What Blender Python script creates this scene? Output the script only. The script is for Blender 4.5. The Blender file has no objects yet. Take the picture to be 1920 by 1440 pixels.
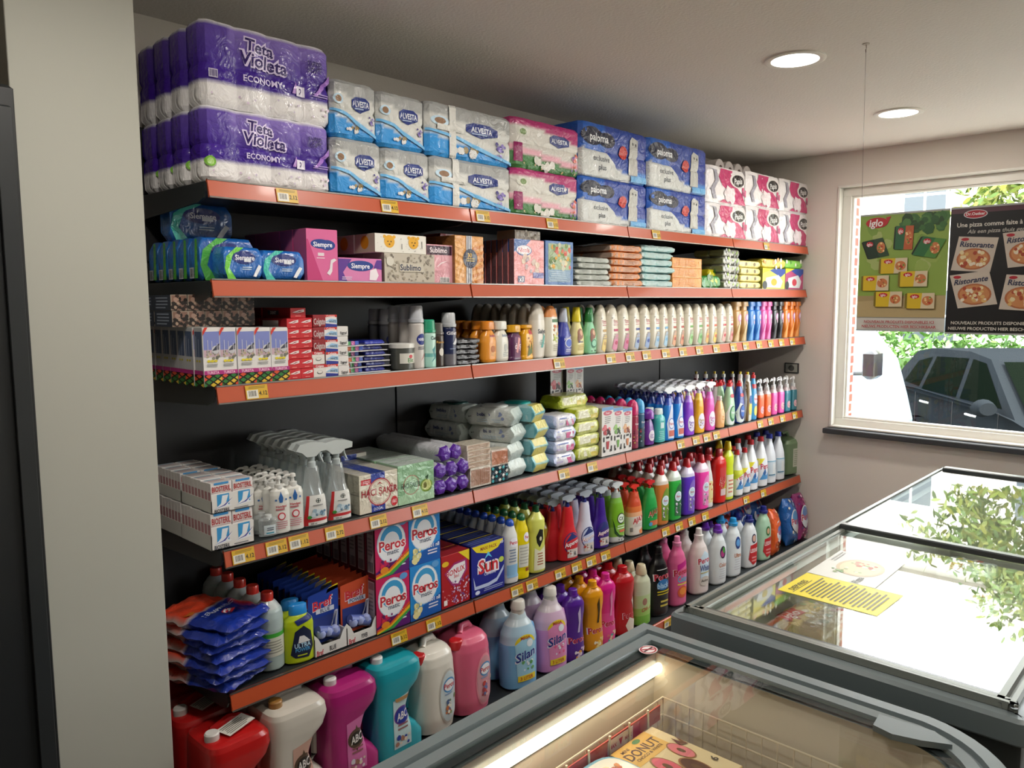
import bpy, bmesh, math, random
from mathutils import Vector, Matrix, noise
from mathutils.geometry import tessellate_polygon
random.seed(7)
scn = bpy.context.scene
COL = scn.collection
# ------------------------------------------------ camera
FPX = 1464.99
CAM = Vector((-2.02535, -2.13502, 1.73))
YAW, PITCH, ROLL = 0.811873, 0.104728, -0.005374
fw = Vector((math.sin(YAW)*math.cos(PITCH), math.cos(YAW)*math.cos(PITCH), -math.sin(PITCH)))
r0 = Vector((math.cos(YAW), -math.sin(YAW), 0)); u0 = r0.cross(fw)
rt = math.cos(ROLL)*r0 + math.sin(ROLL)*u0
up = -math.sin(ROLL)*r0 + math.cos(ROLL)*u0
cd = bpy.data.cameras.new('camera'); co = bpy.data.objects.new('camera', cd); COL.objects.link(co)
cd.sensor_width = 36; cd.lens = FPX/1920*36; cd.clip_start = .02; cd.clip_end = 200
m = Matrix.Identity(4)
for i in range(3):
    m[i][0] = rt[i]; m[i][1] = up[i]; m[i][2] = -fw[i]; m[i][3] = CAM[i]
co.matrix_world = m
scn.camera = co
# ------------------------------------------------ world, sun, exposure
w = bpy.data.worlds.new('sky'); scn.world = w; w.use_nodes = True
wn = w.node_tree.nodes; wl = w.node_tree.links; bg = wn['Background']
sky = wn.new('ShaderNodeTexSky'); sky.sky_type = 'HOSEK_WILKIE'; sky.turbidity = 3.5
sky.sun_direction = Vector((.25, -.45, .85)).normalized()
mx = wn.new('ShaderNodeMixRGB'); mx.inputs[0].default_value = .6; mx.inputs[2].default_value = (1, 1, 1, 1)
wl.new(sky.outputs[0], mx.inputs[1]); wl.new(mx.outputs[0], bg.inputs[0]); bg.inputs[1].default_value = 13.0
sd = bpy.data.lights.new('sun', 'SUN'); sd.energy = 10; sd.angle = .01; sd.color = (1, .95, .85)
so = bpy.data.objects.new('sun', sd); COL.objects.link(so)
so.rotation_euler = Vector((-.12, -.62, .8)).to_track_quat('Z', 'Y').to_euler()
scn.view_settings.view_transform = 'Standard'; scn.view_settings.look = 'None'
scn.view_settings.exposure = 0.08; scn.view_settings.gamma = 1; scn.view_settings.use_curve_mapping = False
cy = scn.cycles
cy.use_denoising = True; cy.max_bounces = 7; cy.diffuse_bounces = 4; cy.glossy_bounces = 4
cy.transparent_max_bounces = 12; cy.transmission_bounces = 6; cy.caustics_reflective = False; cy.caustics_refractive = False
cy.sample_clamp_indirect = 6
LAMP_W = 5.2      # power of one ceiling downlight
TUBE_E = 7.0       # emission of the freezer tube
# ------------------------------------------------ survey helpers: a point measured on a known plane
def XS(px, y, z):
    k = (px-960)/FPX; n = rt-k*fw; d = Vector((0, y, z))-CAM
    return CAM.x-(n.y*d.y+n.z*d.z)/n.x
def ZS(py, x, y):
    k = (720-py)/FPX; n = up-k*fw; d = Vector((x, y, 0))-CAM
    return CAM.z-(n.x*d.x+n.y*d.y)/n.z
# ------------------------------------------------ colour and materials
def lin(h):
    if isinstance(h, tuple): return h
    o = []
    for s in (16, 8, 0):
        c = ((h >> s) & 255)/255; o.append(c/12.92 if c <= .04045 else ((c+.055)/1.055)**2.4)
    return (o[0], o[1], o[2], 1)
def pmat(name, col=None, rough=.5, metal=0, coat=0, attr=False, bump=None, spec=.5, emit=None, noise_amt=0, trans=0, alpha=1, nscale=8):
    M = bpy.data.materials.new(name); M.use_nodes = True; N = M.node_tree.nodes; L = M.node_tree.links
    b = N['Principled BSDF']; b.inputs['Roughness'].default_value = rough; b.inputs['Metallic'].default_value = metal
    b.inputs['Coat Weight'].default_value = coat; b.inputs['Coat Roughness'].default_value = .08
    b.inputs['Specular IOR Level'].default_value = spec; b.inputs['Alpha'].default_value = alpha
    b.inputs['Transmission Weight'].default_value = trans
    if col is not None: b.inputs['Base Color'].default_value = lin(col)
    src = None
    if attr:
        a = N.new('ShaderNodeVertexColor'); a.layer_name = 'Col'; src = a.outputs[0]; L.new(src, b.inputs['Base Color'])
    if noise_amt:
        t = N.new('ShaderNodeTexNoise'); t.inputs['Scale'].default_value = nscale; t.inputs['Detail'].default_value = 5
        g = N.new('ShaderNodeTexCoord'); L.new(g.outputs['Object'], t.inputs['Vector'])
        x = N.new('ShaderNodeMixRGB'); x.blend_type = 'MULTIPLY'; x.inputs[0].default_value = noise_amt
        if src: L.new(src, x.inputs[1])
        else: x.inputs[1].default_value = lin(col)
        L.new(t.outputs[0], x.inputs[2]); L.new(x.outputs[0], b.inputs['Base Color'])
    if bump:
        t = N.new('ShaderNodeTexNoise'); t.inputs['Scale'].default_value = bump[0]; t.inputs['Detail'].default_value = 3
        if len(bump) > 2: t.inputs['Distortion'].default_value = bump[2]
        g = N.new('ShaderNodeTexCoord'); L.new(g.outputs['Object'], t.inputs['Vector'])
        u = N.new('ShaderNodeBump'); u.inputs['Strength'].default_value = 1; u.inputs['Distance'].default_value = bump[1]
        L.new(t.outputs[0], u.inputs['Height']); L.new(u.outputs[0], b.inputs['Normal'])
        if coat: L.new(u.outputs[0], b.inputs['Coat Normal'])
    if emit:
        b.inputs['Emission Color'].default_value = lin(emit[0]); b.inputs['Emission Strength'].default_value = emit[1]
    return M
def glassmat(name, tint, refl, rough=0.0, fres=True):
    M = bpy.data.materials.new(name); M.use_nodes = True; N = M.node_tree.nodes; L = M.node_tree.links
    N.remove(N['Principled BSDF']); out = N['Material Output']
    t = N.new('ShaderNodeBsdfTransparent'); t.inputs[0].default_value = tint
    g = N.new('ShaderNodeBsdfGlossy'); g.inputs['Roughness'].default_value = rough; g.inputs[0].default_value = (1, 1, 1, 1)
    lf = N.new('ShaderNodeLayerWeight'); lf.inputs[0].default_value = .5
    pw_ = N.new('ShaderNodeMath'); pw_.operation = 'POWER'; L.new(lf.outputs['Facing'], pw_.inputs[0]); pw_.inputs[1].default_value = 5
    lw = N.new('ShaderNodeMath'); lw.operation = 'MULTIPLY_ADD'; L.new(pw_.outputs[0], lw.inputs[0]); lw.inputs[1].default_value = .96; lw.inputs[2].default_value = .04
    mr = N.new('ShaderNodeMath'); mr.operation = 'MULTIPLY_ADD'; mr.use_clamp = True
    L.new(lw.outputs[0], mr.inputs[0]); mr.inputs[1].default_value = refl[0]; mr.inputs[2].default_value = refl[1]
    x = N.new('ShaderNodeMixShader'); L.new(mr.outputs[0], x.inputs[0]); L.new(t.outputs[0], x.inputs[1]); L.new(g.outputs[0], x.inputs[2])
    L.new(x.outputs[0], out.inputs[0]); return M
MT = dict(
 plastic=pmat('glossy_plastic', attr=True, rough=.28, coat=.3),
 card=pmat('printed_card', attr=True, rough=.42, spec=.4),
 film=pmat('crinkled_film', attr=True, rough=.38, spec=.25, coat=.5, bump=(20, .007, 1.8)),
 foil=pmat('soft_foil_pack', attr=True, rough=.3, coat=.6, bump=(30, .006, .8)),
 cloth=pmat('folded_cloth', attr=True, rough=.8, bump=(60, .004)),
 matte=pmat('matte_paint', attr=True, rough=.75),
 metal=pmat('brushed_metal', attr=True, rough=.3, metal=.85),
 print=pmat('label_print', attr=True, rough=.4),
 leaf=pmat('leaf_green', attr=True, rough=.5, trans=0),
)
def tint_mat(name, c, refl=(1, 0)): return glassmat(name, lin(c), refl, .05)
def clearmat():
    M = glassmat('clear_plastic', (.86, .9, .9, 1), (1.3, .05), .08); N = M.node_tree.nodes; L = M.node_tree.links
    d = N.new('ShaderNodeBsdfDiffuse'); d.inputs[0].default_value = (.8, .84, .85, 1); x = N.new('ShaderNodeMixShader'); x.inputs[0].default_value = .22
    o = N['Material Output']; L.new(o.inputs[0].links[0].from_socket, x.inputs[1]); L.new(d.outputs[0], x.inputs[2]); L.new(x.outputs[0], o.inputs[0]); return M
MT['clear'] = clearmat()
# ------------------------------------------------ text outlines (built-in font)
_T = {}
def text_mesh(s, bold=.012, shear=0):
    k = (s, bold, shear)
    if k in _T: return _T[k]
    c = bpy.data.curves.new('t', 'FONT'); c.body = s; c.size = 1; c.resolution_u = 2; c.offset = bold; c.shear = shear
    o = bpy.data.objects.new('t', c); me = bpy.data.meshes.new_from_object(o)
    V = [(v.co.x, v.co.y) for v in me.vertices]; F = [tuple(p.vertices) for p in me.polygons]
    bpy.data.objects.remove(o); bpy.data.curves.remove(c); bpy.data.meshes.remove(me)
    if V:
        a = min(v[0] for v in V); b = max(v[0] for v in V); mid = (a+b)/2
        V = [((x-mid)/.7, y/.7) for x, y in V]; wd = (b-a)/.7
    else: wd = 1
    _T[k] = (V, F, wd); return _T[k]
# ------------------------------------------------ geometry collector
class G:
    def __init__(s): s.V = []; s.F = []; s.C = []
    def add(s, vs, fs, c):
        n = len(s.V); s.V += [tuple(v) for v in vs]; s.F += [tuple(i+n for i in f) for f in fs]
        s.C += list(c) if isinstance(c, list) else [lin(c)]*len(vs)
    def box(s, a, b, c, bev=0):
        x0, y0, z0 = a; x1, y1, z1 = b
        if not bev:
            s.add([(x0,y0,z0),(x1,y0,z0),(x1,y1,z0),(x0,y1,z0),(x0,y0,z1),(x1,y0,z1),(x1,y1,z1),(x0,y1,z1)],
                  [(3,2,1,0),(4,5,6,7),(0,1,5,4),(1,2,6,5),(2,3,7,6),(3,0,4,7)], c); return
        e = bev; R = []
        for z, i in ((z0, e), (z0+e, 0), (z1-e, 0), (z1, e)):
            R.append([(x0+i+e*.3,y0+i,z),(x1-i-e*.3,y0+i,z),(x1-i,y0+i+e*.3,z),(x1-i,y1-i-e*.3,z),(x1-i-e*.3,y1-i,z),(x0+i+e*.3,y1-i,z),(x0+i,y1-i-e*.3,z),(x0+i,y0+i+e*.3,z)])
        s.rings(R, c)
    def rings(s, R, c, closed=True, caps=True, mat=None):
        n = len(R[0]); vs = [p for r in R for p in r]; fs = []
        for j in range(len(R)-1):
            for i in range(n if closed else n-1):
                k = (i+1) % n; fs.append((j*n+i, j*n+k, (j+1)*n+k, (j+1)*n+i))
        if caps and closed: fs.append(tuple(range(n-1, -1, -1))); fs.append(tuple((len(R)-1)*n+i for i in range(n)))
        if isinstance(c, list): cc = [lin(c[j]) for j in range(len(R)) for i in range(n)]
        else: cc = c
        s.add(vs, fs, cc)
    def loft(s, rg, c, n=20, axis='z', p=2.0, caps=True):
        # rg: (t, halfwidth, halfdepth, cx, cy)
        R = []
        for g in rg:
            t, a, b, cx, cyy = (tuple(g)+(0, 0))[:5]; r = []
            for i in range(n):
                th = 2*math.pi*(i+.5)/n; ct, st = math.cos(th), math.sin(th)
                x = a*math.copysign(abs(ct)**(2/p), ct)+cx; y = b*math.copysign(abs(st)**(2/p), st)+cyy
                r.append((x, y, t) if axis == 'z' else ((t, x, y) if axis == 'x' else (y, t, x)))
            R.append(r)
        s.rings(R, c, caps=caps)
    def tube(s, pts, r, c, n=8, caps=True):
        R = []; P = [Vector(p) for p in pts]
        for i, p in enumerate(P):
            t = (P[min(i+1, len(P)-1)]-P[max(i-1, 0)]).normalized()
            a = Vector((0, 0, 1)) if abs(t.z) < .9 else Vector((1, 0, 0))
            u = t.cross(a).normalized(); v = u.cross(t)
            rr = r[i] if isinstance(r, (list, tuple)) else r
            R.append([p+rr*(math.cos(2*math.pi*k/n)*u-math.sin(2*math.pi*k/n)*v) for k in range(n)])
        s.rings(R, c, caps=caps)
    def prism(s, poly, y0, y1, c, plane='xz'):
        n = len(poly)
        f = (lambda a, b, t: (a, t, b)) if plane == 'xz' else ((lambda a, b, t: (a, b, t)) if plane == 'xy' else (lambda a, b, t: (t, a, b)))
        vs = [f(a, b, y0) for a, b in poly]+[f(a, b, y1) for a, b in poly]
        fs = [(i, (i+1) % n, n+(i+1) % n, n+i) for i in range(n)]
        for t in tessellate_polygon([[Vector((a, b, 0)) for a, b in poly]]):
            fs.append(tuple(t)); fs.append(tuple(n+i for i in reversed(t)))
        s.add(vs, fs, c)
    # flat print laid on a surface S(x, y, lift) -> point ; x in 0..W, y in 0..H
    def art(s, items, S, W, H, step=None, lift=.0005, inc=.00012):
        L = lift
        def put(V, F, c):
            if step:
                V = list(V); st = [tuple(f) if len(f) == 3 else None for f in F]
                tri = []
                for f in F:
                    for i in range(1, len(f)-1): tri.append((f[0], f[i], f[i+1]))
                out = []; guard = 0
                while tri and guard < 20000:
                    guard += 1; t = tri.pop()
                    e = [((V[t[i]][0]-V[t[(i+1) % 3]][0])**2+(V[t[i]][1]-V[t[(i+1) % 3]][1])**2, i) for i in range(3)]
                    l, i = max(e)
                    if l > step*step:
                        a, b, d = t[i], t[(i+1) % 3], t[(i+2) % 3]
                        V.append(((V[a][0]+V[b][0])/2, (V[a][1]+V[b][1])/2)); k = len(V)-1
                        tri += [(a, k, d), (k, b, d)]
                    else: out.append(t)
                F = out
            s.add([S(x, y, L) for x, y in V], F, c)
        for it in items:
            k = it[0]
            if k == 'r': _, x0, y0, x1, y1, c = it; put([(x0*W,y0*H),(x1*W,y0*H),(x1*W,y1*H),(x0*W,y1*H)], [(0,1,2,3)], c)
            elif k == 'e':
                _, cx, cyy, rx, ry, c = it; n = 22
                put([(cx*W, cyy*H)]+[((cx+rx*math.cos(2*math.pi*i/n))*W, (cyy+ry*math.sin(2*math.pi*i/n))*H) for i in range(n)],
                    [(0, i+1, (i+1) % n+1) for i in range(n)], c)
            elif k == 'p':
                _, pts, c = it
                put([(x*W, y*H) for x, y in pts], [tuple(t) for t in tessellate_polygon([[Vector((x, y, 0)) for x, y in pts]])], c)
            elif k in ('t', 'o'):
                t, cx, cyy, h = it[1:5]; j = 5
                oc = None
                if k == 'o': oc = it[5]; j = 6
                c = it[j]; mw = it[j+1] if len(it) > j+1 else .95; sl = it[j+2] if len(it) > j+2 else 0; sh = it[j+3] if len(it) > j+3 else 0
                for cc, bo in ([(oc, .1)] if oc is not None else [])+[(c, .02)]:
                    V, F, wd = text_mesh(t, bo, sh); hh = h*H; sx = min(hh, mw*W/wd)
                    put([(cx*W+x*sx, cyy*H+(y-.5)*hh+x*sx*sl) for x, y in V], F, cc); L += inc
                continue
            elif k == 'l':
                _, x0, y0, x1, y1, n, c = it
                rr = random.Random(n*7+1)
                for i in range(n):
                    y = y1-(i+.5)*(y1-y0)/n; hh = (y1-y0)/n*.22; a = x0+rr.random()*.12*(x1-x0); b = x1-rr.random()*.25*(x1-x0)
                    put([(a*W,(y-hh)*H),(b*W,(y-hh)*H),(b*W,(y+hh)*H),(a*W,(y+hh)*H)], [(0,1,2,3)], c)
            elif k == 'b':
                _, x0, y0, x1, y1, c = it; rr = random.Random(5); x = x0; e = (x1-x0)/26
                while x < x1:
                    q = e*(.5+rr.random()); put([(x*W,y0*H),((x+q)*W,y0*H),((x+q)*W,y1*H),(x*W,y1*H)], [(0,1,2,3)], c); x += q+e*(.5+rr.random())
            elif k == 'd':
                _, x0, y0, x1, y1, n, c, rad = it; rr = random.Random(n*3+int(x0*100))
                cs = c if isinstance(c, list) else [c]
                for i in range(n):
                    cx = x0+(x1-x0)*rr.random(); cyy = y0+(y1-y0)*rr.random(); q = rad*(.6+.8*rr.random()); m = 7
                    put([((cx)*W+q*W*math.cos(2*math.pi*j/m)*(.7+.3*rr.random()), cyy*H+q*W*math.sin(2*math.pi*j/m)*(.7+.3*rr.random())) for j in range(m)], [tuple(range(m))], cs[i % len(cs)]); L += .00002
            L += inc
    def front(s, items, w, d, h, z0=0): s.art(items, lambda x, y, l: (x-w/2, -d/2-l, y+z0), w, h)
    def side(s, items, w, d, h, z0=0): s.art(items, lambda x, y, l: (-w/2-l, d/2-x, y+z0), d, h)
    def top(s, items, w, d, h): s.art(items, lambda x, y, l: (x-w/2, y-d/2, h+l), w, d)
    def build(s, name, mat, parent=None, smooth=None, loc=None):
        me = bpy.data.meshes.new(name); me.from_pydata(s.V, [], s.F)
        a = me.color_attributes.new('Col', 'FLOAT_COLOR', 'POINT')
        a.data.foreach_set('color', [x for c in s.C for x in c])
        me.materials.append(MT[mat] if isinstance(mat, str) else mat)
        if smooth:
            me.polygons.foreach_set('use_smooth', [True]*len(me.polygons))
            try: me.set_sharp_from_angle(angle=smooth)
            except Exception: pass
        me.update()
        o = bpy.data.objects.new(name, me); COL.objects.link(o)
        if parent: o.parent = parent
        if loc: o.location = loc
        return o
SM = math.radians(38)
def tag(o, label, cat, group=None, kind=None):
    o['label'] = label; o['category'] = cat
    if group: o['group'] = group
    if kind: o['kind'] = kind
    return o
def struct(o): o['kind'] = 'structure'; return o
def empty(name, loc=(0, 0, 0), rz=0):
    o = bpy.data.objects.new(name, None); COL.objects.link(o); o.location = loc; o.rotation_euler[2] = rz; o.empty_display_size = .05
    return o
def copy_tree(o, keep=lambda c: True, parent=None):
    c = o.copy(); COL.objects.link(c)
    if parent: c.parent = parent
    for ch in list(o.children):
        if keep(ch): copy_tree(ch, keep, c)
    return c
ORD = ['first', 'second', 'third', 'fourth', 'fifth', 'sixth', 'seventh', 'eighth', 'ninth', 'tenth', 'eleventh', 'twelfth', 'thirteenth', 'fourteenth', 'fifteenth']
def olab(base, i, n, k=0, st=1):
    # i: place in the row counted from the front, k: place in the stack counted from the top
    t = base
    if st > 1: t += ', ' + ('topmost' if k == 0 else 'lowest' if k == st-1 else ORD[k]+' from top')
    if n > 1: t += ', ' + ('front one' if i == 0 else ORD[i]+' from front')
    return t
def repeat(root, base, cat, grp, x, y, z, n=1, dy=.1, st=1, dz=0, jit=.004, rz=0, rj=.02, strip=True, dx=0):
    rr = random.Random(hash(base) % 1000 if False else len(base)*31+int(x*997))
    out = []
    for i in range(n):
        for k in range(st):
            first = i == 0 and k == st-1
            o = root if first else copy_tree(root, (lambda c: True) if (i == 0 or not strip) else (lambda c: not c.name.startswith(('label', 'barcode'))))
            j = jit if st > 1 or n > 1 else 0
            o.location = (x+dx*i+(rr.random()-.5)*j, y+dy*i+(0 if i == 0 and k == st-1 else (rr.random())*j), z+dz*(st-1-k))
            o.rotation_euler[2] = rz+(rr.random()-.5)*rj
            tag(o, olab(base, i, n, k, st), cat, grp if n*st > 1 else grp)
            out.append(o)
    return out
# ------------------------------------------------ the shop: shell
def surf(name, M, v, f):
    g = G(); g.add(v, f, 0xffffff); return g.build(name, M)
CEIL = 2.645; XR = 3.02; YB = .5
M_wall = pmat('painted_wall', 0xDDD6CD, rough=.8, bump=(180, .0006))
M_ceil = pmat('textured_ceiling', 0xE2DCD5, rough=.85, bump=(90, .002))
M_floor = pmat('floor_tile', 0xA09B92, rough=.35, noise_amt=.3)
M_white = pmat('white_frame', 0xE6E4DC, rough=.35)
M_stone = pmat('dark_stone', 0x3A3D40, rough=.45, noise_amt=.3, nscale=60)
M_pillar = pmat('pillar_paint', 0xB0B0A6, rough=.7)
x0, y0 = -4.6, -6.0
g = G(); g.box((x0, y0, -.1), (XR+.3, YB+.2, 0), 0xffffff); struct(g.build('floor', M_floor))
g = G(); g.box((x0, y0, CEIL), (XR+.3, YB+.2, CEIL+.1), 0xffffff); struct(g.build('ceiling', M_ceil))
g = G(); g.box((x0, YB, 0), (XR+.25, YB+.2, CEIL), 0xffffff); struct(g.build('wall_back', M_wall))
g = G(); g.box((x0, y0-.2, 0), (XR+.25, y0, CEIL), 0xffffff); struct(g.build('wall_front', M_wall))
g = G(); g.box((x0-.2, y0, 0), (x0, YB, CEIL), 0xffffff); struct(g.build('wall_left', M_wall))
# window wall with its opening, widened beyond the view to add daylight
WY0, WY1, WZ0, WZ1 = -5.2, -.185, .925, 2.442
g = G()
g.box((XR, WY1, 0), (XR+.25, YB, CEIL), 0xffffff); g.box((XR, y0, 0), (XR+.25, WY0, CEIL), 0xffffff)
g.box((XR, WY0, WZ1), (XR+.25, WY1, CEIL), 0xffffff); g.box((XR, WY0, 0), (XR+.25, WY1, WZ0-.03), 0xffffff)
struct(g.build('wall_right', M_wall))
g = G(); g.box((XR-.07, WY0-.05, WZ0-.045), (XR+.2, WY1+.02, WZ0-.012), 0xffffff, .004); struct(g.build('trim_1', M_stone))
root = empty('window_1', (XR, 0, 0)); struct(root)
def frame(g, xa, xb, a, b, c, d, t, col):
    # rectangular frame in the plane x = const
    g.box((xa, a, d-t), (xb, b, d), col, .003); g.box((xa, a, c), (xb, b, c+t), col, .003)
    g.box((xa, b-t, c+t), (xb, b, d-t), col, .003); g.box((xa, a, c+t), (xb, a+t, d-t), col, .003)
g = G(); frame(g, -.012, .06, WY0, WY1, WZ0-.01, WZ1, .012, 0xffffff); g.build('casing', M_white, root)
g = G(); frame(g, .05, .12, WY0+.01, WY1-.012, WZ0-.005, WZ1-.012, .05, 0xffffff)
frame(g, .065, .11, WY0+.06, WY1-.06, WZ0+.045, WZ1-.06, .014, 0xffffff); g.box((.05, -3.1, WZ0+.045), (.12, -3.0, WZ1-.06), 0xffffff, .003); g.build('window_frame', M_white, root)  # mullion leads to the unseen half, added to let in more daylight
MT['pane'] = glassmat('window_glass', (.985, .995, .99, 1), (.5, 0))
g = G(); g.box((.085, WY0+.07, WZ0+.05), (.091, WY1-.07, WZ1-.07), 0xffffff); g.build('pane', 'pane', root)
# pale pillar on the left and the dark cabinet beside it
PX = XS(280, .02, 1.73); PL = XS(46, .02, 1.73)
g = G(); g.box((PL, .02, 0), (PX, YB, CEIL), 0xffffff, .006); struct(g.build('wall_pillar', M_pillar))
cb = empty('display_cooler', (PL-.35, 0, 0)); tag(cb, 'black upright cabinet standing beside the pale pillar', 'cabinet')
M_black = pmat('black_powder_coat', 0x1b1e20, rough=.45)
M_dark = pmat('dark_shelf_metal', 0x262a2c, rough=.42, noise_amt=.15)
zt = ZS(165, PL, .0)
g = G(); g.box((-.34, -.03, .06), (.345, .48, zt), 0xffffff, .008); g.build('body', M_black, cb)
g = G(); g.box((.30, -.045, .1), (.335, -.03, zt-.05), 0xffffff, .004); g.build('door_trim', M_dark, cb)
g = G(); g.box((-.34, .0, 0), (.345, .46, .06), 0xffffff); g.build('plinth', M_dark, cb)
# ------------------------------------------------ ceiling downlights
M_lamp = pmat('lamp_diffuser', 0xffffff, emit=(0xFFFDF8, 5.0))
ps = {(0, 0): 'the nearer one', (1, 0): 'the one nearest the window'}
dl0 = None
for (X, Y, lab) in ((.966, -.795, 'round recessed ceiling downlight above the front freezer, nearer one'), (2.157, -.795, 'round recessed ceiling downlight nearest the window'),
                    (-.225, -.795, 'round recessed ceiling downlight over the near freezer'), (-1.416, -.795, 'round recessed ceiling downlight nearest the pillar'),
                    (.966, -2.6, 'round recessed ceiling downlight behind the freezers'), (-.6, -2.6, 'round recessed ceiling downlight behind the viewer'),
                    (2.157, -2.6, 'round recessed ceiling downlight in the window corner')):
    if dl0 is None:
        dl = dl0 = empty('ceiling_downlight', (X, Y, CEIL))
        g = G(); ri = .088
        g.loft([(.0, .112, .112), (-.006, .112, .112), (-.009, .104, .104), (-.006, ri, ri), (-.002, ri, ri)], 0xE8E4DC, 40, caps=False); g.build('trim_ring', 'matte', dl, SM)
        g = G(); g.loft([(-.001, ri, ri), (-.005, ri, ri)], 0xffffff, 40); g.build('diffuser', M_lamp, dl)
    else:
        dl = copy_tree(dl0); dl.location = (X, Y, CEIL)
    tag(dl, lab, 'ceiling light', 'recessed ceiling downlights')
    ld = bpy.data.lights.new('downlight', 'AREA'); ld.shape = 'DISK'; ld.size = .17; ld.energy = LAMP_W; ld.color = (1, .93, .84)
    lo = bpy.data.objects.new('downlight_beam', ld); COL.objects.link(lo); lo.parent = dl; lo.location = (0, 0, -.012)
# ------------------------------------------------ shelving: four bays
SZ = {1: 2.0726, 2: 1.7972, 3: 1.4941, 4: 1.0127, 5: .5753, 6: .155}
M_rail = pmat('orange_price_rail', 0xB24A24, rough=.38, coat=.12)
M_back = pmat('black_back_panel', 0x1d1e20, rough=.5, noise_amt=.2)
bay0 = None
for b in range(4):
    bx = -1.005+b*1.0015
    names = ['leftmost', 'second from the pillar', 'third from the pillar', 'rightmost']
    lab = ['black shelving bay with orange rails nearest the pale pillar', 'black shelving bay with orange rails, second from the pillar',
           'black shelving bay with orange rails, third from the pillar', 'black shelving bay with orange rails against the window wall'][b]
    if bay0 is None:
        bay = bay0 = empty('shelving_bay', (bx, 0, 0))
        for (z0, z1) in ((.16, .62), (.625, 1.12), (1.125, 1.43), (1.435, 1.86), (1.865, 2.28)):
            g = G(); g.box((.004, .452, z0), (.996, .462, z1), 0xffffff, .002); g.build('back_panel', M_back, bay)
        for x in (.0155, .9845):
            g = G(); g.box((x-.014, .462, .0), (x+.014, .498, 2.285), 0xffffff)
            for q in range(70): g.box((x-.009, .4605, .2+q*.029), (x-.003, .462, .213+q*.029), 0)
            g.build('upright', M_dark, bay)
        for s in range(1, 6):
            z = SZ[s]-.003
            g = G(); g.box((.003, .004, z-.03), (.997, .45, z), 0xffffff, .002); sh = g.build('shelf', M_dark, bay)
            g = G()
            pr = [(-.002, .004), (-.006, .001), (-.016, -.043), (-.013, -.048), (-.008, -.046), (-.002, -.006), (.003, -.004), (.003, .003)]
            g.prism([(a, z+c) for a, c in pr], .004, .998, 0xffffff, 'yz'); g.build('price_rail', M_rail, sh)
            for zz, yy in ((.0035, -.005), (-.0455, -.0155)):
                g = G(); g.box((.004, yy-.0025, z+zz-.002), (.998, yy+.002, z+zz+.002), 0x8d8a86); g.build('rail_edge', 'metal', sh)
            for x in (.002, .994):
                g = G(); g.prism([(.45, z-.075), (.45, z-.002), (.008, z-.002), (.006, z-.025), (.018, z-.045), (.05, z-.055)], x, x+.006, 0xffffff, 'yz'); g.build('bracket', M_dark, sh)
        g = G(); g.box((.003, -.1, .12), (.997, .45, .152), 0xffffff, .002); sh = g.build('base_shelf', M_dark, bay)
        g = G(); g.box((.003, -.112, .112), (.997, -.1, .157), 0xffffff, .003); g.build('price_rail', M_rail, sh)
        g = G(); g.box((.003, -.08, 0), (.997, .45, .12), 0xffffff); g.build('plinth', M_black, bay)
    else:
        bay = copy_tree(bay0); bay.location.x = bx
    tag(bay, lab, 'shelving unit', 'shelving bays along the back wall')
# a wall socket in the corner
sk = empty('wall_socket', (XR, .0795, 1.282)); tag(sk, 'black and grey wall socket beside the fourth shelf', 'socket')
g = G(); g.box((-.008, -.048, -.034), (0, .048, .034), 0x3b3d3c, .002); g.build('back_plate', 'matte', sk)
g = G(); g.box((-.011, -.04, -.027), (-.008, .04, .027), 0x9a9a90, .002); fp = g.build('face_plate', 'matte', sk)
g = G(); g.loft([(-.0115, .02, .02), (-.0095, .02, .02)], 0x4c4c48, 20, 'x'); g.build('socket_cup', 'matte', sk)
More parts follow.
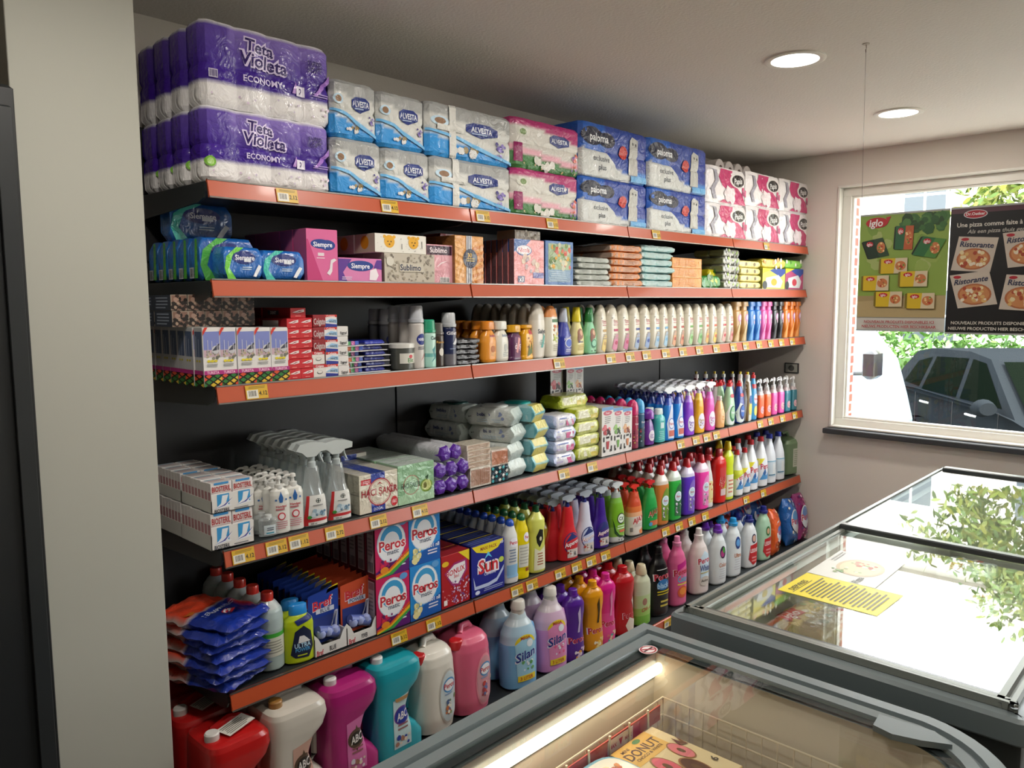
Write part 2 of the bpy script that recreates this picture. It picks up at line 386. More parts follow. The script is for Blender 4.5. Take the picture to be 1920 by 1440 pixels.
# ------------------------------------------------ shapes of goods
def at_prof(prof, z):
    for a, b in zip(prof, prof[1:]):
        if z <= b[0]:
            t = (z-a[0])/max(1e-6, b[0]-a[0]); t2 = t*t*(3-2*t)*.4+t*.6
            return [a[k]+(b[k]-a[k])*t2 for k in range(1, 4)]
    return list(prof[-1][1:4])
PR = {
 'oval':   [(0,.8,.8),(.03,.93,.93),(.1,1,1),(.6,1,1),(.78,.86,.9),(.9,.6,.7),(1,.36,.5)],
 'dove':   [(0,.74,.8),(.03,.86,.9),(.3,1,1),(.6,.97,1),(.8,.84,.9),(.92,.66,.7),(.98,.4,.45),(1,.2,.2)],
 'schauma':[(0,.8,.8),(.04,.95,.95),(.3,1,1),(.55,.92,1),(.72,.72,.85),(.74,.7,.82),(1,.42,.5)],
 'slim':   [(0,.75,.8),(.2,.6,.9),(.45,.85,1),(.7,1,1),(.84,.95,.95),(.87,.72,.72),(1,.68,.68)],
 'shoulder':[(0,.86,.86),(.03,1,1),(.76,1,1),(.86,.92,.92),(.94,.68,.7),(1,.44,.46)],
 'square': [(0,.92,.92),(.02,1,1),(.84,1,1),(.93,.85,.85),(.97,.55,.6),(1,.42,.5)],
 'can':    [(0,.94,.94),(.02,1,1),(.93,1,1),(.97,.86,.86),(1,.74,.74)],
 'bleach': [(0,.9,.9),(.02,1,1),(.38,1,1),(.45,.93,.95),(.52,.97,.97),(.66,.8,.8),(.83,.5,.5),(.95,.34,.34),(1,.32,.32)],
 'knobby': [(0,.9,.9),(.02,1,1),(.5,1,1),(.58,.88,.9),(.64,.8,.8),(.72,.95,.95),(.82,.92,.92),(.92,.6,.6),(1,.42,.42)],
 'waist':  [(0,.85,.85),(.03,.98,.98),(.2,1,1),(.42,.88,.95),(.58,.84,.95),(.76,.98,1),(.87,.98,1),(.94,.8,.8),(.975,.56,.6),(1,.46,.5)],
 'spray':  [(0,.9,.9),(.02,1,1),(.36,1,1),(.46,.93,.93),(.55,.76,.85),(.64,.64,.74),(.9,.5,.6),(1,.42,.52)],
 'flask':  [(0,.9,.9),(.02,1,1),(.46,1,1),(.62,.92,.95),(.76,.78,.85),(.88,.6,.7),(1,.46,.56)],
 'window': [(0,.9,.9),(.02,1,1),(.3,1,1),(.5,.84,.9),(.66,.8,.88),(.82,.7,.8),(.92,.5,.6),(1,.44,.5)],
 'fairy':  [(0,.8,.8),(.03,.95,.95),(.3,1,1),(.5,.95,1),(.68,.78,.9),(.85,.6,.7),(.95,.42,.5),(1,.38,.45)],
 'softener':[(0,.86,.86),(.03,.98,.98),(.15,1,1),(.56,1,1),(.72,.92,.94),(.84,.72,.78),(.93,.46,.52),(1,.38,.42)],
 'cone':   [(0,.88,.88),(.02,1,1),(.42,1,1),(.6,.9,.9),(.8,.6,.62),(.93,.36,.38),(1,.32,.34)],
 'cif':    [(0,.86,.9),(.02,1,1),(.5,.94,1),(.66,.84,1),(.76,.98,1),(.86,.94,.95),(.94,.6,.7),(1,.34,.45)],
 'duck':   [(0,.95,.95),(.03,1,1),(.1,1,1),(.14,.9,.95),(.6,1,1),(.8,.9,.92),(.93,.62,.7),(1,.5,.55)],
 'roll':   [(0,1,1),(1,1,1)],
}
def trigger(g, hh, face, hood, body, wd=.42):
    f = face
    g.loft([(0, .17*hh, .17*hh), (.22*hh, .17*hh, .17*hh), (.25*hh, .13*hh, .13*hh), (.5*hh, .15*hh, .14*hh)], body, 12)
    pts = [(-.62, .66), (-.64, .88), (-.35, .98), (.1, 1.02), (.5, .95), (.66, .72), (.42, .62), (.24, .45), (-.12, .45), (-.3, .62)]
    g.prism([(x*hh*f, z*hh) for x, z in pts], -wd*.5*hh, wd*.5*hh, hood)
    g.tube([(-.3*hh*f, 0, .62*hh), (-.34*hh*f, 0, .4*hh), (-.46*hh*f, 0, .16*hh)], [.07*hh, .06*hh, .035*hh], body, 6)
def bottle(name, H, w, d, prof, cols, cap=None, art=None, p=2.4, n=24, mat='plastic', artmat='print', extra=None, labelname='label'):
    """name, total height, width, depth; cap = (style, colour, height share, radius share[, second colour, facing])"""
    root = empty(name); P = [(q[0], q[1], q[1], q[2]) for q in PR[prof]] if isinstance(prof, str) else prof
    ch = cap[2]*H if cap else 0
    top = cap and cap[0] == 'top'
    Hb = H if top or not cap else H-ch
    zs = sorted(set([i/26 for i in range(27)]+[q[0] for q in P]+([1-cap[2]] if top else [])))
    def ring(z):
        l, r, dd = at_prof(P, z); return (z*Hb, (l+r)/2*w/2, dd*d/2, (r-l)*w/4, 0)
    def colat(z):
        c = cols[0][1] if isinstance(cols, list) else cols
        if isinstance(cols, list):
            for a, b in cols:
                if z >= a-1e-6: c = b
        return c
    lim = 1-cap[2] if top else 1
    zb = [z for z in zs if z <= lim+1e-6]
    if isinstance(cols, list):
        for a, b in cols[1:]: zb += [a-.003, a]
        zb = sorted(set(zb))
    g = G(); g.loft([ring(z) for z in zb], [colat(z) for z in zb], n, p=p); g.build('body', mat, root, SM)
    if top:
        zt = [z for z in zs if z >= lim-1e-6]; g = G()
        g.loft([ring(z) for z in zt], cap[1], n, p=p); g.build('cap', 'plastic', root, SM)
    elif cap:
        st, cc, hf, rf = cap[:4]; R = rf*w/2; g = G(); z = Hb-.004
        rd = min(R, R)
        if st == 'cyl': g.loft([(z, rd*1.05, rd*1.05), (z+ch*.2, rd*1.05, rd*1.05), (z+ch*.22, rd*.95, rd*.95), (z+ch*.92, rd*.88, rd*.88), (z+ch, rd*.75, rd*.75)], cc, 18)
        elif st == 'cone': g.loft([(z, rd*1.05, rd*1.05), (z+ch*.15, rd*1.06, rd*1.06), (z+ch*.95, rd*.76, rd*.76), (z+ch, rd*.66, rd*.66)], cc, 18)
        elif st == 'wide': g.loft([(z, rd, d/2*rf), (z+ch*.1, rd*1.03, d/2*rf*1.03), (z+ch*.9, rd*.97, d/2*rf*.97), (z+ch, rd*.8, d/2*rf*.8)], cc, 20, p=2.4)
        elif st == 'step':
            g.loft([(z, rd*1.25, rd*1.25), (z+ch*.35, rd*1.3, rd*1.3), (z+ch*.42, rd*.95, rd*.95), (z+ch*.95, rd*.8, rd*.8), (z+ch, rd*.6, rd*.6)], cc, 18)
        elif st == 'push':
            c2 = cap[4] if len(cap) > 4 else cc
            g.loft([(z, rd, rd), (z+ch*.55, rd*.95, rd*.95), (z+ch*.6, rd*.6, rd*.6)], cc, 16)
            g.loft([(z+ch*.6, rd*.5, rd*.5), (z+ch*.75, rd*.42, rd*.42), (z+ch*.8, rd*.6, rd*.6), (z+ch*.96, rd*.55, rd*.55), (z+ch, rd*.3, rd*.3)], c2, 14)
        elif st == 'dome': g.loft([(z, rd, rd), (z+ch*.5, rd, rd), (z+ch*.8, rd*.8, rd*.8), (z+ch, rd*.3, rd*.3)], cc, 18)
        elif st == 'measure':
            g.loft([(z, rd*.92, rd*.92), (z+ch*.35, rd*.95, rd*.95), (z+ch*.36, rd*1.06, rd*1.06), (z+ch*.93, rd*.96, rd*.96), (z+ch, rd*.84, rd*.84)], cc, 20)
        elif st == 'pump':
            g.loft([(z, rd, rd), (z+ch*.32, rd, rd), (z+ch*.36, rd*.45, rd*.45), (z+ch*.7, rd*.35, rd*.35), (z+ch*.72, rd*.8, rd*.7), (z+ch*.92, rd*.75, rd*.65), (z+ch, rd*.4, rd*.4)], cc, 14)
            f = cap[5] if len(cap) > 5 else -1
            g.tube([(0, 0, z+ch*.85), (f*rd*1.6, 0, z+ch*.86), (f*rd*2.5, 0, z+ch*.72)], [rd*.4, rd*.33, rd*.22], cc, 8)
        elif st == 'trigger':
            c2 = cap[4] if len(cap) > 4 else cc; f = cap[5] if len(cap) > 5 else -1
            trigger(g, ch, f, cc, c2)
            if cc == 'clear': pass
            for i, v in enumerate(g.V): g.V[i] = (v[0], v[1], v[2]+z)
        elif st == 'ribbed':
            R_ = []
            for zz, q in ((z, 1), (z+ch*.85, 1), (z+ch, .9)):
                R_.append([(rd*q*(1+.04*(i % 2))*math.cos(2*math.pi*i/36), rd*q*(1+.04*(i % 2))*math.sin(2*math.pi*i/36), zz) for i in range(36)])
            g.rings(R_, cc)
        g.build({'trigger': 'trigger_head', 'pump': 'pump_head'}.get(st, 'cap'), 'plastic', root, SM)
    if art:
        g = G()
        def S(x, y, l):
            z = min(max(y/Hb, .005), lim-.005); a, b, dd = at_prof(P, z); hw = (a+b)/2*w/2; hd = dd*d/2; cx = (b-a)*w/4
            q = max(-.985, min(.985, (x-w/2-cx)/hw)); yy = -hd*(1-abs(q)**p)**(1/p)
            return (cx+q*hw, yy-l, z*Hb)
        g.art(art, S, w, Hb, step=.009, lift=.0008, inc=.0003); g.build(labelname, artmat, root)
    if extra: extra(root, Hb, w, d)
    return root
DEPTH = {}
def place_bottle(s, pr, pt, lab, cat, grp, prof, cols, cap=None, art=None, pl=None, w=None, dr=.62, n=1, yf=.015, p=2.4, mat='plastic', name='bottle', gap=.004, rz=None, z=None, h=None, extra=None, dy=None, st=1):
    z = SZ[s] if z is None else z
    if rz is None: rz = 0 if (s < 4 or dr > .9) else -.2
    zc = z+.1
    if w is None: w = (XS(pr, yf+.03, zc)-XS(pl, yf+.03, zc))*.985
    d = w*dr; yc = yf+d/2; xr = XS(pr, yc, zc)
    for _ in range(4):
        x = xr-w/2; t = (x-CAM.x)/(yc-CAM.y); x = xr-math.sqrt((w/2)**2+(d/2*t)**2)*(.93 if p > 2.1 else 1)
        if p > 3.2: x = xr-(w/2+d/2*t)*.93
        xr2 = XS(pr, yc, zc)
    H = h if h else (ZS(pt, x, yc)-z)
    o = bottle(name, H, w, d, prof, cols, cap, art, p=p, mat=mat, extra=extra)
    if st > 1: pass
    repeat(o, lab, cat, grp, x, yc, z, n=n, dy=dy or (d+gap), rz=rz, jit=.003)
    return dict(x=x, y=yc, w=w, d=d, H=H, n=n)
def carton_geo(w, d, h, fc, sc, tc, art=None, sart=None, tart=None, soft=0, bev=.0012):
    g = G(); g.box((-w/2, -d/2, 0), (w/2, d/2, h), fc, bev)
    e = .0002; a = bev*1.6
    W = lambda q: q
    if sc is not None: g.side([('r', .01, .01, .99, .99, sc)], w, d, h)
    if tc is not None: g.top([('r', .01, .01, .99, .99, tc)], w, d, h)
    if art: g.art(art, lambda x, y, l: (x-w/2, -d/2-l, y), w, h)
    if sart: g.art(sart, lambda x, y, l: (-w/2-l, d/2-x, y), d, h, lift=.0009)
    if tart: g.art(tart, lambda x, y, l: (x-w/2, y-d/2, h+l), w, d, lift=.0009)
    return g
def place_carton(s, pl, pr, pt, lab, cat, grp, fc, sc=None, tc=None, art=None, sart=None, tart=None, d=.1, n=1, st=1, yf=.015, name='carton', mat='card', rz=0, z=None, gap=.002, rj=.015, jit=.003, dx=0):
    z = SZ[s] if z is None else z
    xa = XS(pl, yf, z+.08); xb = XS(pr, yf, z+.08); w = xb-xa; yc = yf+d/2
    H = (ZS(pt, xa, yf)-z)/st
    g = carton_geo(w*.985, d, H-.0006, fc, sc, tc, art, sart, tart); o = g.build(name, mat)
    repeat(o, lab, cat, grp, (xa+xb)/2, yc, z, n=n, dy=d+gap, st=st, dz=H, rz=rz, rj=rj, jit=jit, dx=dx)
    return dict(x=(xa+xb)/2, xa=xa, xb=xb, y=yc, w=w, d=d, H=H, top=z+H*st)
def pack_geo(w, d, h, nc, nd, nr, colf, art=None, bulge=.012, seed=1, wr=.002):
    """soft wrapped pack of rolls: bulging columns, pinched between the layers"""
    P = []; nf = nc*7; ns = nd*6
    def bul(t, k): q = ((t*k) % 1)*2-1; return bulge*(1-math.sqrt(max(0, 1-.92*q*q)))
    def yf(x):   # front surface offset inwards
        t = min(max((x+w/2)/w, 0), 1); e = min(t, 1-t)*w; c = .02
        edge = 0 if e > c else (c-math.sqrt(max(0, c*c-(c-e)**2)))
        return bul(t, nc)+edge*.7
    for i in range(nf+1): x = -w/2+w*i/nf; P.append((x, -d/2+yf(x)))
    for i in range(1, ns): t = i/ns; P.append((w/2-bul(t, nd), -d/2+d*t))
    for i in range(nf+1): x = w/2-w*i/nf; P.append((x, d/2-yf(x)))
    for i in range(1, ns): t = i/ns; P.append((-w/2+bul(t, nd), d/2-d*t))
    R = []; C = []; nz = nr*8
    levels = [j/nz for j in range(nz+1)]
    def pinch(z):
        v = 0
        for k in range(1, nr): v += .005*math.exp(-((z-k/nr)*h/.006)**2)
        e = min(z, 1-z)*h; v += 0 if e > .012 else (.012-math.sqrt(max(0, .012**2-(.012-e)**2)))*.8
        return v
    off = Vector((seed*3.1, seed*1.7, 0))
    for z in levels:
        q = pinch(z); r = []
        for x, y in P:
            k = 1-q/(w/2); k2 = 1-q/(d/2); v = Vector((x*k, y*k2, z*h)); nn = noise.noise(v*28+off)*wr
            r.append((v.x+math.copysign(nn, x), v.y+math.copysign(nn, y), v.z+(nn if z > .95 else 0)))
            C.append(lin(colf(z, (x+w/2)/w, y < 0)))
        R.append(r)
    g = G(); n = len(P); vs = [p for r in R for p in r]
    fs = [(j*n+i, j*n+(i+1) % n, (j+1)*n+(i+1) % n, (j+1)*n+i) for j in range(nz) for i in range(n)]
    fs.append(tuple(range(n-1, -1, -1))); g.add(vs, fs, C)
    # rounded tops of the rolls
    zt = h
    g.add([R[-1][i] for i in range(n)], [tuple(range(n))], lin(colf(1, .5, False)) if False else [C[-1]]*n)
    def S(x, y, l):
        q = pinch(min(max(y/h, 0), 1)); xx = x-w/2; k = 1-q/(w/2)
        v = Vector((xx*k, (-d/2+yf(xx))*(1-q/(d/2)), y)); nn = noise.noise(v*28+off)*wr
        return (v.x, v.y-nn*1-l-.0012, v.z)
    if art: g.art(art, S, w, h, step=.012, lift=.0008, inc=.0004)
    return g
def place_pack(s, pl, pr, pt, lab, cat, grp, nc, nd, nr, colf, art, d=.12, n=1, z=None, yf=.015, mat='film', name='toilet_roll_pack', bulge=.012, seed=1, rz=0, strip=True, labs=None, gap=.0):
    z = SZ[s] if z is None else z
    xa = XS(pl, yf, z+.1); xb = XS(pr, yf, z+.1); w = xb-xa; H = ZS(pt, xa, yf)-z; yc = yf+d/2
    o = pack_geo(w*.99, d, H*.995, nc, nd, nr, colf, art, bulge, seed).build(name, mat, None, SM)
    repeat(o, lab, cat, grp, (xa+xb)/2, yc, z, n=n, dy=d+gap, rz=rz)
    return dict(top=z+H, xa=xa, xb=xb, y=yc, w=w, H=H, x=(xa+xb)/2)
def pillow_geo(w, d, h, fc, ec=None, art=None, seed=1, crimp=.012, fold=.004, topart=None, endc=None):
    """soft flat packet: flow-wrapped along x with crimped ends"""
    g = G(); ec = fc if ec is None else ec; n = 20; rg = []; cc = []
    N = 14; R = []
    for i in range(N+1):
        t = i/N; x = -w/2+w*t; e = min(t, 1-t)*w
        q = min(1, e/crimp); a0 = .15 if crimp > .015 else .62; a = a0+(1-a0)*math.sqrt(max(0, 1-(1-q)**2)); row = []
        for k in range(n):
            th = 2*math.pi*(k+.5)/n; c, s = math.cos(th), math.sin(th); pp = 5
            y = d/2*(.93+.07*a)*math.copysign(abs(c)**(2/pp), c); z = h/2*a*math.copysign(abs(s)**(2/pp), s)
            v = Vector((x, y, z+h/2)); nn = noise.noise(v*35+Vector((seed, 0, seed*2)))*fold
            row.append((v.x, v.y+math.copysign(nn, y), v.z+math.copysign(nn, z)*.6))
            cc.append(lin(endc if (endc and i >= N-2 and abs(c) < .55) else ec if (q < .8) else fc))
        R.append(row)
    g.rings(R, 0xffffff); g.C = cc
    if art: g.art(art, lambda x, y, l: (x-w/2, -d/2-l-.001, y), w*1.0, h, lift=.0015)
    if topart: g.art(topart, lambda x, y, l: (x-w/2, y-d/2, h+l+.002), w, d)
    return g
def place_pillow(s, pl, pr, pt, lab, cat, grp, fc, ec=None, art=None, d=.1, n=1, st=1, yf=.015, z=None, mat='foil', name='packet', seed=1, fold=.004, crimp=.012, rz=0, rj=.08, jit=.01, topart=None, dx=0, gap=.004):
    z = SZ[s] if z is None else z
    xa = XS(pl, yf, z+.06); xb = XS(pr, yf, z+.06); w = xb-xa; H = (ZS(pt, xa, yf)-z)/st; yc = yf+d/2
    o = pillow_geo(w*.98, d, H*.97, fc, ec, art, seed, crimp, fold, topart).build(name, mat, None, SM)
    repeat(o, lab, cat, grp, (xa+xb)/2, yc, z, n=n, dy=d+gap, st=st, dz=H, rz=rz, rj=rj, jit=jit, dx=dx)
    return dict(x=(xa+xb)/2, xa=xa, xb=xb, y=yc, w=w, H=H, top=z+H*st)
# ------------------------------------------------ TOP SHELF: wrapped toilet rolls
GT = 'toilet roll packs along the top shelf'
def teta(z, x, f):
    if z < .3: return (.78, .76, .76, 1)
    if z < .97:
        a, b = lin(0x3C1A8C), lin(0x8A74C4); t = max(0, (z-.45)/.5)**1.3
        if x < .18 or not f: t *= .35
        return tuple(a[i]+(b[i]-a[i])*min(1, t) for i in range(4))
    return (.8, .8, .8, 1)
TA = [('o', 'Teta', .42, .80, .15, 0xE4D6F8, 0x2A1060, .26, -.06, .1), ('o', 'Violeta', .45, .63, .16, 0xE4D6F8, 0x2A1060, .36, -.06, .1),
      ('t', 'ECONOMY', .44, .40, .075, 0xD9CCF0, .3), ('r', .7, .31, .77, .44, 0xE8E4F4), ('t', '2', .735, .375, .07, 0x2E1466),
      ('t', 'SUPER', .86, .77, .06, 0x2E1466, .12), ('t', 'SOFT', .86, .69, .07, 0x2E1466, .12), ('l', .82, .34, .97, .40, 2, 0xA990D0),
      ('p', [(.66, .33), (.7, .5), (.69, .33)], 0xB58AD0), ('p', [(.84, .36), (.98, .66), (.99, .58), (.87, .36)], 0xA070C8), ('d', .03, .08, .97, .22, 16, [0xD6C4D8, 0xC8BCD0], .012)]
TB = TA+[('r', .04, .32, .1, .42, 0xCFC8DC), ('b', .045, .33, .095, .41, 0x3C2A6C)]
for k, (pt, lb) in enumerate(((192, 'purple and white toilet roll pack of the lower tier'), (28, 'purple and white toilet roll pack of the upper tier'))):
    zz = SZ[1] if k == 0 else tz
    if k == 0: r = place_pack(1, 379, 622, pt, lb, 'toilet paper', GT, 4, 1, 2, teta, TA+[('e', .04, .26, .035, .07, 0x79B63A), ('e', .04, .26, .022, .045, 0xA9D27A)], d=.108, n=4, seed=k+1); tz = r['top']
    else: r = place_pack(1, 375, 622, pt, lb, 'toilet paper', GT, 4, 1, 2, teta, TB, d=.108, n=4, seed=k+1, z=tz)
# blue and grey packs
def alv(z, x, f):
    b = .42-.35*x; t = .78-.1*x
    if z < b: return lin(0x2E8FD6)
    if z < b+.1: return lin(0xB9C2C8)
    if z < t: return lin(0xCFD0CC)
    return lin(0x9FA1A0)
AV = [('e', .62, .62, .17, .13, 0x2B3F86), ('p', [(.43, .69), (.52, .75), (.72, .75), (.81, .69), (.81, .56), (.62, .47), (.43, .56)], 0x27387E), ('t', 'ALVESTA', .62, .63, .1, 0xE6EAF2, .34), ('l', .5, .52, .74, .57, 1, 0xAFC0E0),
      ('e', .14, .66, .1, .09, 0xBFD9EA), ('e', .14, .66, .06, .06, 0x8A6A50), ('d', .78, .12, .9, .45, 16, [0x6A5AA8, 0x8C7CC0, 0x4C4488], .02),
      ('d', .3, .12, .52, .2, 7, [0xD8DADA, 0xC8CCCC, 0x8E7A50], .045), ('p', [(.0, .45), (.3, .38), (.6, .2), (.95, .05), (1, .0), (1, .08), (.62, .27), (.3, .44), (0, .5)], 0x6FB4E4)]
def alvesta(pl, pr, pt, lb, nc, z=None, art=AV, colf=alv, seed=3, n=1): return place_pack(1, pl, pr, pt, lb, 'toilet paper', GT, nc, 2, 2, colf, art, d=.2, z=z, n=n, seed=seed, bulge=.007)
a = alvesta(623, 718, 253, 'small blue and grey toilet roll pack beside the purple packs, bottom one', 2, n=2)
alvesta(621, 708, 143, 'small blue and grey toilet roll pack beside the purple packs, upper one', 2, z=a['top'], seed=4, n=2)
a = alvesta(717, 809, 273, 'second small blue and grey toilet roll pack from the left, bottom one', 2, seed=5)
alvesta(708, 799, 167, 'second small blue and grey toilet roll pack from the left, upper one', 2, z=a['top'], seed=6)
AW = [it if it[0] != 'e' or it[1] > .3 else it for it in AV]+[('r', .24, .0, .31, 1, 0xD9D9D4), ('r', .1, .50, .4, .6, 0xD9D9D4)]
a = alvesta(809, 960, 289, 'wide blue and grey toilet roll pack with white tape, bottom one', 4, art=AW, seed=7)
alvesta(800, 961, 185, 'wide blue and grey toilet roll pack with white tape, upper one', 4, z=a['top'], art=AW, seed=8)
def alp(z, x, f):
    t = .86-.25*x*x; b = .34-.22*x
    if z > t: return lin(0xB23072)
    if z < b: return lin(0x3C7A3E)
    if z < b+.12: return lin(0xE3A9B8)
    return lin(0xD6D3CC)
AP = [('p', [(.52, .72), (.58, .78), (.74, .78), (.81, .72), (.81, .6), (.66, .53), (.52, .6)], 0x27387E), ('t', 'ALVESTA', .665, .665, .09, 0xE6EAF2, .26), ('e', .14, .72, .09, .1, 0xD7D7CC), ('e', .14, .72, .045, .06, 0x6C8A4A),
      ('r', .02, .12, .13, .5, 0x8C1F5C), ('d', .32, .08, .56, .2, 8, [0xE4E2DC, 0xD4D2C8], .05), ('d', .84, .1, .96, .5, 14, [0x6A4A98, 0xD87060, 0xE0A0B0], .02), ('d', .1, .03, .95, .1, 12, [0x54803C, 0xC8B078], .012)]
a = alvesta(961, 1087, 311, 'magenta and green floral toilet roll pack, bottom one', 3, art=AP, colf=alp, seed=9)
alvesta(961, 1089, 214, 'magenta and green floral toilet roll pack, upper one', 3, z=a['top'], art=AP, colf=alp, seed=10)
def pal(z, x, f):
    if x < .02: return lin(0x2B62C4)
    if z < .52-.55*x and x < .72: return lin(0xC9CCCB)
    if x > .8: return lin(0x27409A) if z > .2 else lin(0x3E86D2)
    return lin(0x2C63BE) if x < .35 or z < .2 else lin(0x28469E)
PA = [('e', .16, .75, .15, .17, 0x141A33), ('e', .36, .72, .12, .14, 0x141A33), ('t', 'paloma', .25, .74, .14, 0xE8EAEE, .36), ('p', [(.0, .0), (.0, .5), (.35, .48), (.48, .3), (.55, .1), (.6, .02)], 0xCDD0CE),
      ('t', 'exclusive', .28, .36, .1, 0x4A5058, .38), ('t', 'plus', .3, .2, .1, 0x4A5058, .2), ('e', .6, .55, .06, .13, 0xC03A34),
      ('p', [(.68, .15), (.7, .82), (.74, .9), (.82, .84), (.82, .15)], 0xBDBDB8), ('e', .75, .76, .012, .03, 0x222222), ('e', .79, .75, .01, .03, 0x222222), ('r', .72, .02, .96, .14, 0x62A8DC)]
def paloma(pl, pr, pt, lb, z=None, seed=11): return place_pack(1, pl, pr, pt, lb, 'toilet paper', GT, 4, 3, 2, pal, PA, d=.3, z=z, seed=seed, bulge=.006)
a = paloma(1087, 1215, 326, 'blue and white toilet roll pack with a dark cloud logo, lower left'); paloma(1089, 1215, 222, 'blue and white toilet roll pack with a dark cloud logo, upper left', a['top'], 12)
a = paloma(1216, 1326, 348, 'blue and white toilet roll pack beside the pink packs, bottom one', None, 13); paloma(1216, 1326, 254, 'blue and white toilet roll pack beside the pink packs, upper one', a['top'], 14)
def pap(z, x, f): return (.86, .83, .84, 1)
PP = [('p', [(.3, .95), (.6, .95), (.58, .78), (.64, .62), (.86, .36), (.97, .04), (.5, .04), (.62, .2), (.55, .36), (.34, .5), (.25, .72)], 0xC0286A), ('p', [(.28, .03), (.4, .13), (.52, .03)], 0xC0286A),
      ('e', .74, .7, .2, .2, 0xE8E4E2), ('e', .75, .7, .16, .17, 0x16161A), ('t', 'Papia', .75, .7, .16, 0xE8E8E8, .4, .12), ('d', .38, .14, .62, .4, 12, [0xF0E4E8, 0xE4D8DC], .07), ('d', .84, .34, .95, .5, 4, [0xD05080, 0xA84070], .04),
      ('p', [(.0, .9), (.12, .86), (.16, .6), (.06, .36), (.12, .1), (.2, .1), (.14, .36), (.24, .6), (.18, .88)], 0x9C9AA8)]
k = 0
for (pl, pr, pa, pb, nm) in ((1327, 1402, 377, 306, 'nearest the blue packs'), (1402, 1465, 384, 319, 'in the middle of the three'), (1465, 1519, 394, 333, 'nearest the window wall')):
    a = place_pack(1, pl, pr, pa, 'white toilet roll pack with magenta swirl '+nm+', bottom one', 'toilet paper', GT, 2, 2, 1, pap, PP, d=.2, seed=20+k, bulge=.004, mat='foil')
    place_pack(1, pl, pr-1, pb, 'white toilet roll pack with magenta swirl '+nm+', upper one', 'toilet paper', GT, 2, 2, 1, pap, PP, d=.2, z=a['top'], seed=23+k, bulge=.004, mat='foil'); k += 1
for i in range(4):
    g = G(); q = .0; rr = .055
    x = 2.28+i*.115; R = []
    for (t, a) in ((0, .85), (.006, 1), (.094, 1), (.1, .85)): R.append([(a*rr*math.cos(2*math.pi*j/24), t-.05, a*rr*math.sin(2*math.pi*j/24)) for j in range(24)])
    g.rings(R, 0xE2DAD8)
    g.art([('e', .5, .5, .2, .2, 0x6a5a58)], lambda u, v, l: (u-.05, -.05-l, v-.05), .1, .1)
    o = g.build('kitchen_roll', 'cloth', None, SM); o.location = (x, .28, SZ[1]+.44)
    tag(o, 'white roll end showing above the pink packs, '+['nearest the blue packs', 'second of four', 'third of four', 'nearest the window'][i], 'paper roll', 'rolls lying behind the pink packs')
g = G(); g.box((2.2, .2, SZ[1]), (2.72, .4, SZ[1]+.385), 0xE0DADA, .01)
o = g.build('toilet_roll_bale', 'film'); tag(o, 'white wrapped bale of rolls behind the pink and white packs', 'toilet paper', GT)
# ------------------------------------------------ SECOND SHELF
GS = 'sanitary packs on the second shelf'
def swoosh(c1, sz=1): return [('p', [(.08, .0), (.3, .0), (.12, .35), (.2, .7), (.5, .98), (.3, .98), (.05, .7), (.0, .35)], c1), ('e', .5, .68, .3, .2, 0x1A2E78), ('t', 'Siempre', .52, .68, .15, 0xF0F0F8, .5), ('r', .5, .55, .68, .66, 0xD8DCE4), ('l', .42, .3, .7, .42, 2, 0xBFD8F0), ('p', [(.72, .12), (.8, .1), (.95, .42), (.88, .48), (.8, .32)], 0xE8EEF4)]
place_pillow(2, 418, 493, 459, 'blue sanitary towel pack with lime green crescent', 'sanitary pack', GS, 0x1E66B8, 0x2E76C8, swoosh(0x6CCB3A), d=.085, st=1, rz=.05, crimp=.013)
place_pillow(2, 492, 571, 466, 'blue sanitary towel pack with turquoise crescent', 'sanitary pack', GS, 0x1E66B8, 0x2E76C8, swoosh(0x3CC0B0), d=.085, n=3, crimp=.013)
x = XS(411, .02, SZ[2]+.05)
g0 = None
for i in range(5):
    xx = -.97+.0*i; y = .12+i*.072
    g = pillow_geo(.17, .07, .125, 0x1B5AA6, 0x2F74C0, swoosh(0x52B04A), seed=i)
    g.art([('r', .1, .05, .5, .3, 0xD8DCE0), ('b', .14, .07, .46, .28, 0x22303c), ('p', [(.55, .05), (.7, .95), (.9, .95), (.85, .05)], 0x55B83C)], lambda u, v, l: (-.085-l-.001, .035-u, v), .07, .125, lift=.002)
    o = g.build('sanitary_pack', 'foil', None, SM); o.location = (-.905, y, SZ[2])
    tag(o, 'blue sanitary towel pack seen end on, '+ORD[i]+' behind the lime crescent pack', 'sanitary pack', GS)
for (xx, yy, zz, lb) in ((-.88, .33, .125, 'dim blue sanitary towel pack lying on top of the row at the far left'), (-.64, .36, .1, 'dim blue sanitary towel pack at the back beside the pink box')):
    o = pillow_geo(.2, .07, .12, 0x1B5AA6, 0x2F74C0, swoosh(0x3CC0B0), seed=9).build('sanitary_pack', 'foil', None, SM); o.location = (xx, yy, SZ[2]+zz-(.0 if zz > .12 else .1)); tag(o, lb, 'sanitary pack', GS)
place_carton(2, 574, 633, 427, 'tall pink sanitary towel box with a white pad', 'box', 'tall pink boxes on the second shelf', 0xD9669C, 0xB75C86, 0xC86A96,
   [('p', [(0, 0), (.5, 0), (.3, .35), (.05, .8), (0, .8)], 0xC23A78), ('e', .45, .72, .32, .09, 0x1B3C8C), ('e', .66, .7, .26, .1, 0x1B3C8C), ('t', 'Siempre', .52, .71, .09, 0xF2F2FA, .66), ('r', .35, .49, .55, .55, 0xE8D8E0), ('l', .3, .43, .65, .47, 1, 0xF0D0E0), ('p', [(.62, .16), (.72, .12), (.8, .2), (.82, .36), (.95, .42), (.88, .45), (.76, .42), (.72, .25)], 0xE4DCE4)], d=.075, n=5)
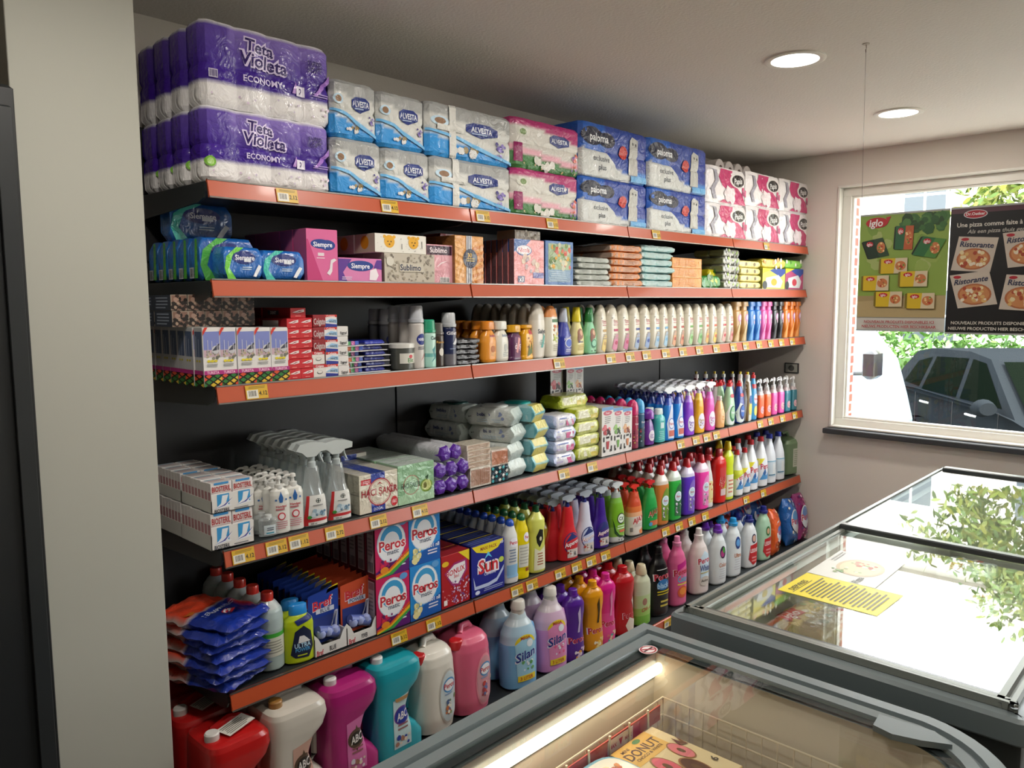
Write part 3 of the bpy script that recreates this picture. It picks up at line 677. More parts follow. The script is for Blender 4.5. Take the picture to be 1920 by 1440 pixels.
place_carton(2, 633, 716, 482, 'low pink and purple sanitary towel box', 'box', 'low pink boxes on the second shelf', 0xD77FB4, 0xA8729C, 0xC27FA8,
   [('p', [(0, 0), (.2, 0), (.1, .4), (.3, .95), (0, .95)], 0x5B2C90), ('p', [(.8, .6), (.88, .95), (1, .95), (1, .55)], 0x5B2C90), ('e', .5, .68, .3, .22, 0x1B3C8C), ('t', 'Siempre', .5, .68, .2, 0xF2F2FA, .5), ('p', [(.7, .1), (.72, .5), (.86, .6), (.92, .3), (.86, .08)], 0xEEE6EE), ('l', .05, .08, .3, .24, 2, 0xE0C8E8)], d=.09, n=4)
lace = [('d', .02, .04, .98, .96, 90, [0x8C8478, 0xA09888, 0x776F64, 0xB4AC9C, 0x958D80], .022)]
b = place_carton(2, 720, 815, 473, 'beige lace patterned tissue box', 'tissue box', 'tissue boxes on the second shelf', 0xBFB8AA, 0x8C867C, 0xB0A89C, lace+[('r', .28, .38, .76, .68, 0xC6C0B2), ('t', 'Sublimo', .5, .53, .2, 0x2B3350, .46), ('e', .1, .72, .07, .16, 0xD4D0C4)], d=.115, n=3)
for (x, sx) in ((0, 1),):
    lion = lambda cx: [('e', cx, .6, .1, .34, 0xE3A92A), ('e', cx-.09, .85, .03, .09, 0xE3A92A), ('e', cx+.09, .85, .03, .09, 0xE3A92A), ('e', cx-.03, .6, .012, .03, 0x3a3020), ('e', cx+.03, .6, .012, .03, 0x3a3020), ('e', cx, .45, .015, .04, 0x3a3020)]
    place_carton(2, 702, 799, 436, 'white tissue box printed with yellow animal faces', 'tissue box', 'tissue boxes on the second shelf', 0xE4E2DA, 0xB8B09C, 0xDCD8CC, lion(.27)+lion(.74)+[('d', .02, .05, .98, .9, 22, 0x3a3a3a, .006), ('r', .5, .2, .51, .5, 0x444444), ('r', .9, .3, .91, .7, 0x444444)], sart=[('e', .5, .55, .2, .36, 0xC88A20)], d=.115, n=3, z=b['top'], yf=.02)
place_carton(2, 800, 852, 457, 'pink napkin pack with dark name band', 'napkin pack', 'pink napkin packs on the second shelf', 0xDDA0AC, 0xA8707C, 0xC890A0, [('r', .0, .74, .9, .97, 0x3A1830), ('t', 'Sublimo', .42, .86, .13, 0xE8D8E0, .8), ('p', [(.3, .4), (.5, .55), (.75, .6), (.5, .5)], 0xF0DCE0), ('r', .45, .03, .8, .17, 0xE8E4E4), ('b', .48, .04, .78, .16, 0x222222)], d=.12, n=2, mat='foil', yf=.03)
place_carton(2, 826, 868, 437, 'pink napkin pack standing behind the orange packs', 'napkin pack', None, 0xC95860, 0x8A3038, 0xA84048, [('r', .1, .8, .9, .95, 0xE08088)], d=.1, n=1, mat='foil', yf=.17)
stripe = [('p', [(.0+.0, .08+.14*i), (.3, .0+.14*i), (.3, .06+.14*i), (0, .14+.14*i)], 0xE8B070) for i in range(6)]+[('p', [(.62, .0+.14*i), (1, .08+.14*i), (1, .14+.14*i), (.62, .06+.14*i)], 0xC97820) for i in range(6)]
place_carton(2, 853, 907, 440, 'orange striped napkin pack with round dark label', 'napkin pack', 'orange napkin packs on the second shelf', 0xD99A50, 0x8C6030, 0xB07838, stripe+[('r', .38, 0, .58, 1, 0xB8B8BC), ('r', .44, 0, .46, 1, 0x3a4060), ('r', .52, 0, .54, 1, 0x3a4060), ('e', .52, .53, .25, .2, 0x1A2040), ('t', '30', .5, .6, .09, 0xE0B030, .3), ('l', .36, .46, .68, .55, 2, 0xC0A040)], d=.1, n=3, mat='foil')
nic = [('p', [(0, .72), (.3, .8), (.55, 1), (0, 1)], 0x2C5AA0), ('e', .32, .76, .26, .12, 0x24468C), ('e', .32, .77, .24, .1, 0xE8E4E8), ('t', 'Nicols', .32, .77, .1, 0xC02838, .4), ('d', .2, .25, .8, .62, 14, [0xC8A898, 0x9A8088, 0xD8C0A8, 0xB09090], .07), ('r', .12, .06, .34, .2, 0x22326C), ('t', 'x3', .23, .13, .1, 0xF0F0F0, .2), ('r', .62, .16, .98, .28, 0x5A5AA0)]
place_carton(2, 963, 1020, 447, 'pink and blue cleaning cloth packet', 'cleaning cloths', 'pink cleaning cloth packets on the second shelf', 0xE08C8C, 0x6A5058, 0x4060A0, nic, d=.026, n=13, mat='foil', gap=.006)
r = place_carton(2, 965, 1013, 430, 'clear bag of beige pegs on top of the pink cloth packets', 'bag', None, 0xB8A898, 0x9A8C80, 0xC0B4A8, [('d', .05, .05, .95, .95, 50, [0xD8CCBC, 0x8A7A6C, 0xA89888], .05)], d=.1, mat='film', yf=.03, z=SZ[2]+.178)
place_carton(2, 1022, 1075, 450, 'blue edged cloth packet with fruit and vegetable picture', 'cleaning cloths', 'fruit picture packets on the second shelf', 0x4F78B4, 0x35507C, 0x4a6a9a, [('r', .1, .08, .9, .94, 0x9CB08A), ('r', .1, .08, .9, .36, 0x7E9CB8), ('d', .15, .38, .88, .92, 46, [0xC84A2C, 0xD8A030, 0x6C8A3C, 0xC8C8B0, 0x50702C, 0xE0D0A0], .06), ('l', .12, .1, .88, .34, 5, 0xA8C0D0)], d=.04, n=5, mat='film')
def cloths(pl, pr, pt, st, lb, c1, c2, **k):
    place_pillow(2, pl, pr, pt, lb, 'cleaning cloths', 'stacked cloth packets on the second shelf', c1, c2, [('l', .02, .1, .98, .9, 4, c2)], d=.17, st=st, mat='film', name='cloth_packet', fold=.007, crimp=.014, **k)
cloths(1082, 1145, 480, 5, 'pale grey floor cloth packet', 0xB9BDB6, 0x9FA49C, seed=3, n=2)
cloths(1146, 1205, 457, 6, 'orange floor cloth packet in clear wrap', 0xDE8A4C, 0xB8A090, seed=4, n=2)
cloths(1205, 1266, 457, 6, 'pale teal floor cloth packet', 0x9CC4C4, 0xC4D0CE, seed=5, n=2)
place_carton(2, 1261, 1316, 482, 'folded bright orange dusting cloths in clear wrap', 'cleaning cloths', 'orange dusters on the second shelf', 0xE89A4A, 0xC07830, 0xD88A40, [('p', [(.1, .1), (.9, .02), (.9, .06), (.1, .16)], 0xF4B878), ('l', .02, .1, .98, .95, 5, 0xC87A34), ('p', [(.2, .05), (.5, .16), (.8, .04), (.5, .12)], 0xF8C890)], d=.15, st=3, mat='film')
for i, (pl, pr, pt, c, lb, yf) in enumerate(((1316, 1350, 516, 0x2E8A38, 'green sponge packet slumped on the second shelf', .03), (1328, 1362, 504, 0xC8C01C, 'yellow sponge packet leaning behind the green one', .07), (1316, 1345, 493, 0xC4B820, 'dim yellow sponge packet at the back', .2))):
    place_pillow(2, pl, pr, pt, lb, 'sponge packet', 'sponge packets on the second shelf', c, c, [('d', .1, .1, .9, .9, 8, [0xE8E040, 0x2A6A20], .08)], d=.07, seed=i, fold=.012, yf=yf)
place_pillow(2, 1357, 1388, 465, 'small grey and lime scourer packet', 'scourer packet', 'grey scourer packets on the second shelf', 0xA8A8A0, 0x8A9270, [('d', .1, .1, .9, .9, 12, [0x9CC83C, 0x444844, 0xD0D0C8], .06)], d=.09, st=5, n=2, seed=8, crimp=.01)
place_pillow(2, 1388, 1427, 487, 'small pale yellow sponge packet', 'sponge packet', 'pale yellow packets on the second shelf', 0xE8DC8C, 0xE0D480, [('e', .3, .5, .05, .25, 0x6a5a30), ('e', .7, .5, .05, .25, 0x6a5a30)], d=.09, st=4, n=2, seed=9, crimp=.01)
SW = lambda c: [('p', [(0, .75), (.5, 1), (0, 1)], 0xE8D820), ('p', [(.3, .9), (.8, .6), (1, .8), (1, 1), (.5, 1)], 0x2A4A9C), ('p', [(.1, .1), (.15, .55), (.7, .7), (.9, .4), (.8, .08)], 0xD8DCDC), ('e', .5, .35, .13, .17, c), ('e', .1, .2, .1, .2, 0x3a4444)]
b1 = place_carton(2, 1430, 1472, 502, 'yellow and white duster refill box', 'box', 'duster refill boxes on the second shelf', 0xD8D060, 0x8A8C40, 0xC8C858, SW(0xC8B030), d=.1, n=2)
b2 = place_carton(2, 1473, 1506, 503, 'lime and pink duster refill box', 'box', 'duster refill boxes on the second shelf', 0xB84A78, 0x7ABF3C, 0x86C848, SW(0xC84050), d=.1, n=2)
place_pillow(2, 1431, 1472, 483, 'yellow duster packet lying on the refill boxes', 'duster packet', 'duster packets on the refill boxes', 0xE0CC50, 0xD8C850, [('d', .05, .1, .95, .9, 10, [0xF0F0E0, 0xE09030], .05)], d=.12, z=b1['top'], seed=1)
place_pillow(2, 1472, 1505, 486, 'lime duster packet lying nearest the window wall', 'duster packet', 'duster packets on the refill boxes', 0x86CC4C, 0x7CC044, [('d', .05, .1, .95, .9, 6, [0xF0F0E0, 0x50A030], .05)], d=.12, z=b2['top'], seed=2)
# ------------------------------------------------ THIRD SHELF
GP = 'tall white picture boxes on the third shelf'
mosque = [('r', .04, .5, .96, .93, 0x7C86C4), ('r', .04, .5, .96, .62, 0xC4A8B4), ('d', .2, .47, .96, .6, 16, [0x6C6A60, 0x8C8878, 0xB4A888], .09), ('e', .72, .62, .2, .07, 0xC8C8CC), ('p', [(.5, .6), (.75, .68), (.95, .73), (.95, .62)], 0x3C3E4C)]+\
 [('r', q, .55, q+.03, .55+hh, 0xD4D4DC) for q, hh in ((.26, .24), (.5, .22), (.8, .18), (.9, .14))]+[('p', [(.0, .86), (.3, 1), (.12, 1), (0, .93)], 0xD03828)]+\
 [('e', .3+.2*i, .43, .1, .022, 0xD8C830) for i in range(3)]+[('l', .1, .33, .8, .39, 2, 0x909090), ('t', 'TURISTA', .5, .235, .035, 0xF0C8E0, .6), ]
def lozenge(W=4, y0=0, y1=.2):
    o = [('r', 0, y0, 1, y1, 0x18180C)]; cs = [0x2E7A34, 0xD8502C, 0xD8B838]
    for i in range(W*2+1):
        for j in range(4):
            if (i+j) % 2 == 0:
                cx = i/(W*2); cyy = y0+(y1-y0)*(j+.5)/4; rx = .5/W*.7; ry = (y1-y0)/4*.75
                o.append(('p', [(max(0, cx-rx), cyy), (cx, cyy-ry), (min(1, cx+rx), cyy), (cx, cyy+ry)], cs[(i+2*j) % 3]))
    return o
TU = mosque+lozenge(2, .0, .2)+[('r', 0, .2, 1, .27, 0xB02A7C), ('t', 'TURISTA', .5, .235, .045, 0xF0C8E0, .7)]
TS = [('r', .1, .5, .9, .93, 0x4C5A78), ('r', .2, .5, .28, .85, 0x9aa4b8), ('r', .5, .5, .56, .8, 0x9aa4b8), ('e', .3, .43, .1, .02, 0xC8B830), ('e', .6, .43, .1, .02, 0xC8B830)]+lozenge(1, 0, .2)+[('r', 0, .2, 1, .27, 0xB02A7C)]
edges = [380, 413, 444.5, 478, 508, 541]
for i in range(5):
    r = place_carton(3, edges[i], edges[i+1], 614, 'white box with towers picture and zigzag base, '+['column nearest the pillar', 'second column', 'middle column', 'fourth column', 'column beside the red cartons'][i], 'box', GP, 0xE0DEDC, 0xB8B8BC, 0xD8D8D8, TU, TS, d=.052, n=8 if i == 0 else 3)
    if i == 0: tz = r['top']
# darker patterned boxes lying over them
e2 = [321, 352, 383, 415, 446, 477]
pat = [('r', .05, .05, .95, .95, 0x8C6A5C), ('d', .08, .08, .92, .92, 26, [0x1E1814, 0x3A2A24, 0xB89C88, 0x241C18], .12), ('e', .3, .7, .14, .14, 0xB09080)]
for i in range(5):
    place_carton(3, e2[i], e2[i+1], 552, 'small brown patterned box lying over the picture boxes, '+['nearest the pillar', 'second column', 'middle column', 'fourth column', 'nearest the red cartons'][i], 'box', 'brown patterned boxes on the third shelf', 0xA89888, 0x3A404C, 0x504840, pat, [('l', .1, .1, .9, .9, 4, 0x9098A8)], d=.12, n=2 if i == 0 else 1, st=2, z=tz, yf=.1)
RT = lambda: [('p', [(.1, .55), (.5, .75), (.9, .85), (.9, .6), (.5, .5)], 0xE8E0E0), ('p', [(.3, .5), (.6, .7), (.85, .72), (.6, .6)], 0x902018), ('l', .3, .12, .8, .28, 1, 0xE89088)]
GC = 'toothpaste cartons on the third shelf'
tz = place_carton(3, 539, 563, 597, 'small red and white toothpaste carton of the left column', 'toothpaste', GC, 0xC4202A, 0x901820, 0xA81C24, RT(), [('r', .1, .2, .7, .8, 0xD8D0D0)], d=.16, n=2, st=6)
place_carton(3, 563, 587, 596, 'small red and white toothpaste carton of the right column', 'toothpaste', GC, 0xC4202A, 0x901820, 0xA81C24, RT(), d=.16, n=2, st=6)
r = place_carton(3, 543, 572, 577, 'red toothpaste carton lying across the top of the red columns', 'toothpaste', GC, 0xC4202A, 0x8A1820, 0xA81C24, RT(), [('r', .2, .3, .6, .75, 0x303840), ('t', 'DENT', .4, .52, .3, 0xD8D0D0, .35)], d=.17, n=2, z=tz['top'], yf=.03)
r = place_carton(3, 586, 610, 659, 'small white soap carton with red band, low in the stack', 'soap carton', GC, 0xDEDAD4, 0xB0A8A4, 0xC8C4C0, [('r', 0, .76, 1, 1, 0xC02028), ('t', 'Colgate', .5, .88, .16, 0xF0F0F0, .8), ('e', .5, .4, .22, .14, 0x30343C), ('e', .5, .42, .19, .11, 0xDEDAD4)], d=.08, st=2, n=3)
place_carton(3, 586, 610, 590, 'dark red toothpaste carton stacked on the white soap cartons', 'toothpaste', GC, 0x8C1820, 0x70141C, 0x8890A8, [('t', 'Colgate', .5, .45, .5, 0xC8B8B8, .9)], d=.18, st=3, n=1, z=r['top'])
place_carton(3, 610, 633.5, 590, 'red, white and blue toothpaste carton', 'toothpaste', GC, 0xE4E2E2, 0x7a2430, 0x9AA0B0, [('r', 0, .8, 1, 1, 0xC83028), ('t', 'Colgate', .5, .89, .18, 0xF0E0E0, .7), ('p', [(0, .0), (1, 0), (1, .2), (0, .32)], 0x1E2C8C), ('p', [(.0, .4), (.5, .7), (1, .6), (1, .3), (.4, .4)], 0x9CC4E4), ('t', 'WHITE', .64, .45, .18, 0x2a2a3a, .6)], d=.18, st=5, n=2)
place_carton(3, 633.5, 654, 612, 'white toothpaste carton with black script', 'toothpaste', GC, 0xDCDAD8, 0xA8A8A8, 0xC0C0C0, [('t', 'Signal', .55, .35, .26, 0x1C1C24, .62), ('l', .3, .1, .9, .18, 1, 0x606060)], d=.18, st=5, n=2)
def blister(px0, px1, pt, lb, fc, art, st, yf, d=.15, n=1):
    z = SZ[3]; xa = XS(px0, yf, z); xb = XS(px1, yf, z); H = (ZS(pt, xa, yf)-z)/st; w = xb-xa
    root = empty('blister_pack'); g = G(); g.box((-w/2, -d/2, 0), (w/2, d/2, .0022), 0xDCDCDC); g.build('backing_card', 'card', root)
    g = G(); g.box((-w/2+.006, -d/2+.02, .0022), (w/2-.012, d/2-.01, H-.002), fc, .004); g.art(art, lambda x, y, l: (x-w/2, -d/2+.02-l, y), w, H); g.build('contents', 'foil', root)
    repeat(root, lb, 'toiletry packet', 'packets lying stacked on the third shelf', (xa+xb)/2, yf+d/2, z, n=n, dy=d, st=st, dz=H, jit=.016, rj=.12)
blister(655, 690, 640, 'flat packet of coloured toothbrush heads', 0x4A5AB0, [('r', .1+.2*i, .2, .28+.2*i, .9, c) for i, c in enumerate((0xD87040, 0x50A060, 0xC060A0, 0x4060C0))], 6, .03)
blister(692, 735, 638, 'flat deep blue packet', 0x202C94, [('r', .1, .3, .9, .5, 0x3A48B8)], 6, .03)
jr = place_bottle(3, 776, 641, 'clear jar of cotton with a white screw lid', 'jar', None, 'can', 0x4E524E, ('ribbed', 0xDCDCD8, .17, 1.02), [('r', .12, .28, .88, .72, 0xD8D8D0), ('t', 'Elit', .55, .42, .18, 0x3C7A3C, .5), ('e', .55, .58, .09, .08, 0xC03040)], w=.088, dr=1, p=2, name='cotton_jar')
def nv(c, n, pr, pt, lb, w=.052, cap=0xB8BCC4, n2=1, **k): place_bottle(3, pr, pt, lb, 'spray can', 'spray cans on the third shelf', 'can', c, cap=('cyl', cap, .26, .98), art=n, w=w, dr=1, p=2, name='aerosol_can', n=n2, **k)
na = [('e', .55, .62, .36, .12, 0x1A2C80), ('t', 'NIVEA', .55, .62, .06, 0xE8E8F0, .5), ('p', [(.5, .2), (.9, .35), (.85, .3), (.45, .17)], 0xB04040), ('l', .2, .4, .8, .48, 2, 0x5a5a64)]
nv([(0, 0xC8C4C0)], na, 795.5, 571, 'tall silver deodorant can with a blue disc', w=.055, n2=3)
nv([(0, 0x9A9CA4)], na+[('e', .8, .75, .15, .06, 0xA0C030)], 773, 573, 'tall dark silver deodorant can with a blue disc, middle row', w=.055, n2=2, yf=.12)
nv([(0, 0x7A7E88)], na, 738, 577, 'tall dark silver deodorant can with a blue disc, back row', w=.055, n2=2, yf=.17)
nv([(0, 0xA8DCD0), (.3, 0x70B8B4), (.4, 0xBEE4DA)], [('t', 'Cien', .55, .82, .09, 0x2a3a48, .5), ('p', [(.3, .15), (.6, .3), (.4, .5), (.7, .62), (.6, .4), (.8, .3)], 0x3C8C94)], 817, 597, 'mint green deodorant can with a green cap', cap=0x2C9C78)
nv([(0, 0x3A2E28)], [('t', 'Rexona', .5, .75, .07, 0xC89850, .7), ('e', .5, .45, .2, .12, 0xE0DCD4)], 832, 603, 'dark brown shaving foam can with a grey cap', cap=0x585450, w=.05)
nv([(0, 0x6C6A72), (.3, 0x1C2850), (.98, 0xC8CCD4)], [('t', 'Gillette', .5, .82, .08, 0xE8E8F0, .85), ('p', [(.4, .55), (.7, .7), (.95, .62), (.6, .52)], 0xD8DCE4), ('l', .2, .4, .8, .46, 1, 0x8090B0)], 855.5, 584, 'dark blue shaving foam can with a clear cap', cap=0xB4B8BC, w=.058)
place_pillow(3, 857, 899, 636, 'small black foil wipes packet', 'wipes packet', 'black packets stacked on the third shelf', 0x2A2A2E, 0x6a6c74, [('l', .1, .2, .9, .8, 2, 0x8a8c94)], d=.1, st=5, seed=5, fold=.008, crimp=.01, yf=.02)
GB = 'shampoo and lotion bottles on the third shelf'
def b3(pr, pt, lb, prof, cols, cap, art, w=None, pl=None, cat='shampoo', **k): return place_bottle(3, pr, pt, lb, cat, GB, prof, cols, cap, art, pl=pl, w=w, **k)
b3(928, 600, 'orange baby lotion bottle with flat orange cap', 'oval', 0xE0912A, ('wide', 0xD88220, .2, .78), [('t', 'bebe', .6, .8, .09, 0xA04860, .4), ('e', .6, .4, .16, .1, 0xB86A30), ('l', .4, .2, .8, .3, 3, 0xF0C070)], w=.078, n=5)
b3(951, 600, 'white baby lotion bottle with flat white cap', 'oval', 0xDAD8CC, ('wide', 0xD8D6CC, .2, .82), [('t', 'bebe', .6, .8, .09, 0x8090A8, .4), ('e', .6, .42, .12, .12, 0xB8BCB8), ('l', .4, .15, .8, .3, 3, 0xA0A8A8)], w=.078, n=3)
b3(975, 607, 'small plum coloured bottle with yellow lid', 'duck', 0x50204C, ('wide', 0xD8A020, .2, .95), [('r', .3, .1, .8, .85, 0x6A2858), ('t', 'duş', .55, .5, .2, 0xE8D0D8, .5), ('p', [(.4, .3), (.6, .8), (.75, .75), (.55, .25)], 0xD89090)], w=.07, p=3)
b3(997, 607, 'small yellow bottle with a red name tag', 'duck', 0xE0A41C, ('wide', 0xDC9C14, .1, .9), [('r', .5, .78, .9, .92, 0xB02430), ('p', [(.35, .1), (.5, .5), (.6, .3), (.75, .6), (.8, .2)], 0x5A6A28), ('d', .35, .2, .85, .7, 8, [0x7A3A20, 0xC87020], .05)], w=.07, p=3)
b3(1020, 569, 'tall white shampoo bottle with turquoise squiggle', 'dove', 0xD4CEC2, ('top', 0xC8C2B6, .3, 1), [('e', .6, .73, .1, .03, 0xC04038), ('t', 'Salya', .58, .5, .08, 0x2A3040, .6), ('p', [(.5, .2), (.7, .45), (.8, .4), (.65, .2)], 0x40A8A0), ('l', .4, .25, .8, .35, 3, 0x78A8A0)], w=.086, n=7)
b3(1045, 573, 'white shampoo bottle with orange cap and almond picture', 'dove', 0xDCD8C8, ('top', 0xD88A4A, .22, 1), [('r', .35, .68, .95, .74, 0x2F6A3A), ('d', .4, .4, .9, .62, 12, [0xB8783C, 0xE0C080, 0xC8682C], .09), ('d', .4, .3, .85, .42, 8, [0xB4CC50, 0xD8E080], .08), ('l', .4, .12, .8, .26, 4, 0xB0A890)], w=.084, n=2)
SCH = lambda c: [('t', 'Schauma', .52, .52, .06, 0xE8E8F0, .8, .25), ('e', .6, .38, .3, .13, 0xE0E4F4), ('e', .6, .38, .25, .11, c), ('l', .3, .12, .8, .22, 2, 0xD0D0E8)]
b3(1070, 576, 'royal blue shampoo bottle with silver pointed cap', 'schauma', 0x26349C, ('cone', 0xB4BCCC, .28, .44), SCH(0x3C60C8), pl=1046, n=2)
lady = [('e', .5, .62, .22, .16, 0x8A5030), ('e', .55, .65, .1, .08, 0xD8A888), ('e', .35, .5, .1, .14, 0x7A4428)]
b3(1094, 574, 'pale yellow shampoo bottle with bright yellow cap', 'schauma', 0xDCD290, ('cone', 0xE0CC20, .3, .46), lady+[('t', 'Blend', .5, .4, .06, 0x304080, .7), ('l', .25, .14, .8, .32, 4, 0xB89C40)], pl=1071, n=2)
b3(1117, 575, 'mint green shampoo bottle with dark green cap', 'schauma', 0x88CCA0, ('cone', 0x2C8048, .3, .46), lady+[('e', .55, .32, .25, .13, 0x2E7A58), ('e', .55, .33, .18, .09, 0x90D0B0), ('d', .3, .08, .7, .14, 3, [0x204020], .06)], pl=1095, n=2)
DV = [(1135, 0xE2C878, 'yellow'), (1157, 0xD888A8, 'rose'), (1177.5, 0xC87098, 'deep rose'), (1197.5, 0x9CB0CC, 'slate blue'), (1217, 0x88A0C8, 'blue'), (1235, 0xA4C0D4, 'light blue'), (1251, 0x9CC0D8, 'sky blue'), (1266.5, 0xD8A078, 'peach'), (1281, 0xD09070, 'copper'), (1298, 0x9CC88C, 'light green'), (1315, 0x88BC80, 'leaf green'), (1328, 0xE0B060, 'amber'), (1342.6, 0xE0C060, 'gold'), (1360, 0xD8A8A0, 'blush'), (1373.5, 0xC89088, 'dusky pink')]
pv = 1117
for i, (pr, c, nm) in enumerate(DV):
    c2 = [0xC8A060, 0xB83060, 0xB83060, 0x2A3C8C, 0x2A4C9C, 0x6AA0D0, 0x6AA8D0, 0xB04030, 0xA83830, 0x60A040, 0x50983C, 0xC85838, 0xC85030, 0xB83848, 0xB03848][i]
    nx = DV[i+1][2] if i < 14 else ''
    a = [('t', 'Dove', .56, .66, .045, 0xB05058, .5), ('l', .35, .55, .8, .64, 2, 0xC08088), ('r', .4, .44, .82, .49, c2), ('p', [(.3, .08), (.42, .3), (.6, .4), (.85, .36), (.9, .12), (.6, .02)], c), ('e', .62, .2, .14, .04, c2), ('e', .3, .72, .04, .012, 0x888888), ('l', .4, .28, .8, .4, 3, 0xA89890)]
    b3(pr, 571-i*.15, 'cream domed shampoo bottle with '+nm+' lower panel', 'dove', 0xD8D2C0, ('top', 0xCDC6B4, .24, 1), a, pl=pv, n=2 if i % 3 else 3, dr=.7, cat='shampoo'); pv = pr
VD = [(1388, 0xB89058, 'gold', 2), (1409.5, 0x2E78C8, 'bright blue', 1), (1425.5, 0x2E78C8, 'bright blue', 1), (1436.5, 0xE060A8, 'hot pink', 1), (1446.5, 0xE060A8, 'hot pink', 1), (1458, 0x1E1C20, 'black', 1), (1468, 0x1E1C20, 'black', 1), (1479, 0xE07C28, 'orange', 1), (1489, 0xE07C28, 'orange', 1), (1500, 0xE07C28, 'orange', 1)]
VD = [(1374+0, 1388.5, 0xB89058, 'gold', 'nearer the cream bottles'), (1388.5, 1401.5, 0xB89058, 'gold', 'nearer the blue ones'), (1401.5, 1414.3, 0x2E78C8, 'bright blue', 'beside gold'), (1414.3, 1425.7, 0x2E78C8, 'bright blue', 'beside pink'),
      (1425.7, 1436.5, 0xE060A8, 'hot pink', 'beside blue'), (1436.5, 1446.6, 0xE060A8, 'hot pink', 'beside black'), (1446.6, 1457.8, 0x1E1C20, 'black', 'beside pink'), (1457.8, 1468, 0x1E1C20, 'black', 'beside orange'),
      (1468, 1479, 0xE07C28, 'orange', 'beside black'), (1479, 1489.5, 0xE07C28, 'orange', 'in the middle of three'), (1489.5, 1500, 0xE07C28, 'orange', 'last before the wall')]
for pl, pr, c, nm, wh in VD:
    b3(pr, 564, 'slim twisted '+nm+' shower gel bottle '+wh, 'slim', c, ('wide', c, .12, .95), [('e', .58, .66, .26, .11, 0xC888B8 if c != 0x2E78C8 else 0x5090D8), ('e', .6, .67, .16, .07, 0xE8D8E8), ('e', .6, .52, .1, .06, 0xD8C0D0), ('p', [(.15, .0), (.4, .45), (.6, .5), (.4, .2), (.45, 0)], 0xD8C090 if nm == 'gold' else (0x6AA8E8 if 'blue' in nm else 0xF090C8 if 'pink' in nm else 0x3C3C44 if nm == 'black' else 0xF0A050))], pl=pl, n=2, cat='shower gel', p=2.2)
# big packs and drawing items handled; price tickets follow the rails at the end
# ------------------------------------------------ FOURTH SHELF
GBX = 'white glue carton trays on the fourth shelf'
def tray(pt, z, lb):
    d = .2; pl, pr = 396, 476; yf = .02; xa = XS(pl, yf, z+.05); xb = XS(pr, yf, z+.05); w = xb-xa; H = ZS(pt, xa, yf)-z
    root = empty('display_tray'); g = G(); t = .002; hl = H*.42
    g.box((-w/2, -d/2, 0), (w/2, d/2, t), 0xD8D8D4)
    g.box((-w/2, -d/2, 0), (w/2, -d/2+t, H*.62), 0xDEDCD8); g.box((-w/2, d/2-t, 0), (w/2, d/2, H*.6), 0xC8C8C4)
    g.box((-w/2, -d/2, 0), (-w/2+t, d/2, hl), 0xCFCFCA); g.box((w/2-t, -d/2, 0), (w/2, d/2, hl), 0xCFCFCA)
    a = []
    for cx in (.27, .76):
        a += [('r', cx-.14, .3, cx+.14, .98, 0x3C94CC), ('p', [(cx-.2, .22), (cx-.05, .5), (cx-.02, .9), (cx+.12, .9), (cx+.06, .5), (cx+.2, .62), (cx+.1, .4), (cx+.2, .3)], 0xE4E8EC), ('p', [(cx-.2, .25), (cx, .38), (cx+.22, .72), (cx+.04, .35)], 0x44489C)]
    a += [('t', 'BIOSTERIL', .24, .12, .18, 0x24283C, .36), ('l', .5, .06, .96, .16, 1, 0x707478)]
    g.art(a, lambda x, y, l: (x-w/2, -d/2-l, y), w, H*.62); g.build('tray', 'card', root)
    n = 9
    for c in range(2):
        for i in range(n):
            cw = w/2-.003; cd = (d-.006)/n; g = G(); x = -w/4+w/2*c; y = -d/2+.003+cd*(i+.5)
            g.box((-cw/2, -cd/2+.0005, t), (cw/2, cd/2-.0005, H-.001*(i % 3)), 0xDEDAD8, .0008)
            g.side([('r', .15, .4, .85, .7, 0xB8888C), ('r', .3, .1, .7, .38, 0x9094A0)], cw, cd, H)
            g.art([('r', .1, .05, .9, .95, [0xC8C4C4, 0xB8A4A4, 0x9AACB8][i % 3])], lambda u, v, l: (u-cw/2, v-cd/2, H+l-.001*(i % 3)), cw, cd)
            if i == 0: g.art([('r', .15, .93, .85, 1, 0x3C8CC8), ('r', 0, .66, 1, .67, 0x902028), ('t', 'BIOSTERIL', .5, .79, .17, 0xB03034, .9)], lambda u, v, l: (u-cw/2, -cd/2-l, v), cw, H)
            g.build('carton', 'card', root, None, (x, y, 0))
    r = repeat(root, lb, 'carton tray', GBX, (xa+xb)/2, yf+d/2, z, n=2, dy=d+.004, jit=0, strip=False)
    return z+H
z1 = tray(966, SZ[4], 'tray of small white cartons with blue squares, bottom of the stack')
tray(908, z1+.001, 'tray of small white cartons with blue squares, top of the stack')
def b4(pr, pt, lb, prof, cols, cap, art, cat, grp, **k): return place_bottle(4, pr, pt, lb, cat, grp, prof, cols, cap, art, **k)
hg = [('p', [(.5, .92), (.62, .78), (.58, .68), (.42, .68), (.38, .78)], 0x2C64A8), ('r', .2, .72, .3, .76, 0x2C64A8), ('r', .72, .72, .8, .76, 0x2C64A8), ('t', 'Handgel', .5, .6, .05, 0xB03040, .6), ('l', .2, .5, .8, .57, 1, 0xB06068), ('e', .5, .38, .2, .085, 0xC03040), ('e', .5, .38, .14, .06, 0xE8E0E0), ('l', .15, .1, .85, .28, 4, 0xC08088)]
GH = 'hand gel pump bottles on the fourth shelf'
b4(540, 889, 'white hand gel pump bottle nearer the carton trays', 'square', 0xDCDCD6, ('pump', 0xD8D8D4, .22, .42), hg, 'pump bottle', GH, w=.062, dr=.6, n=6, yf=.03)
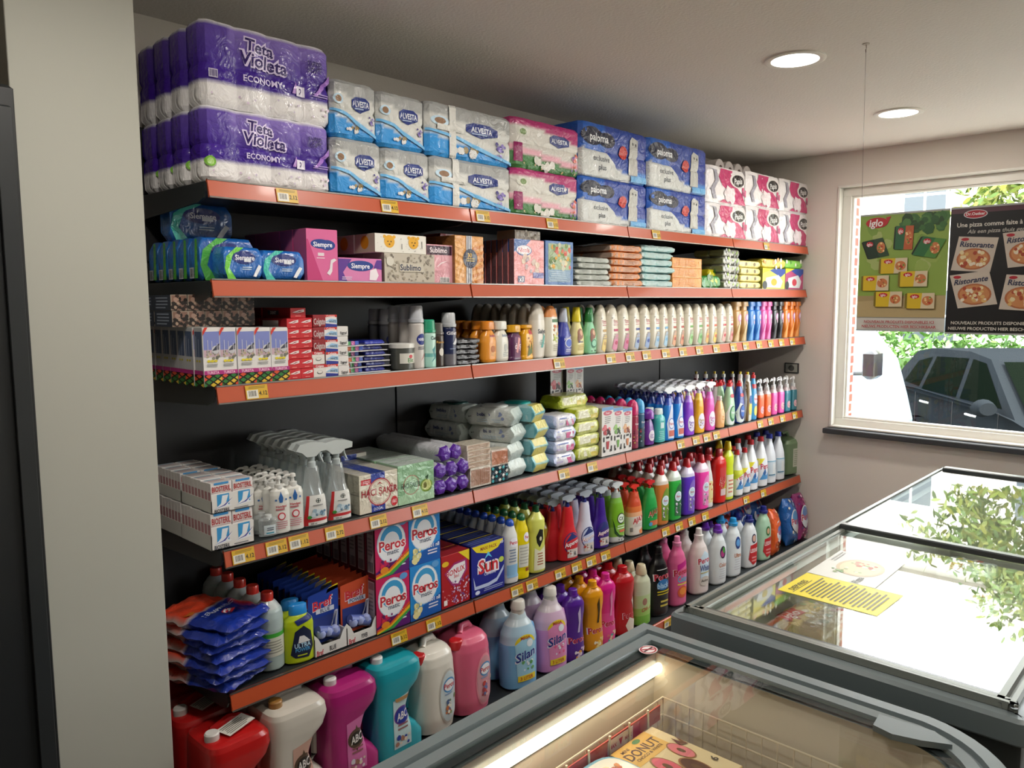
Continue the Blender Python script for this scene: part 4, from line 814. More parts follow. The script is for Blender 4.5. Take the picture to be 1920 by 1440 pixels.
b4(566, 884, 'white hand gel pump bottle nearer the trigger sprays', 'square', 0xDCDCD6, ('pump', 0xD8D8D4, .22, .42), hg, 'pump bottle', GH, w=.062, dr=.6, n=6, yf=.03)
b4(507, 893, 'white hand gel pump bottle behind the small clear bottles', 'square', 0xD0D0CA, ('pump', 0xD0D0CC, .22, .42), hg, 'pump bottle', GH, w=.062, dr=.6, n=5, yf=.1)
sg = [('r', .2, .1, .8, .6, 0xC8D4D8), ('r', .3, .15, .7, .22, 0x3C90A8), ('l', .3, .3, .7, .5, 2, 0x445060)]
def smallgel(z, pr, pt, lb): return place_bottle(4, pr, pt, lb, 'small bottle', 'small clear gel bottles on the fourth shelf', 'square', 0xB4BEC0, ('cyl', 0xC8CCCC, .16, .4), sg, w=.06, dr=.55, n=2, yf=.03, z=z, mat='clear')
smallgel(SZ[4], 517, 962, 'small clear gel bottle at the front edge')
lab6 = [('p', [(.08, .05), (.16, .5), (.22, .95), (.9, .95), (.96, .05)], 0xD8D8D4), ('p', [(.06, .04), (.14, .5), (.22, .95), (.32, .95), (.26, .5), (.24, .24), (.96, .24), (.96, .16), (.24, .14), (.24, .04)], 0xB82C30), ('e', .62, .78, .09, .07, 0x2c3a34), ('e', .62, .78, .07, .055, 0xD8D8D4), ('r', .55, .77, .69, .79, 0x2c3a34), ('r', .6, .73, .64, .83, 0x2c3a34), ('l', .4, .62, .9, .68, 1, 0x888888), ('d', .35, .3, .9, .46, 8, [0x9AB4C4, 0x5C7C94, 0xC4D4DC], .09), ('e', .28, .3, .08, .05, 0x3C8C3C), ('t', '500 ml', .42, .1, .05, 0x222222, .3)]
lab6 = [tuple([it[0]]+([[(x, y*.55) for x, y in it[1]]]+list(it[2:]) if it[0] == 'p' else ([it[1], it[2], it[3]*.55, it[4]*.55]+list(it[5:]) if it[0] == 't' else [it[1], it[2]*.55, it[3], it[4]*.55]+list(it[5:])))) for it in lab6]
GZ = 'clear trigger spray bottles on the fourth shelf'
b4(608, 826, 'clear trigger spray bottle with red and white label nearer the pumps', 'spray', 0xC4CCD0, ('trigger', 0xC4CCCC, .3, .6, 0xB4BEC0, -1), lab6, 'spray bottle', GZ, w=.092, dr=.5, n=7, yf=.02, mat='clear')
b4(653, 822, 'clear trigger spray bottle with red and white label beside the soap', 'spray', 0xC4CCD0, ('trigger', 0xC4CCCC, .3, .6, 0xB4BEC0, -1), lab6, 'spray bottle', GZ, w=.092, dr=.5, n=7, yf=.02, mat='clear')
hs = [('r', .3, .0, .66, 1, 0x243C98), ('r', .04, .74, .3, .88, 0xC02C34), ('l', .07, .77, .27, .85, 2, 0xE8D0D0), ('e', .52, .5, .31, .36, 0xB03040), ('e', .52, .5, .285, .33, 0xDCD6C4), ('e', .52, .5, .27, .31, 0xB03040), ('e', .52, .5, .26, .3, 0xDCD6C4), ('t', 'HACI ŞAKİR', .52, .52, .17, 0xA82C38, .94), ('p', [(.44, .68), (.52, .76), (.6, .68), (.52, .72)], 0xB03040), ('t', 'DOĞAL', .48, .08, .07, 0xC8D0E8, .25), ('e', .9, .18, .09, .13, 0xC83038), ('l', .84, .13, .96, .23, 3, 0xF0D8D8)]
place_carton(4, 673, 746, 893, 'cream soap pack with blue band and red seal', 'soap pack', 'cream soap packs on the fourth shelf', 0xDCD6C4, 0xC8C4B0, 0xCCC8BC, hs, [('r', .0, .48, 1, .5, 0x908C80), ('r', .48, 0, .5, 1, 0x908C80)], [('r', .3, .0, .66, 1, 0x243C98)], d=.062, n=5, mat='foil', yf=.02, name='soap_pack')
place_carton(4, 640, 688, 855, 'cream and blue soap pack standing higher behind the front row', 'soap pack', 'cream soap packs on the fourth shelf', 0xD4D0C4, 0xC0BCB0, 0xB8A8A0, [('r', .0, .0, .6, 1, 0x243C98)], d=.08, mat='foil', yf=.27, name='soap_pack')
place_carton(4, 746, 814, 875, 'pale green olive oil soap pack', 'soap pack', 'green soap packs on the fourth shelf', 0x8DB890, 0x9CB8A0, 0xC4D4CC, [('p', [(0, 0), (1, 0), (1, .3), (.6, .4), (0, .2)], 0xA8CCA8), ('e', .36, .47, .22, .25, 0xB04848), ('e', .36, .47, .205, .235, 0xA4C8A4), ('t', 'HACI ŞAKİR', .34, .47, .12, 0x3A5848, .52), ('e', .78, .38, .17, .17, 0x7A9A34), ('e', .78, .39, .13, .13, 0xC4CC80), ('e', .74, .39, .05, .08, 0x6a6a30), ('p', [(.74, .6), (.84, .66), (.82, .52)], 0x2C5030)], tart=[('l', .05, .05, .95, .95, 3, 0xDCE4E0)], d=.064, n=6, mat='foil', yf=.02, name='soap_pack')
# long tubes of cotton pads, purple ends to the front
k = 0
for zz, xs in ((0, (827, 848, 869.5)), (1, (827, 848.5, 870)), (2, (836, 856))):
    for px in xs:
        yf = .02; H = .062; z = SZ[4]+H*zz; x = XS(px, yf, z+.03); root = empty('cotton_pad_tube'); g = G(); a = H/2
        g.loft([(.012, a*.9, a*.92), (.03, a, a), (.38, a, a), (.4, a*.7, a*.7)], 0xC4C6CC, 18, 'y', 3)
        g.build('tube', 'film', root, SM); g = G()
        g.loft([(-.004, a*.5, a*.5), (0, a*.86, a*.84), (.01, a*.98, a*.98), (.03, a*1.01, a*1.01)], 0x5C2C9C, 6, 'y', 2.2); g.build('end_cap', 'foil', root)
        root.location = (x, yf, z+a); root.rotation_euler[1] = .5*k
        tag(root, 'purple ended cotton pad tube, '+['bottom row, nearest the green soap', 'bottom row, middle', 'bottom row, beside the cotton buds', 'middle row, nearest the green soap', 'middle row, centre', 'middle row, beside the cotton buds', 'top row, nearer the soap', 'top row, nearer the cotton buds'][k], 'cotton pads', 'purple ended cotton pad tubes'); k += 1
def sticks(pl, pr, pt, pb_z, lb, c1, c2, up=True, n=1, d=.05, st=1, extra=None):
    a = []
    for i in range(16):
        if up: a += [('r', .04+i*.058, .1, .04+i*.058+.035, .9, c2)]
        else: a += [('r', .03, .08+i*.055, .97, .08+i*.055+.03, c2)]
    return place_carton(4, pl, pr, pt, lb, 'cotton buds', 'cotton bud packs on the fourth shelf', c1, 0xB8AC9C, 0xC8C0B0, a if extra is None else extra, d=d, n=n, st=st, mat='film', z=pb_z, yf=.02, name='cotton_bud_pack')
r = sticks(882, 921, 879, None, 'upright cotton bud pack beside the purple tubes', 0xD8D0C4, 0xA8745C, n=3)
sticks(876, 920, 836, r['top'], 'flat cotton bud pack lying on the upright ones', 0xD4CCC0, 0xB49478, False, st=4, d=.09)
chk = [('r', 0, 0, 1, 1, 0x14242C)]+[('p', [((i+.5)/5-.09, (j+.5)/4), ((i+.5)/5, (j+.5)/4-.11), ((i+.5)/5+.09, (j+.5)/4), ((i+.5)/5, (j+.5)/4+.11)], [0x3CA0A8, 0xD0D0CC, 0x1c3a48][(i*2+j) % 3]) for i in range(5) for j in range(4)]
r = sticks(921, 953, 876, None, 'teal diamond patterned cotton bud box', 0x1a3038, 0, extra=chk, n=2)
sticks(921, 953, 845, r['top'], 'orange stick cotton bud pack on the diamond box', 0xD0C0B4, 0xC87850)
# baby wipes
GW = 'white baby wipes packs on the fourth shelf'
wa = [('t', 'bebiko', .38, .66, .2, 0x24367C, .3), ('d', .66, .4, .8, .75, 4, 0x8090B8, .03), ('l', .2, .2, .75, .42, 2, 0xA8BCC8), ('d', .05, .4, .12, .6, 2, 0x303840, .012)]
def wipes(x0, x1, z, h, y, lb, rz=.0, art=wa, c=0xC8CFCC, ec=0xBCC8C4, seed=1, endc=None, lid=None, grp=GW, d=.1, name='wipes_pack'):
    root = empty(name); w = x1-x0; pillow_geo(w, d, h, c, ec, art, seed, .025, .009, None, endc).build('packet', 'foil', root, SM)
    if lid is not None: g = G(); g.loft([(h-.003, w*.26, d*.34), (h+.006, w*.26, d*.34), (h+.009, w*.23, d*.3)], lid, 20, p=3.5); g.build('lid', 'plastic', root, SM)
    root.location = ((x0+x1)/2, y, z); root.rotation_euler[2] = rz; tag(root, lb, 'baby wipes', grp); return root
z4 = SZ[4]; hw = .074
def wipes_end(px, y0, zz, lb, t=0, **k):
    # the long side looks along the shelf, the crimped end to the front
    L_ = .21; x = XS(px, y0, zz+.03); c, sn = math.cos(t), math.sin(t)
    r = wipes(-L_/2, L_/2, zz, hw, 0, lb, rz=-math.pi/2+t, d=.115, **k); r.location = (x-L_/2*sn, y0+L_/2*c, zz)
for k in range(4):
    zz = z4+k*hw*.97; o = ['lowest', 'second up', 'third up', 'topmost'][k]
    wipes_end([972, 970, 975, 972][k], .02, zz, 'white baby wipes pack of the front pile, '+o, t=[.1, .22, .3, .42][k], seed=k+2, lid=0xC4CAC8 if k == 3 else None)
    wipes_end([1016, 1014, 1018, 1012][k], .02, zz, 'teal and yellow baby wipes pack of the front pile, '+o, t=[.15, .1, .25, .3][k], art=[('r', .5, .1, .95, .85, 0x7CB8C0), ('t', 'Fresh', .4, .5, .3, 0x2C5C8C, .3)], c=0xA4C8CC, ec=0x5CA8B4, endc=0xD0C468, seed=k+9, lid=0x1F9C98 if k == 3 else None, grp='teal baby wipes packs on the fourth shelf')
for k in range(4):
    zz = z4+k*hw*.97; o = ['lowest', 'second up', 'third up', 'topmost'][k]
    wipes_end([884, 886, 882, 888][k], .21, zz, 'dim white baby wipes pack of the rear pile, '+o, t=.06, seed=k+20, lid=0x1C4C48 if k == 3 else None)
wp = [('r', .55, .15, .9, .6, 0xC85C8C), ('r', .15, .7, .8, .78, 0x8898D8), ('l', .1, .2, .5, .5, 1, 0xB0A8C8)]
for k in range(4):
    zz = z4+k*.056; o = ['lowest', 'second up', 'third up', 'topmost'][k]
    wipes(XS(1040, .02, zz+.03), XS(1081, .02, zz+.03), zz, .058, .08, 'white and pink wipes pack, '+o+' of its pile', art=wp, c=0xD8D8E0, ec=0xB0BCE0, seed=k+30, grp='pink and white wipes piles', d=.11)
for k in range(5):
    zz = z4+k*.059; o = ['lowest', 'second up', 'third up', 'fourth up', 'topmost'][k]
    wipes(XS(1082, .02, zz+.03)+(-.05 if k == 4 else 0), XS(1128, .02, zz+.03)+(-.02 if k == 4 else 0), zz, .061, .085 if k < 4 else .14, 'lime and cream wipes pack, '+o+' of its pile', art=[('p', [(.1, .3), (.85, .3), (.85, .85), (.15, .85)], 0xE4E2C8), ('r', .6, .2, .9, .55, 0xC8B84C)], c=0xCCD080, ec=0xA8B424, seed=k+40, grp='lime wipes piles', d=.11)
# small patterned boxes, three columns
def fr(c): return [('r', .0, .93, 1, 1, 0x6A9AC8), ('e', .5, .88, .38, .05, 0xC06070), ('t', 'Fresh', .5, .88, .04, 0xE8D8D8, .5), ('l', .2, .66, .8, .82, 4, 0x8C8884), ('d', .15, .4, .85, .66, 14, c, .12), ('r', .12, .08, .3, .13, 0x201c1c), ('r', .12, .08, .22, .2, 0x201c1c), ('r', .7, .08, .88, .13, 0x201c1c), ('r', .78, .08, .88, .2, 0x201c1c), ('r', .12, .3, .22, .4, 0x201c1c), ('r', .78, .3, .88, .4, 0x201c1c), ('r', .36, .36, .64, .4, 0x201c1c), ('p', [(.36, .3), (.64, .3), (.58, .14), (.42, .14)], c[0])]
cf = [[0xA83840, 0xD87880, 0x402428], [0x6C9C50, 0x9CC078, 0x30402c], [0xC88058, 0xE0B890, 0x804030]]; cn = ['red flower', 'green leaf', 'orange flower']
ed = [1128, 1149.5, 1167.5, 1185]
for i in range(3):
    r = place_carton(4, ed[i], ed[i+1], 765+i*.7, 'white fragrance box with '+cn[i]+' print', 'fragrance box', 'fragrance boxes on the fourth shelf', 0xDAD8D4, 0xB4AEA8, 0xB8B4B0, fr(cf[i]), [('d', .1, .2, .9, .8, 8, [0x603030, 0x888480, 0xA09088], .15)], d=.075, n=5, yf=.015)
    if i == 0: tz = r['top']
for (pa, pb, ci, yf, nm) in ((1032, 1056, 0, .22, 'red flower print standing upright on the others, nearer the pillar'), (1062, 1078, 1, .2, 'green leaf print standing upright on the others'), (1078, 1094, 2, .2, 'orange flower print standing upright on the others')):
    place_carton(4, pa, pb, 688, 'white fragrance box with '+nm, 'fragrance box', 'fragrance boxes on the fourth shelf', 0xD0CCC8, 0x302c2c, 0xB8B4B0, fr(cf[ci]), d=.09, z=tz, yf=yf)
GA = 'air freshener cans on the fourth shelf'
cr = lambda c: [('p', [(.1, .0), (.1, .55), (.9, .6), (.9, 0)], 0x8A3048 if c else 0x2A4450), ('d', .15, .1, .9, .58, 16, [0xC86070, 0x602030, 0xB0A050] if c else [0x3A5A40, 0xB04050, 0x9AB0C0], .09), ('t', 'Fresh', .5, .72, .05, 0xE8E0E0, .6)]
b4(1196.5, 748, 'magenta capped air freshener can', 'can', 0x9C2C48, ('dome', 0xC02060, .3, .98), cr(1), 'spray can', GA, w=.06, dr=1, p=2, n=7, name='aerosol_can')
b4(1208.5, 746, 'blue capped air freshener can', 'can', 0x2C5A7C, ('dome', 0x3C9CD0, .28, .98), cr(0), 'spray can', GA, w=.056, dr=1, p=2, n=4, name='aerosol_can')
GL = 'cleaning bottles on the fourth shelf'
b4(1225, 765, 'purple squeeze bottle with oval white label', 'fairy', 0x642488, ('dome', 0x7A2C9C, .26, .8), [('e', .6, .35, .3, .2, 0xD8D0D8), ('l', .4, .25, .8, .42, 3, 0x8060A0)], 'cleaning bottle', GL, w=.074, n=3)
b4(1245, 764, 'teal bottle with a white cap', 'shoulder', 0x3CA8A4, ('wide', 0xD8E4E0, .17, .62), [('r', .4, .5, .7, .7, 0xC8E0DC), ('l', .25, .1, .85, .42, 5, 0x90D0CC)], 'cleaning bottle', GL, w=.08, n=2)
def spr(c, pr, lb, trig, tb, c2, n, art, pt): return b4(pr, pt, lb, 'window', [(0, c), (.84, c2)], ('trigger', trig, .22, .6, tb, -1), art, 'spray bottle', 'window and surface spray bottles on the fourth shelf', w=.082, dr=.55, n=n)
pw = [('p', [(.3, .05), (.2, .4), (.4, .62), (.6, .85), (.75, .85), (.7, .5), (.9, .3), (.85, .05)], 0xD0D4E4), ('e', .58, .4, .26, .13, 0x3C64B8), ('e', .58, .4, .22, .11, 0xE0E0EA), ('t', 'Peros', .58, .4, .07, 0xB8283C, .4), ('r', .35, .1, .85, .24, 0xC86858)]
spr(0x1E7CD0, 1262, 'bright blue window spray bottle beside the teal bottle', 0xDCE0E4, 0x1C2C80, 0x2040A0, 7, pw, 724)
spr(0x1E86D8, 1280, 'bright blue window spray bottle beside the purple spray', 0xDCE0E4, 0x1C2C80, 0x2040A0, 7, pw, 722)
ov = lambda c: [('e', .58, .3, .34, .2, 0xDCD6E4), ('t', 'Peros', .58, .33, .07, c, .5), ('d', .35, .15, .8, .28, 8, [c, 0xB0A0C0], .05)]
spr(0x8A3CC8, 1299.5, 'purple spray bottle with white trigger', 0xE4E4E6, 0xDCDCE0, 0xA070D0, 6, ov(0x5A2A9C), 720)
spr(0xE0A818, 1318.5, 'yellow spray bottle with white trigger', 0xE4E4E6, 0xDCDCE0, 0xE8C040, 6, ov(0xA08020), 716)
spr(0xE050B8, 1338.5, 'magenta spray bottle with white trigger', 0xE4E4E6, 0xDCDCE0, 0xD060C0, 6, ov(0xC0409C), 714)
GD = 'dish soap bottles on the fourth shelf'
b4(1357, 741, 'short peach soap bottle with pale cap', 'fairy', 0xE0A868, ('cyl', 0xD8D4C8, .13, .4), [('e', .6, .4, .3, .25, 0xE8BC88), ('d', .4, .25, .85, .5, 6, [0xD89050, 0xE8D0A8], .08)], 'dish soap', GD, w=.075)
fy = lambda c, c2: [('p', [(.1, .05), (.0, .3), (.3, .55), (.95, .45), (.95, .1), (.5, .0)], 0xD8E0DC), ('e', .58, .3, .32, .2, c), ('e', .62, .32, .24, .15, c2), ('t', 'Peros', .62, .33, .06, 0xE8E8F0, .4), ('e', .55, .75, .2, .05, 0xC03038)]
b4(1351, 712, 'pale dish soap bottle behind the peach one with red cap', 'fairy', 0xD0D4D0, ('push', 0xC82C34, .13, .4), [('e', .5, .7, .2, .06, 0xC03038)], 'dish soap', GD, w=.084, yf=.09, n=2)
b4(1375.5, 712, 'mint green dish soap bottle with red cap', 'fairy', 0xA8D0A8, ('push', 0xD02C34, .13, .4), fy(0x2E7A44, 0x9CC8A0), 'dish soap', GD, w=.084, n=3)
b4(1393.5, 712, 'navy blue dish soap bottle with red cap', 'fairy', 0x1E3C94, ('push', 0xD02C34, .13, .4), fy(0x1A2A6C, 0x3C6CC0), 'dish soap', GD, w=.08, n=3)
b4(1408, 696, 'white dish soap bottle with brown stripe and yellow nozzle', 'fairy', 0xD8DAD0, ('push', 0xE0E0DC, .13, .4, 0xE0CC28), [('p', [(.1, .95), (.5, .9), (.4, .0), (.1, 0), (.2, .5)], 0x6A5024), ('e', .65, .3, .25, .16, 0xE8D060), ('e', .65, .5, .2, .1, 0x2C5CA0)], 'dish soap', GD, w=.07, n=2)
b4(1418, 697, 'sky blue dish soap bottle with red cap', 'fairy', 0x3C94CC, ('push', 0xC82C34, .12, .4), [('e', .6, .5, .3, .12, 0xE0E4F0), ('t', 'Peros', .6, .5, .06, 0xC03040, .5), ('e', .6, .22, .25, .12, 0xE0D870), ('r', .2, .75, .8, .85, 0xC04048)], 'dish soap', GD, w=.062, n=2)
for i, px in enumerate((1312, 1329, 1346, 1362, 1379)):
    b4(px, 695, 'dark dish soap bottle in the back row, '+['nearest the sprays', 'second along', 'third along', 'fourth along', 'fifth along'][i], 'fairy', 0x24305C if i % 2 else 0x5C2428, ('push', 0xD8D8D0, .13, .42, 0xE0C428 if i > 1 else 0xA89020), None, 'dish soap', 'back row of dish soap bottles', w=.07, yf=.23)
GU = 'coloured pump soaps on the fourth shelf'
for pr, c, nm, pt, wh in ((1431, 0xE8602C, 'orange', 711, 'beside the blue bottle'), (1444, 0xE8682C, 'orange', 710, 'beside pink'), (1456, 0xE050A4, 'pink', 708, 'beside orange'), (1469, 0xE44CA8, 'pink', 707, 'beside teal'), (1480.5, 0x2C7C90, 'teal', 705, 'beside pink'), (1492.5, 0x2A7484, 'teal', 704, 'nearest the wall')):
    b4(pr, pt, 'clear '+nm+' hand soap pump bottle '+wh, 'shoulder', [(0, c), (.85, 0xB8A8A8)], ('pump', 0xD8D8D8, .3, .45), [('e', .55, .3, .25, .14, 0xD8A8B0), ('d', .3, .15, .8, .4, 5, [0x6a3040, 0xE8D0C0], .06)], 'hand soap', GU, w=.064, n=2, yf=.02, p=3)
# ------------------------------------------------ FIFTH SHELF
z5 = SZ[5]
def glove(k):
    root = empty('glove_packet'); w, d, h = .2, .3, .032
    g = G(); s = random.Random(k)
    N = 12; R = []; C = []
    def surf_(u, v, t):
        n1 = noise.noise(Vector((u*9+k*3, v*9, k)))*.014; e = min(u, 1-u, v, 1-v); q = min(1, e/.08)
        return ((u-.5)*w+noise.noise(Vector((v*6, k, 1)))*.01, (v-.5)*d, h/2+t*(h/2)*math.sqrt(q)+n1*.7)
    def colr(u, v):
        if v > .58: return lin(0xD8482C) if .06 < u < .94 and v < .96 else lin(0x8C8C88)
        if v > .54: return lin(0xB8A8B0)
        if u > .78 and v > .2 and v < .5: return lin(0xC8303C)
        return lin(0x1A3292)
    for t in (1, -1):
        vs = []; cs = []; fs = []
        for i in range(N+1):
            for j in range(N*2+1):
                u, v = i/N, j/(2*N); vs.append(surf_(u, v, t)); cs.append(colr(u, v))
        M_ = 2*N+1
        for i in range(N):
            for j in range(2*N):
                a = i*M_+j; q = (a, a+M_, a+M_+1, a+1); fs.append(q if t > 0 else q[::-1])
        g.add(vs, fs, cs)
    g.art([('t', 'DERMAPROTECT', .5, .42, .05, 0xC8D0E8, .7), ('e', .5, .3, .12, .05, 0xC83848), ('e', .5, .31, .08, .03, 0xD8DCE8), ('e', .2, .6, .1, .035, 0xD87828)], lambda x, y, l: surf_(x/w, y/d, 1)[:2]+(surf_(x/w, y/d, 1)[2]+l+.0012,), w, d, step=.012)
    g.build('packet', 'foil', root, SM); return root
for k in range(7):
    o = glove(k); x = XS(425, .1, z5+.1)
    o.location = (x+.01*math.sin(k*2.1)-.02, .15+.008*math.cos(k*1.7), z5+k*.031); o.rotation_euler = (.0, .02*math.sin(k), [.35, .12, .28, .2, .08, .26, .42][k])
    tag(o, 'blue and orange rubber glove packet, '+['lowest of the pile', 'second from the bottom', 'third from the bottom', 'middle of the pile', 'third from the top', 'second from the top', 'topmost of the pile'][k], 'glove packet', 'rubber glove packets on the fifth shelf')
def b5(pr, pt, lb, prof, cols, cap, art, cat, grp, **k): return place_bottle(5, pr, pt, lb, cat, grp, prof, cols, cap, art, **k)
b5(531, 1107, 'clear spirit bottle with red cap and green banded label', 'shoulder', [(0, 0x98A8A4), (.6, 0xA4B4B4), (.9, 0xB4BCBC)], ('ribbed', 0xD8382C, .12, .4), [('r', 0, .5, 1, .56, 0x3C9C34), ('r', 0, .22, 1, .5, 0xC4C4B4), ('l', .1, .26, .9, .46, 5, 0x88887C)], 'clear bottle', 'clear bottles with red caps', w=.094, dr=1, p=2, n=5, yf=.03, dy=.085)
b5(584, 1129, 'lime green cleaner bottle with blue cap', 'shoulder', 0xB4C820, ('wide', 0x2C8CD8, .17, .6), [('p', [(.15, .2), (.3, .12), (.75, .1), (.92, .3), (.85, .62), (.6, .76), (.3, .66)], 0x1C2440), ('p', [(.4, .42), (.45, .56), (.6, .56), (.7, .5), (.82, .42)], 0xE0E0E0), ('t', 'ULTRA', .55, .37, .09, 0xB8DCF0, .55), ('t', 'POWER', .55, .28, .07, 0x50A0D8, .5), ('p', [(.3, .88), (.9, .98), (.92, .86), (.4, .78)], 0x1C2A6C), ('l', .35, .14, .8, .2, 1, 0xB0C030)], 'cleaning bottle', 'lime green cleaner bottles', w=.098, dr=.5, n=2, yf=.02, name='cleaner_bottle')
def bref(pl, pr, pt, lb, c1, c2, tab, grp, trlb):
    yf = .03; z = z5; xa = XS(pl, yf, z+.1); xb = XS(pr, yf, z+.1); w = (xb-xa)*.93; H = ZS(pt, xa, yf)-z
    root = empty('blister_card'); g = G()
    g.prism([(-w/2, .02), (w/2, .02), (w/2, H*.9), (w*.3, H*.98), (-w*.25, H*.9), (-w/2, H*.85)], -.001, .001, c1)
    if tab: g.prism([(w*.1, H*.9), (w/2, H*.95), (w/2, H*1.02), (w*.15, H*.97)], -.0015, .0015, 0xE0C820)
    g.art([('p', [(.0, .7), (1, .74), (1, .9), (.0, .84)], c1), ('t', 'Bref', .48, .66, .16, 0xE8DCE0, .9, .14), ('t', 'Bref', .47, .665, .15, 0xC8283C, .86, .14), ('r', .25, .5, .85, .58, 0xC8D0E0), ('t', c2, .55, .54, .06, 0x203060, .5), ('r', .05, .05, .95, .44, 0x2E3C80)], lambda x, y, l: (x-w/2, -.001-l, y+.02), w, H)
    g.build('card', 'card', root)
    g = G(); g.tube([(-w*.3, -.018, H*.36), (w*.32, -.018, H*.24)], [.016, .02], 0x5C6CB0, 12)
    for i in range(3): cx = -w*.22+i*w*.22; g.loft([(H*.3-.016, .004, .004, cx, -.024), (H*.3-.01, .013, .013, cx, -.024), (H*.3, .016, .016, cx, -.024), (H*.3+.01, .013, .013, cx, -.024), (H*.3+.016, .004, .004, cx, -.024)], 0x9CA8D8, 12)
    g.tube([(w*.1, -.02, H*.3), (w*.3, -.018, H*.6), (w*.38, -.012, H*.6), (w*.3, -.018, H*.34)], .004, 0xB0B4C8, 6)
    g.build('rim_block', 'plastic', root, SM)
    repeat(root, lb, 'toilet freshener', grp, (xa+xb)/2, yf+.03, z+.004, n=10, dy=.036, jit=.003, rj=.03, strip=False)
    g = G(); D = .38; t = .002; W = xb-xa
    g.box((-W/2, 0, 0), (W/2, D, t), 0xC8C8C8); g.box((-W/2, 0, 0), (-W/2+t, D, H*.3), 0xCCCCCC); g.box((W/2-t, 0, 0), (W/2, D, H*.3), 0xCCCCCC); g.box((-W/2, D-t, 0), (W/2, D, H*.5), 0xC0C0C0)
    g.prism([(-W/2, 0), (W/2, 0), (W/2, H*.38), (W*.38, H*.3), (W*.28, H*.17), (-W*.28, H*.17), (-W*.38, H*.3), (-W/2, H*.38)], 0, t, 0xDCDCD8)
    g.art([('t', 'Bref', .16, .35, .5, 0xC03040, .2, .05), ('t', c2, .55, .45, .45, 0x30343C, .2)], lambda x, y, l: (x-W/2, -l, y), W, H*.17)
    o = g.build('display_tray', 'card'); o.location = ((xa+xb)/2, yf-.012, z); tag(o, trlb, 'carton tray', 'low trays holding the fresheners')
bref(585, 646, 1120, 'blue toilet freshener card with yellow tab', 0x1E3C94, 'BLUE', 1, 'blue freshener cards on the fifth shelf', 'low white tray holding the blue freshener cards')
bref(646, 704, 1100, 'orange and blue toilet freshener card', 0xC85030, 'POWER', 0, 'orange freshener cards on the fifth shelf', 'low white tray holding the orange freshener cards')
def pero(c, c2, fl): return [('r', 0, 0, 1, 1, c), ('p', [(0, 0), (1, 0), (1, .36), (0, .12)], c2), ('e', .48, .6, .43, .36, 0xB8D0E4), ('e', .48, .6, .41, .34, 0xE6E8EC), ('e', .48, .66, .33, .25, 0x3E98CC), ('e', .48, .60, .24, .2, 0xE6E8EC),
     ('o', 'Peros', .5, .57, .18, 0xF0E8E8, 0xC02434, .84), ('t', 'matic', .52, .43, .085, 0x5A6478, .42), ('t', '4501 n8', .76, .29, .07, 0xE8E8F0, .42), ('l', .55, .12, .9, .23, 2, 0xD8D8E8), ('e', .82, .93, .12, .06, 0x5C98D0)]+fl
f1 = [('p', [(0, .04), (.4, .1), (1, .36), (1, .3), (.4, .04), (0, 0)], 0xE0B020), ('p', [(0, .08), (.4, .14), (1, .42), (1, .37), (.4, .1), (0, .04)], 0xD85028), ('p', [(0, 0), (.4, .06), (1, .3), (1, .25), (.5, .02)], 0x3C9C48), ('d', .12, .14, .5, .3, 12, [0x5A1450, 0x7A1C6C, 0xD83048], .055), ('e', .25, .13, .12, .06, 0xE08828)]
f2 = [('d', .12, .08, .36, .28, 12, [0xE0D898, 0xE8E4C0, 0xC8C080], .08)]
sd_ = [('r', .15, .1, .85, .95, 0xB8A8B0), ('r', .2, .8, .8, .93, 0x907080), ('l', .2, .4, .8, .75, 5, 0x8C8088), ('b', .25, .12, .75, .3, 0x303040)]
GPX = 'washing powder boxes on the fifth shelf'
place_carton(5, 706, 769, 984, 'magenta washing powder box with white disc and rainbow', 'washing powder', GPX, 0xB81C54, 0x5C2030, 0x6C1430, pero(0xC02058, 0x5A1C6C, f1), sd_, d=.052, n=7, st=2, yf=.015)
place_carton(5, 769, 827, 961, 'blue washing powder box with white disc and flower', 'washing powder', GPX, 0x1C78C0, 0x1A4A80, 0x16508C, pero(0x2484CC, 0x1A58A8, f2), sd_, d=.052, n=5, st=2, yf=.015)
bon = [('p', [(.6, 1), (1, .78), (1, 1)], 0xE0C828), ('e', .14, .84, .12, .05, 0xE0B828), ('p', [(.1, .66), (.45, .82), (.9, .84), (.92, .62), (.6, .36), (.35, .4)], 0x9C2C6C), ('p', [(.16, .65), (.45, .78), (.84, .8), (.85, .63), (.58, .4), (.38, .44)], 0xE4E0E4), ('t', 'BONUX', .5, .66, .1, 0xC02838, .66, .12), ('t', '3in1', .52, .56, .06, 0xC02838, .3), ('d', .35, .04, .98, .5, 60, [0xA878B0, 0xC8A8C8, 0x7A4C8C, 0xD8C8D8], .03), ('d', .02, .1, .4, .4, 12, 0xD89098, .02), ('r', .06, .06, .18, .16, 0xE8E0E0)]
place_carton(5, 828, 881, 1045, 'red washing powder box with white shield and lilac', 'washing powder', GPX, 0xA81C24, 0x70141C, 0x8A2028, bon, d=.08, n=5, yf=.015)
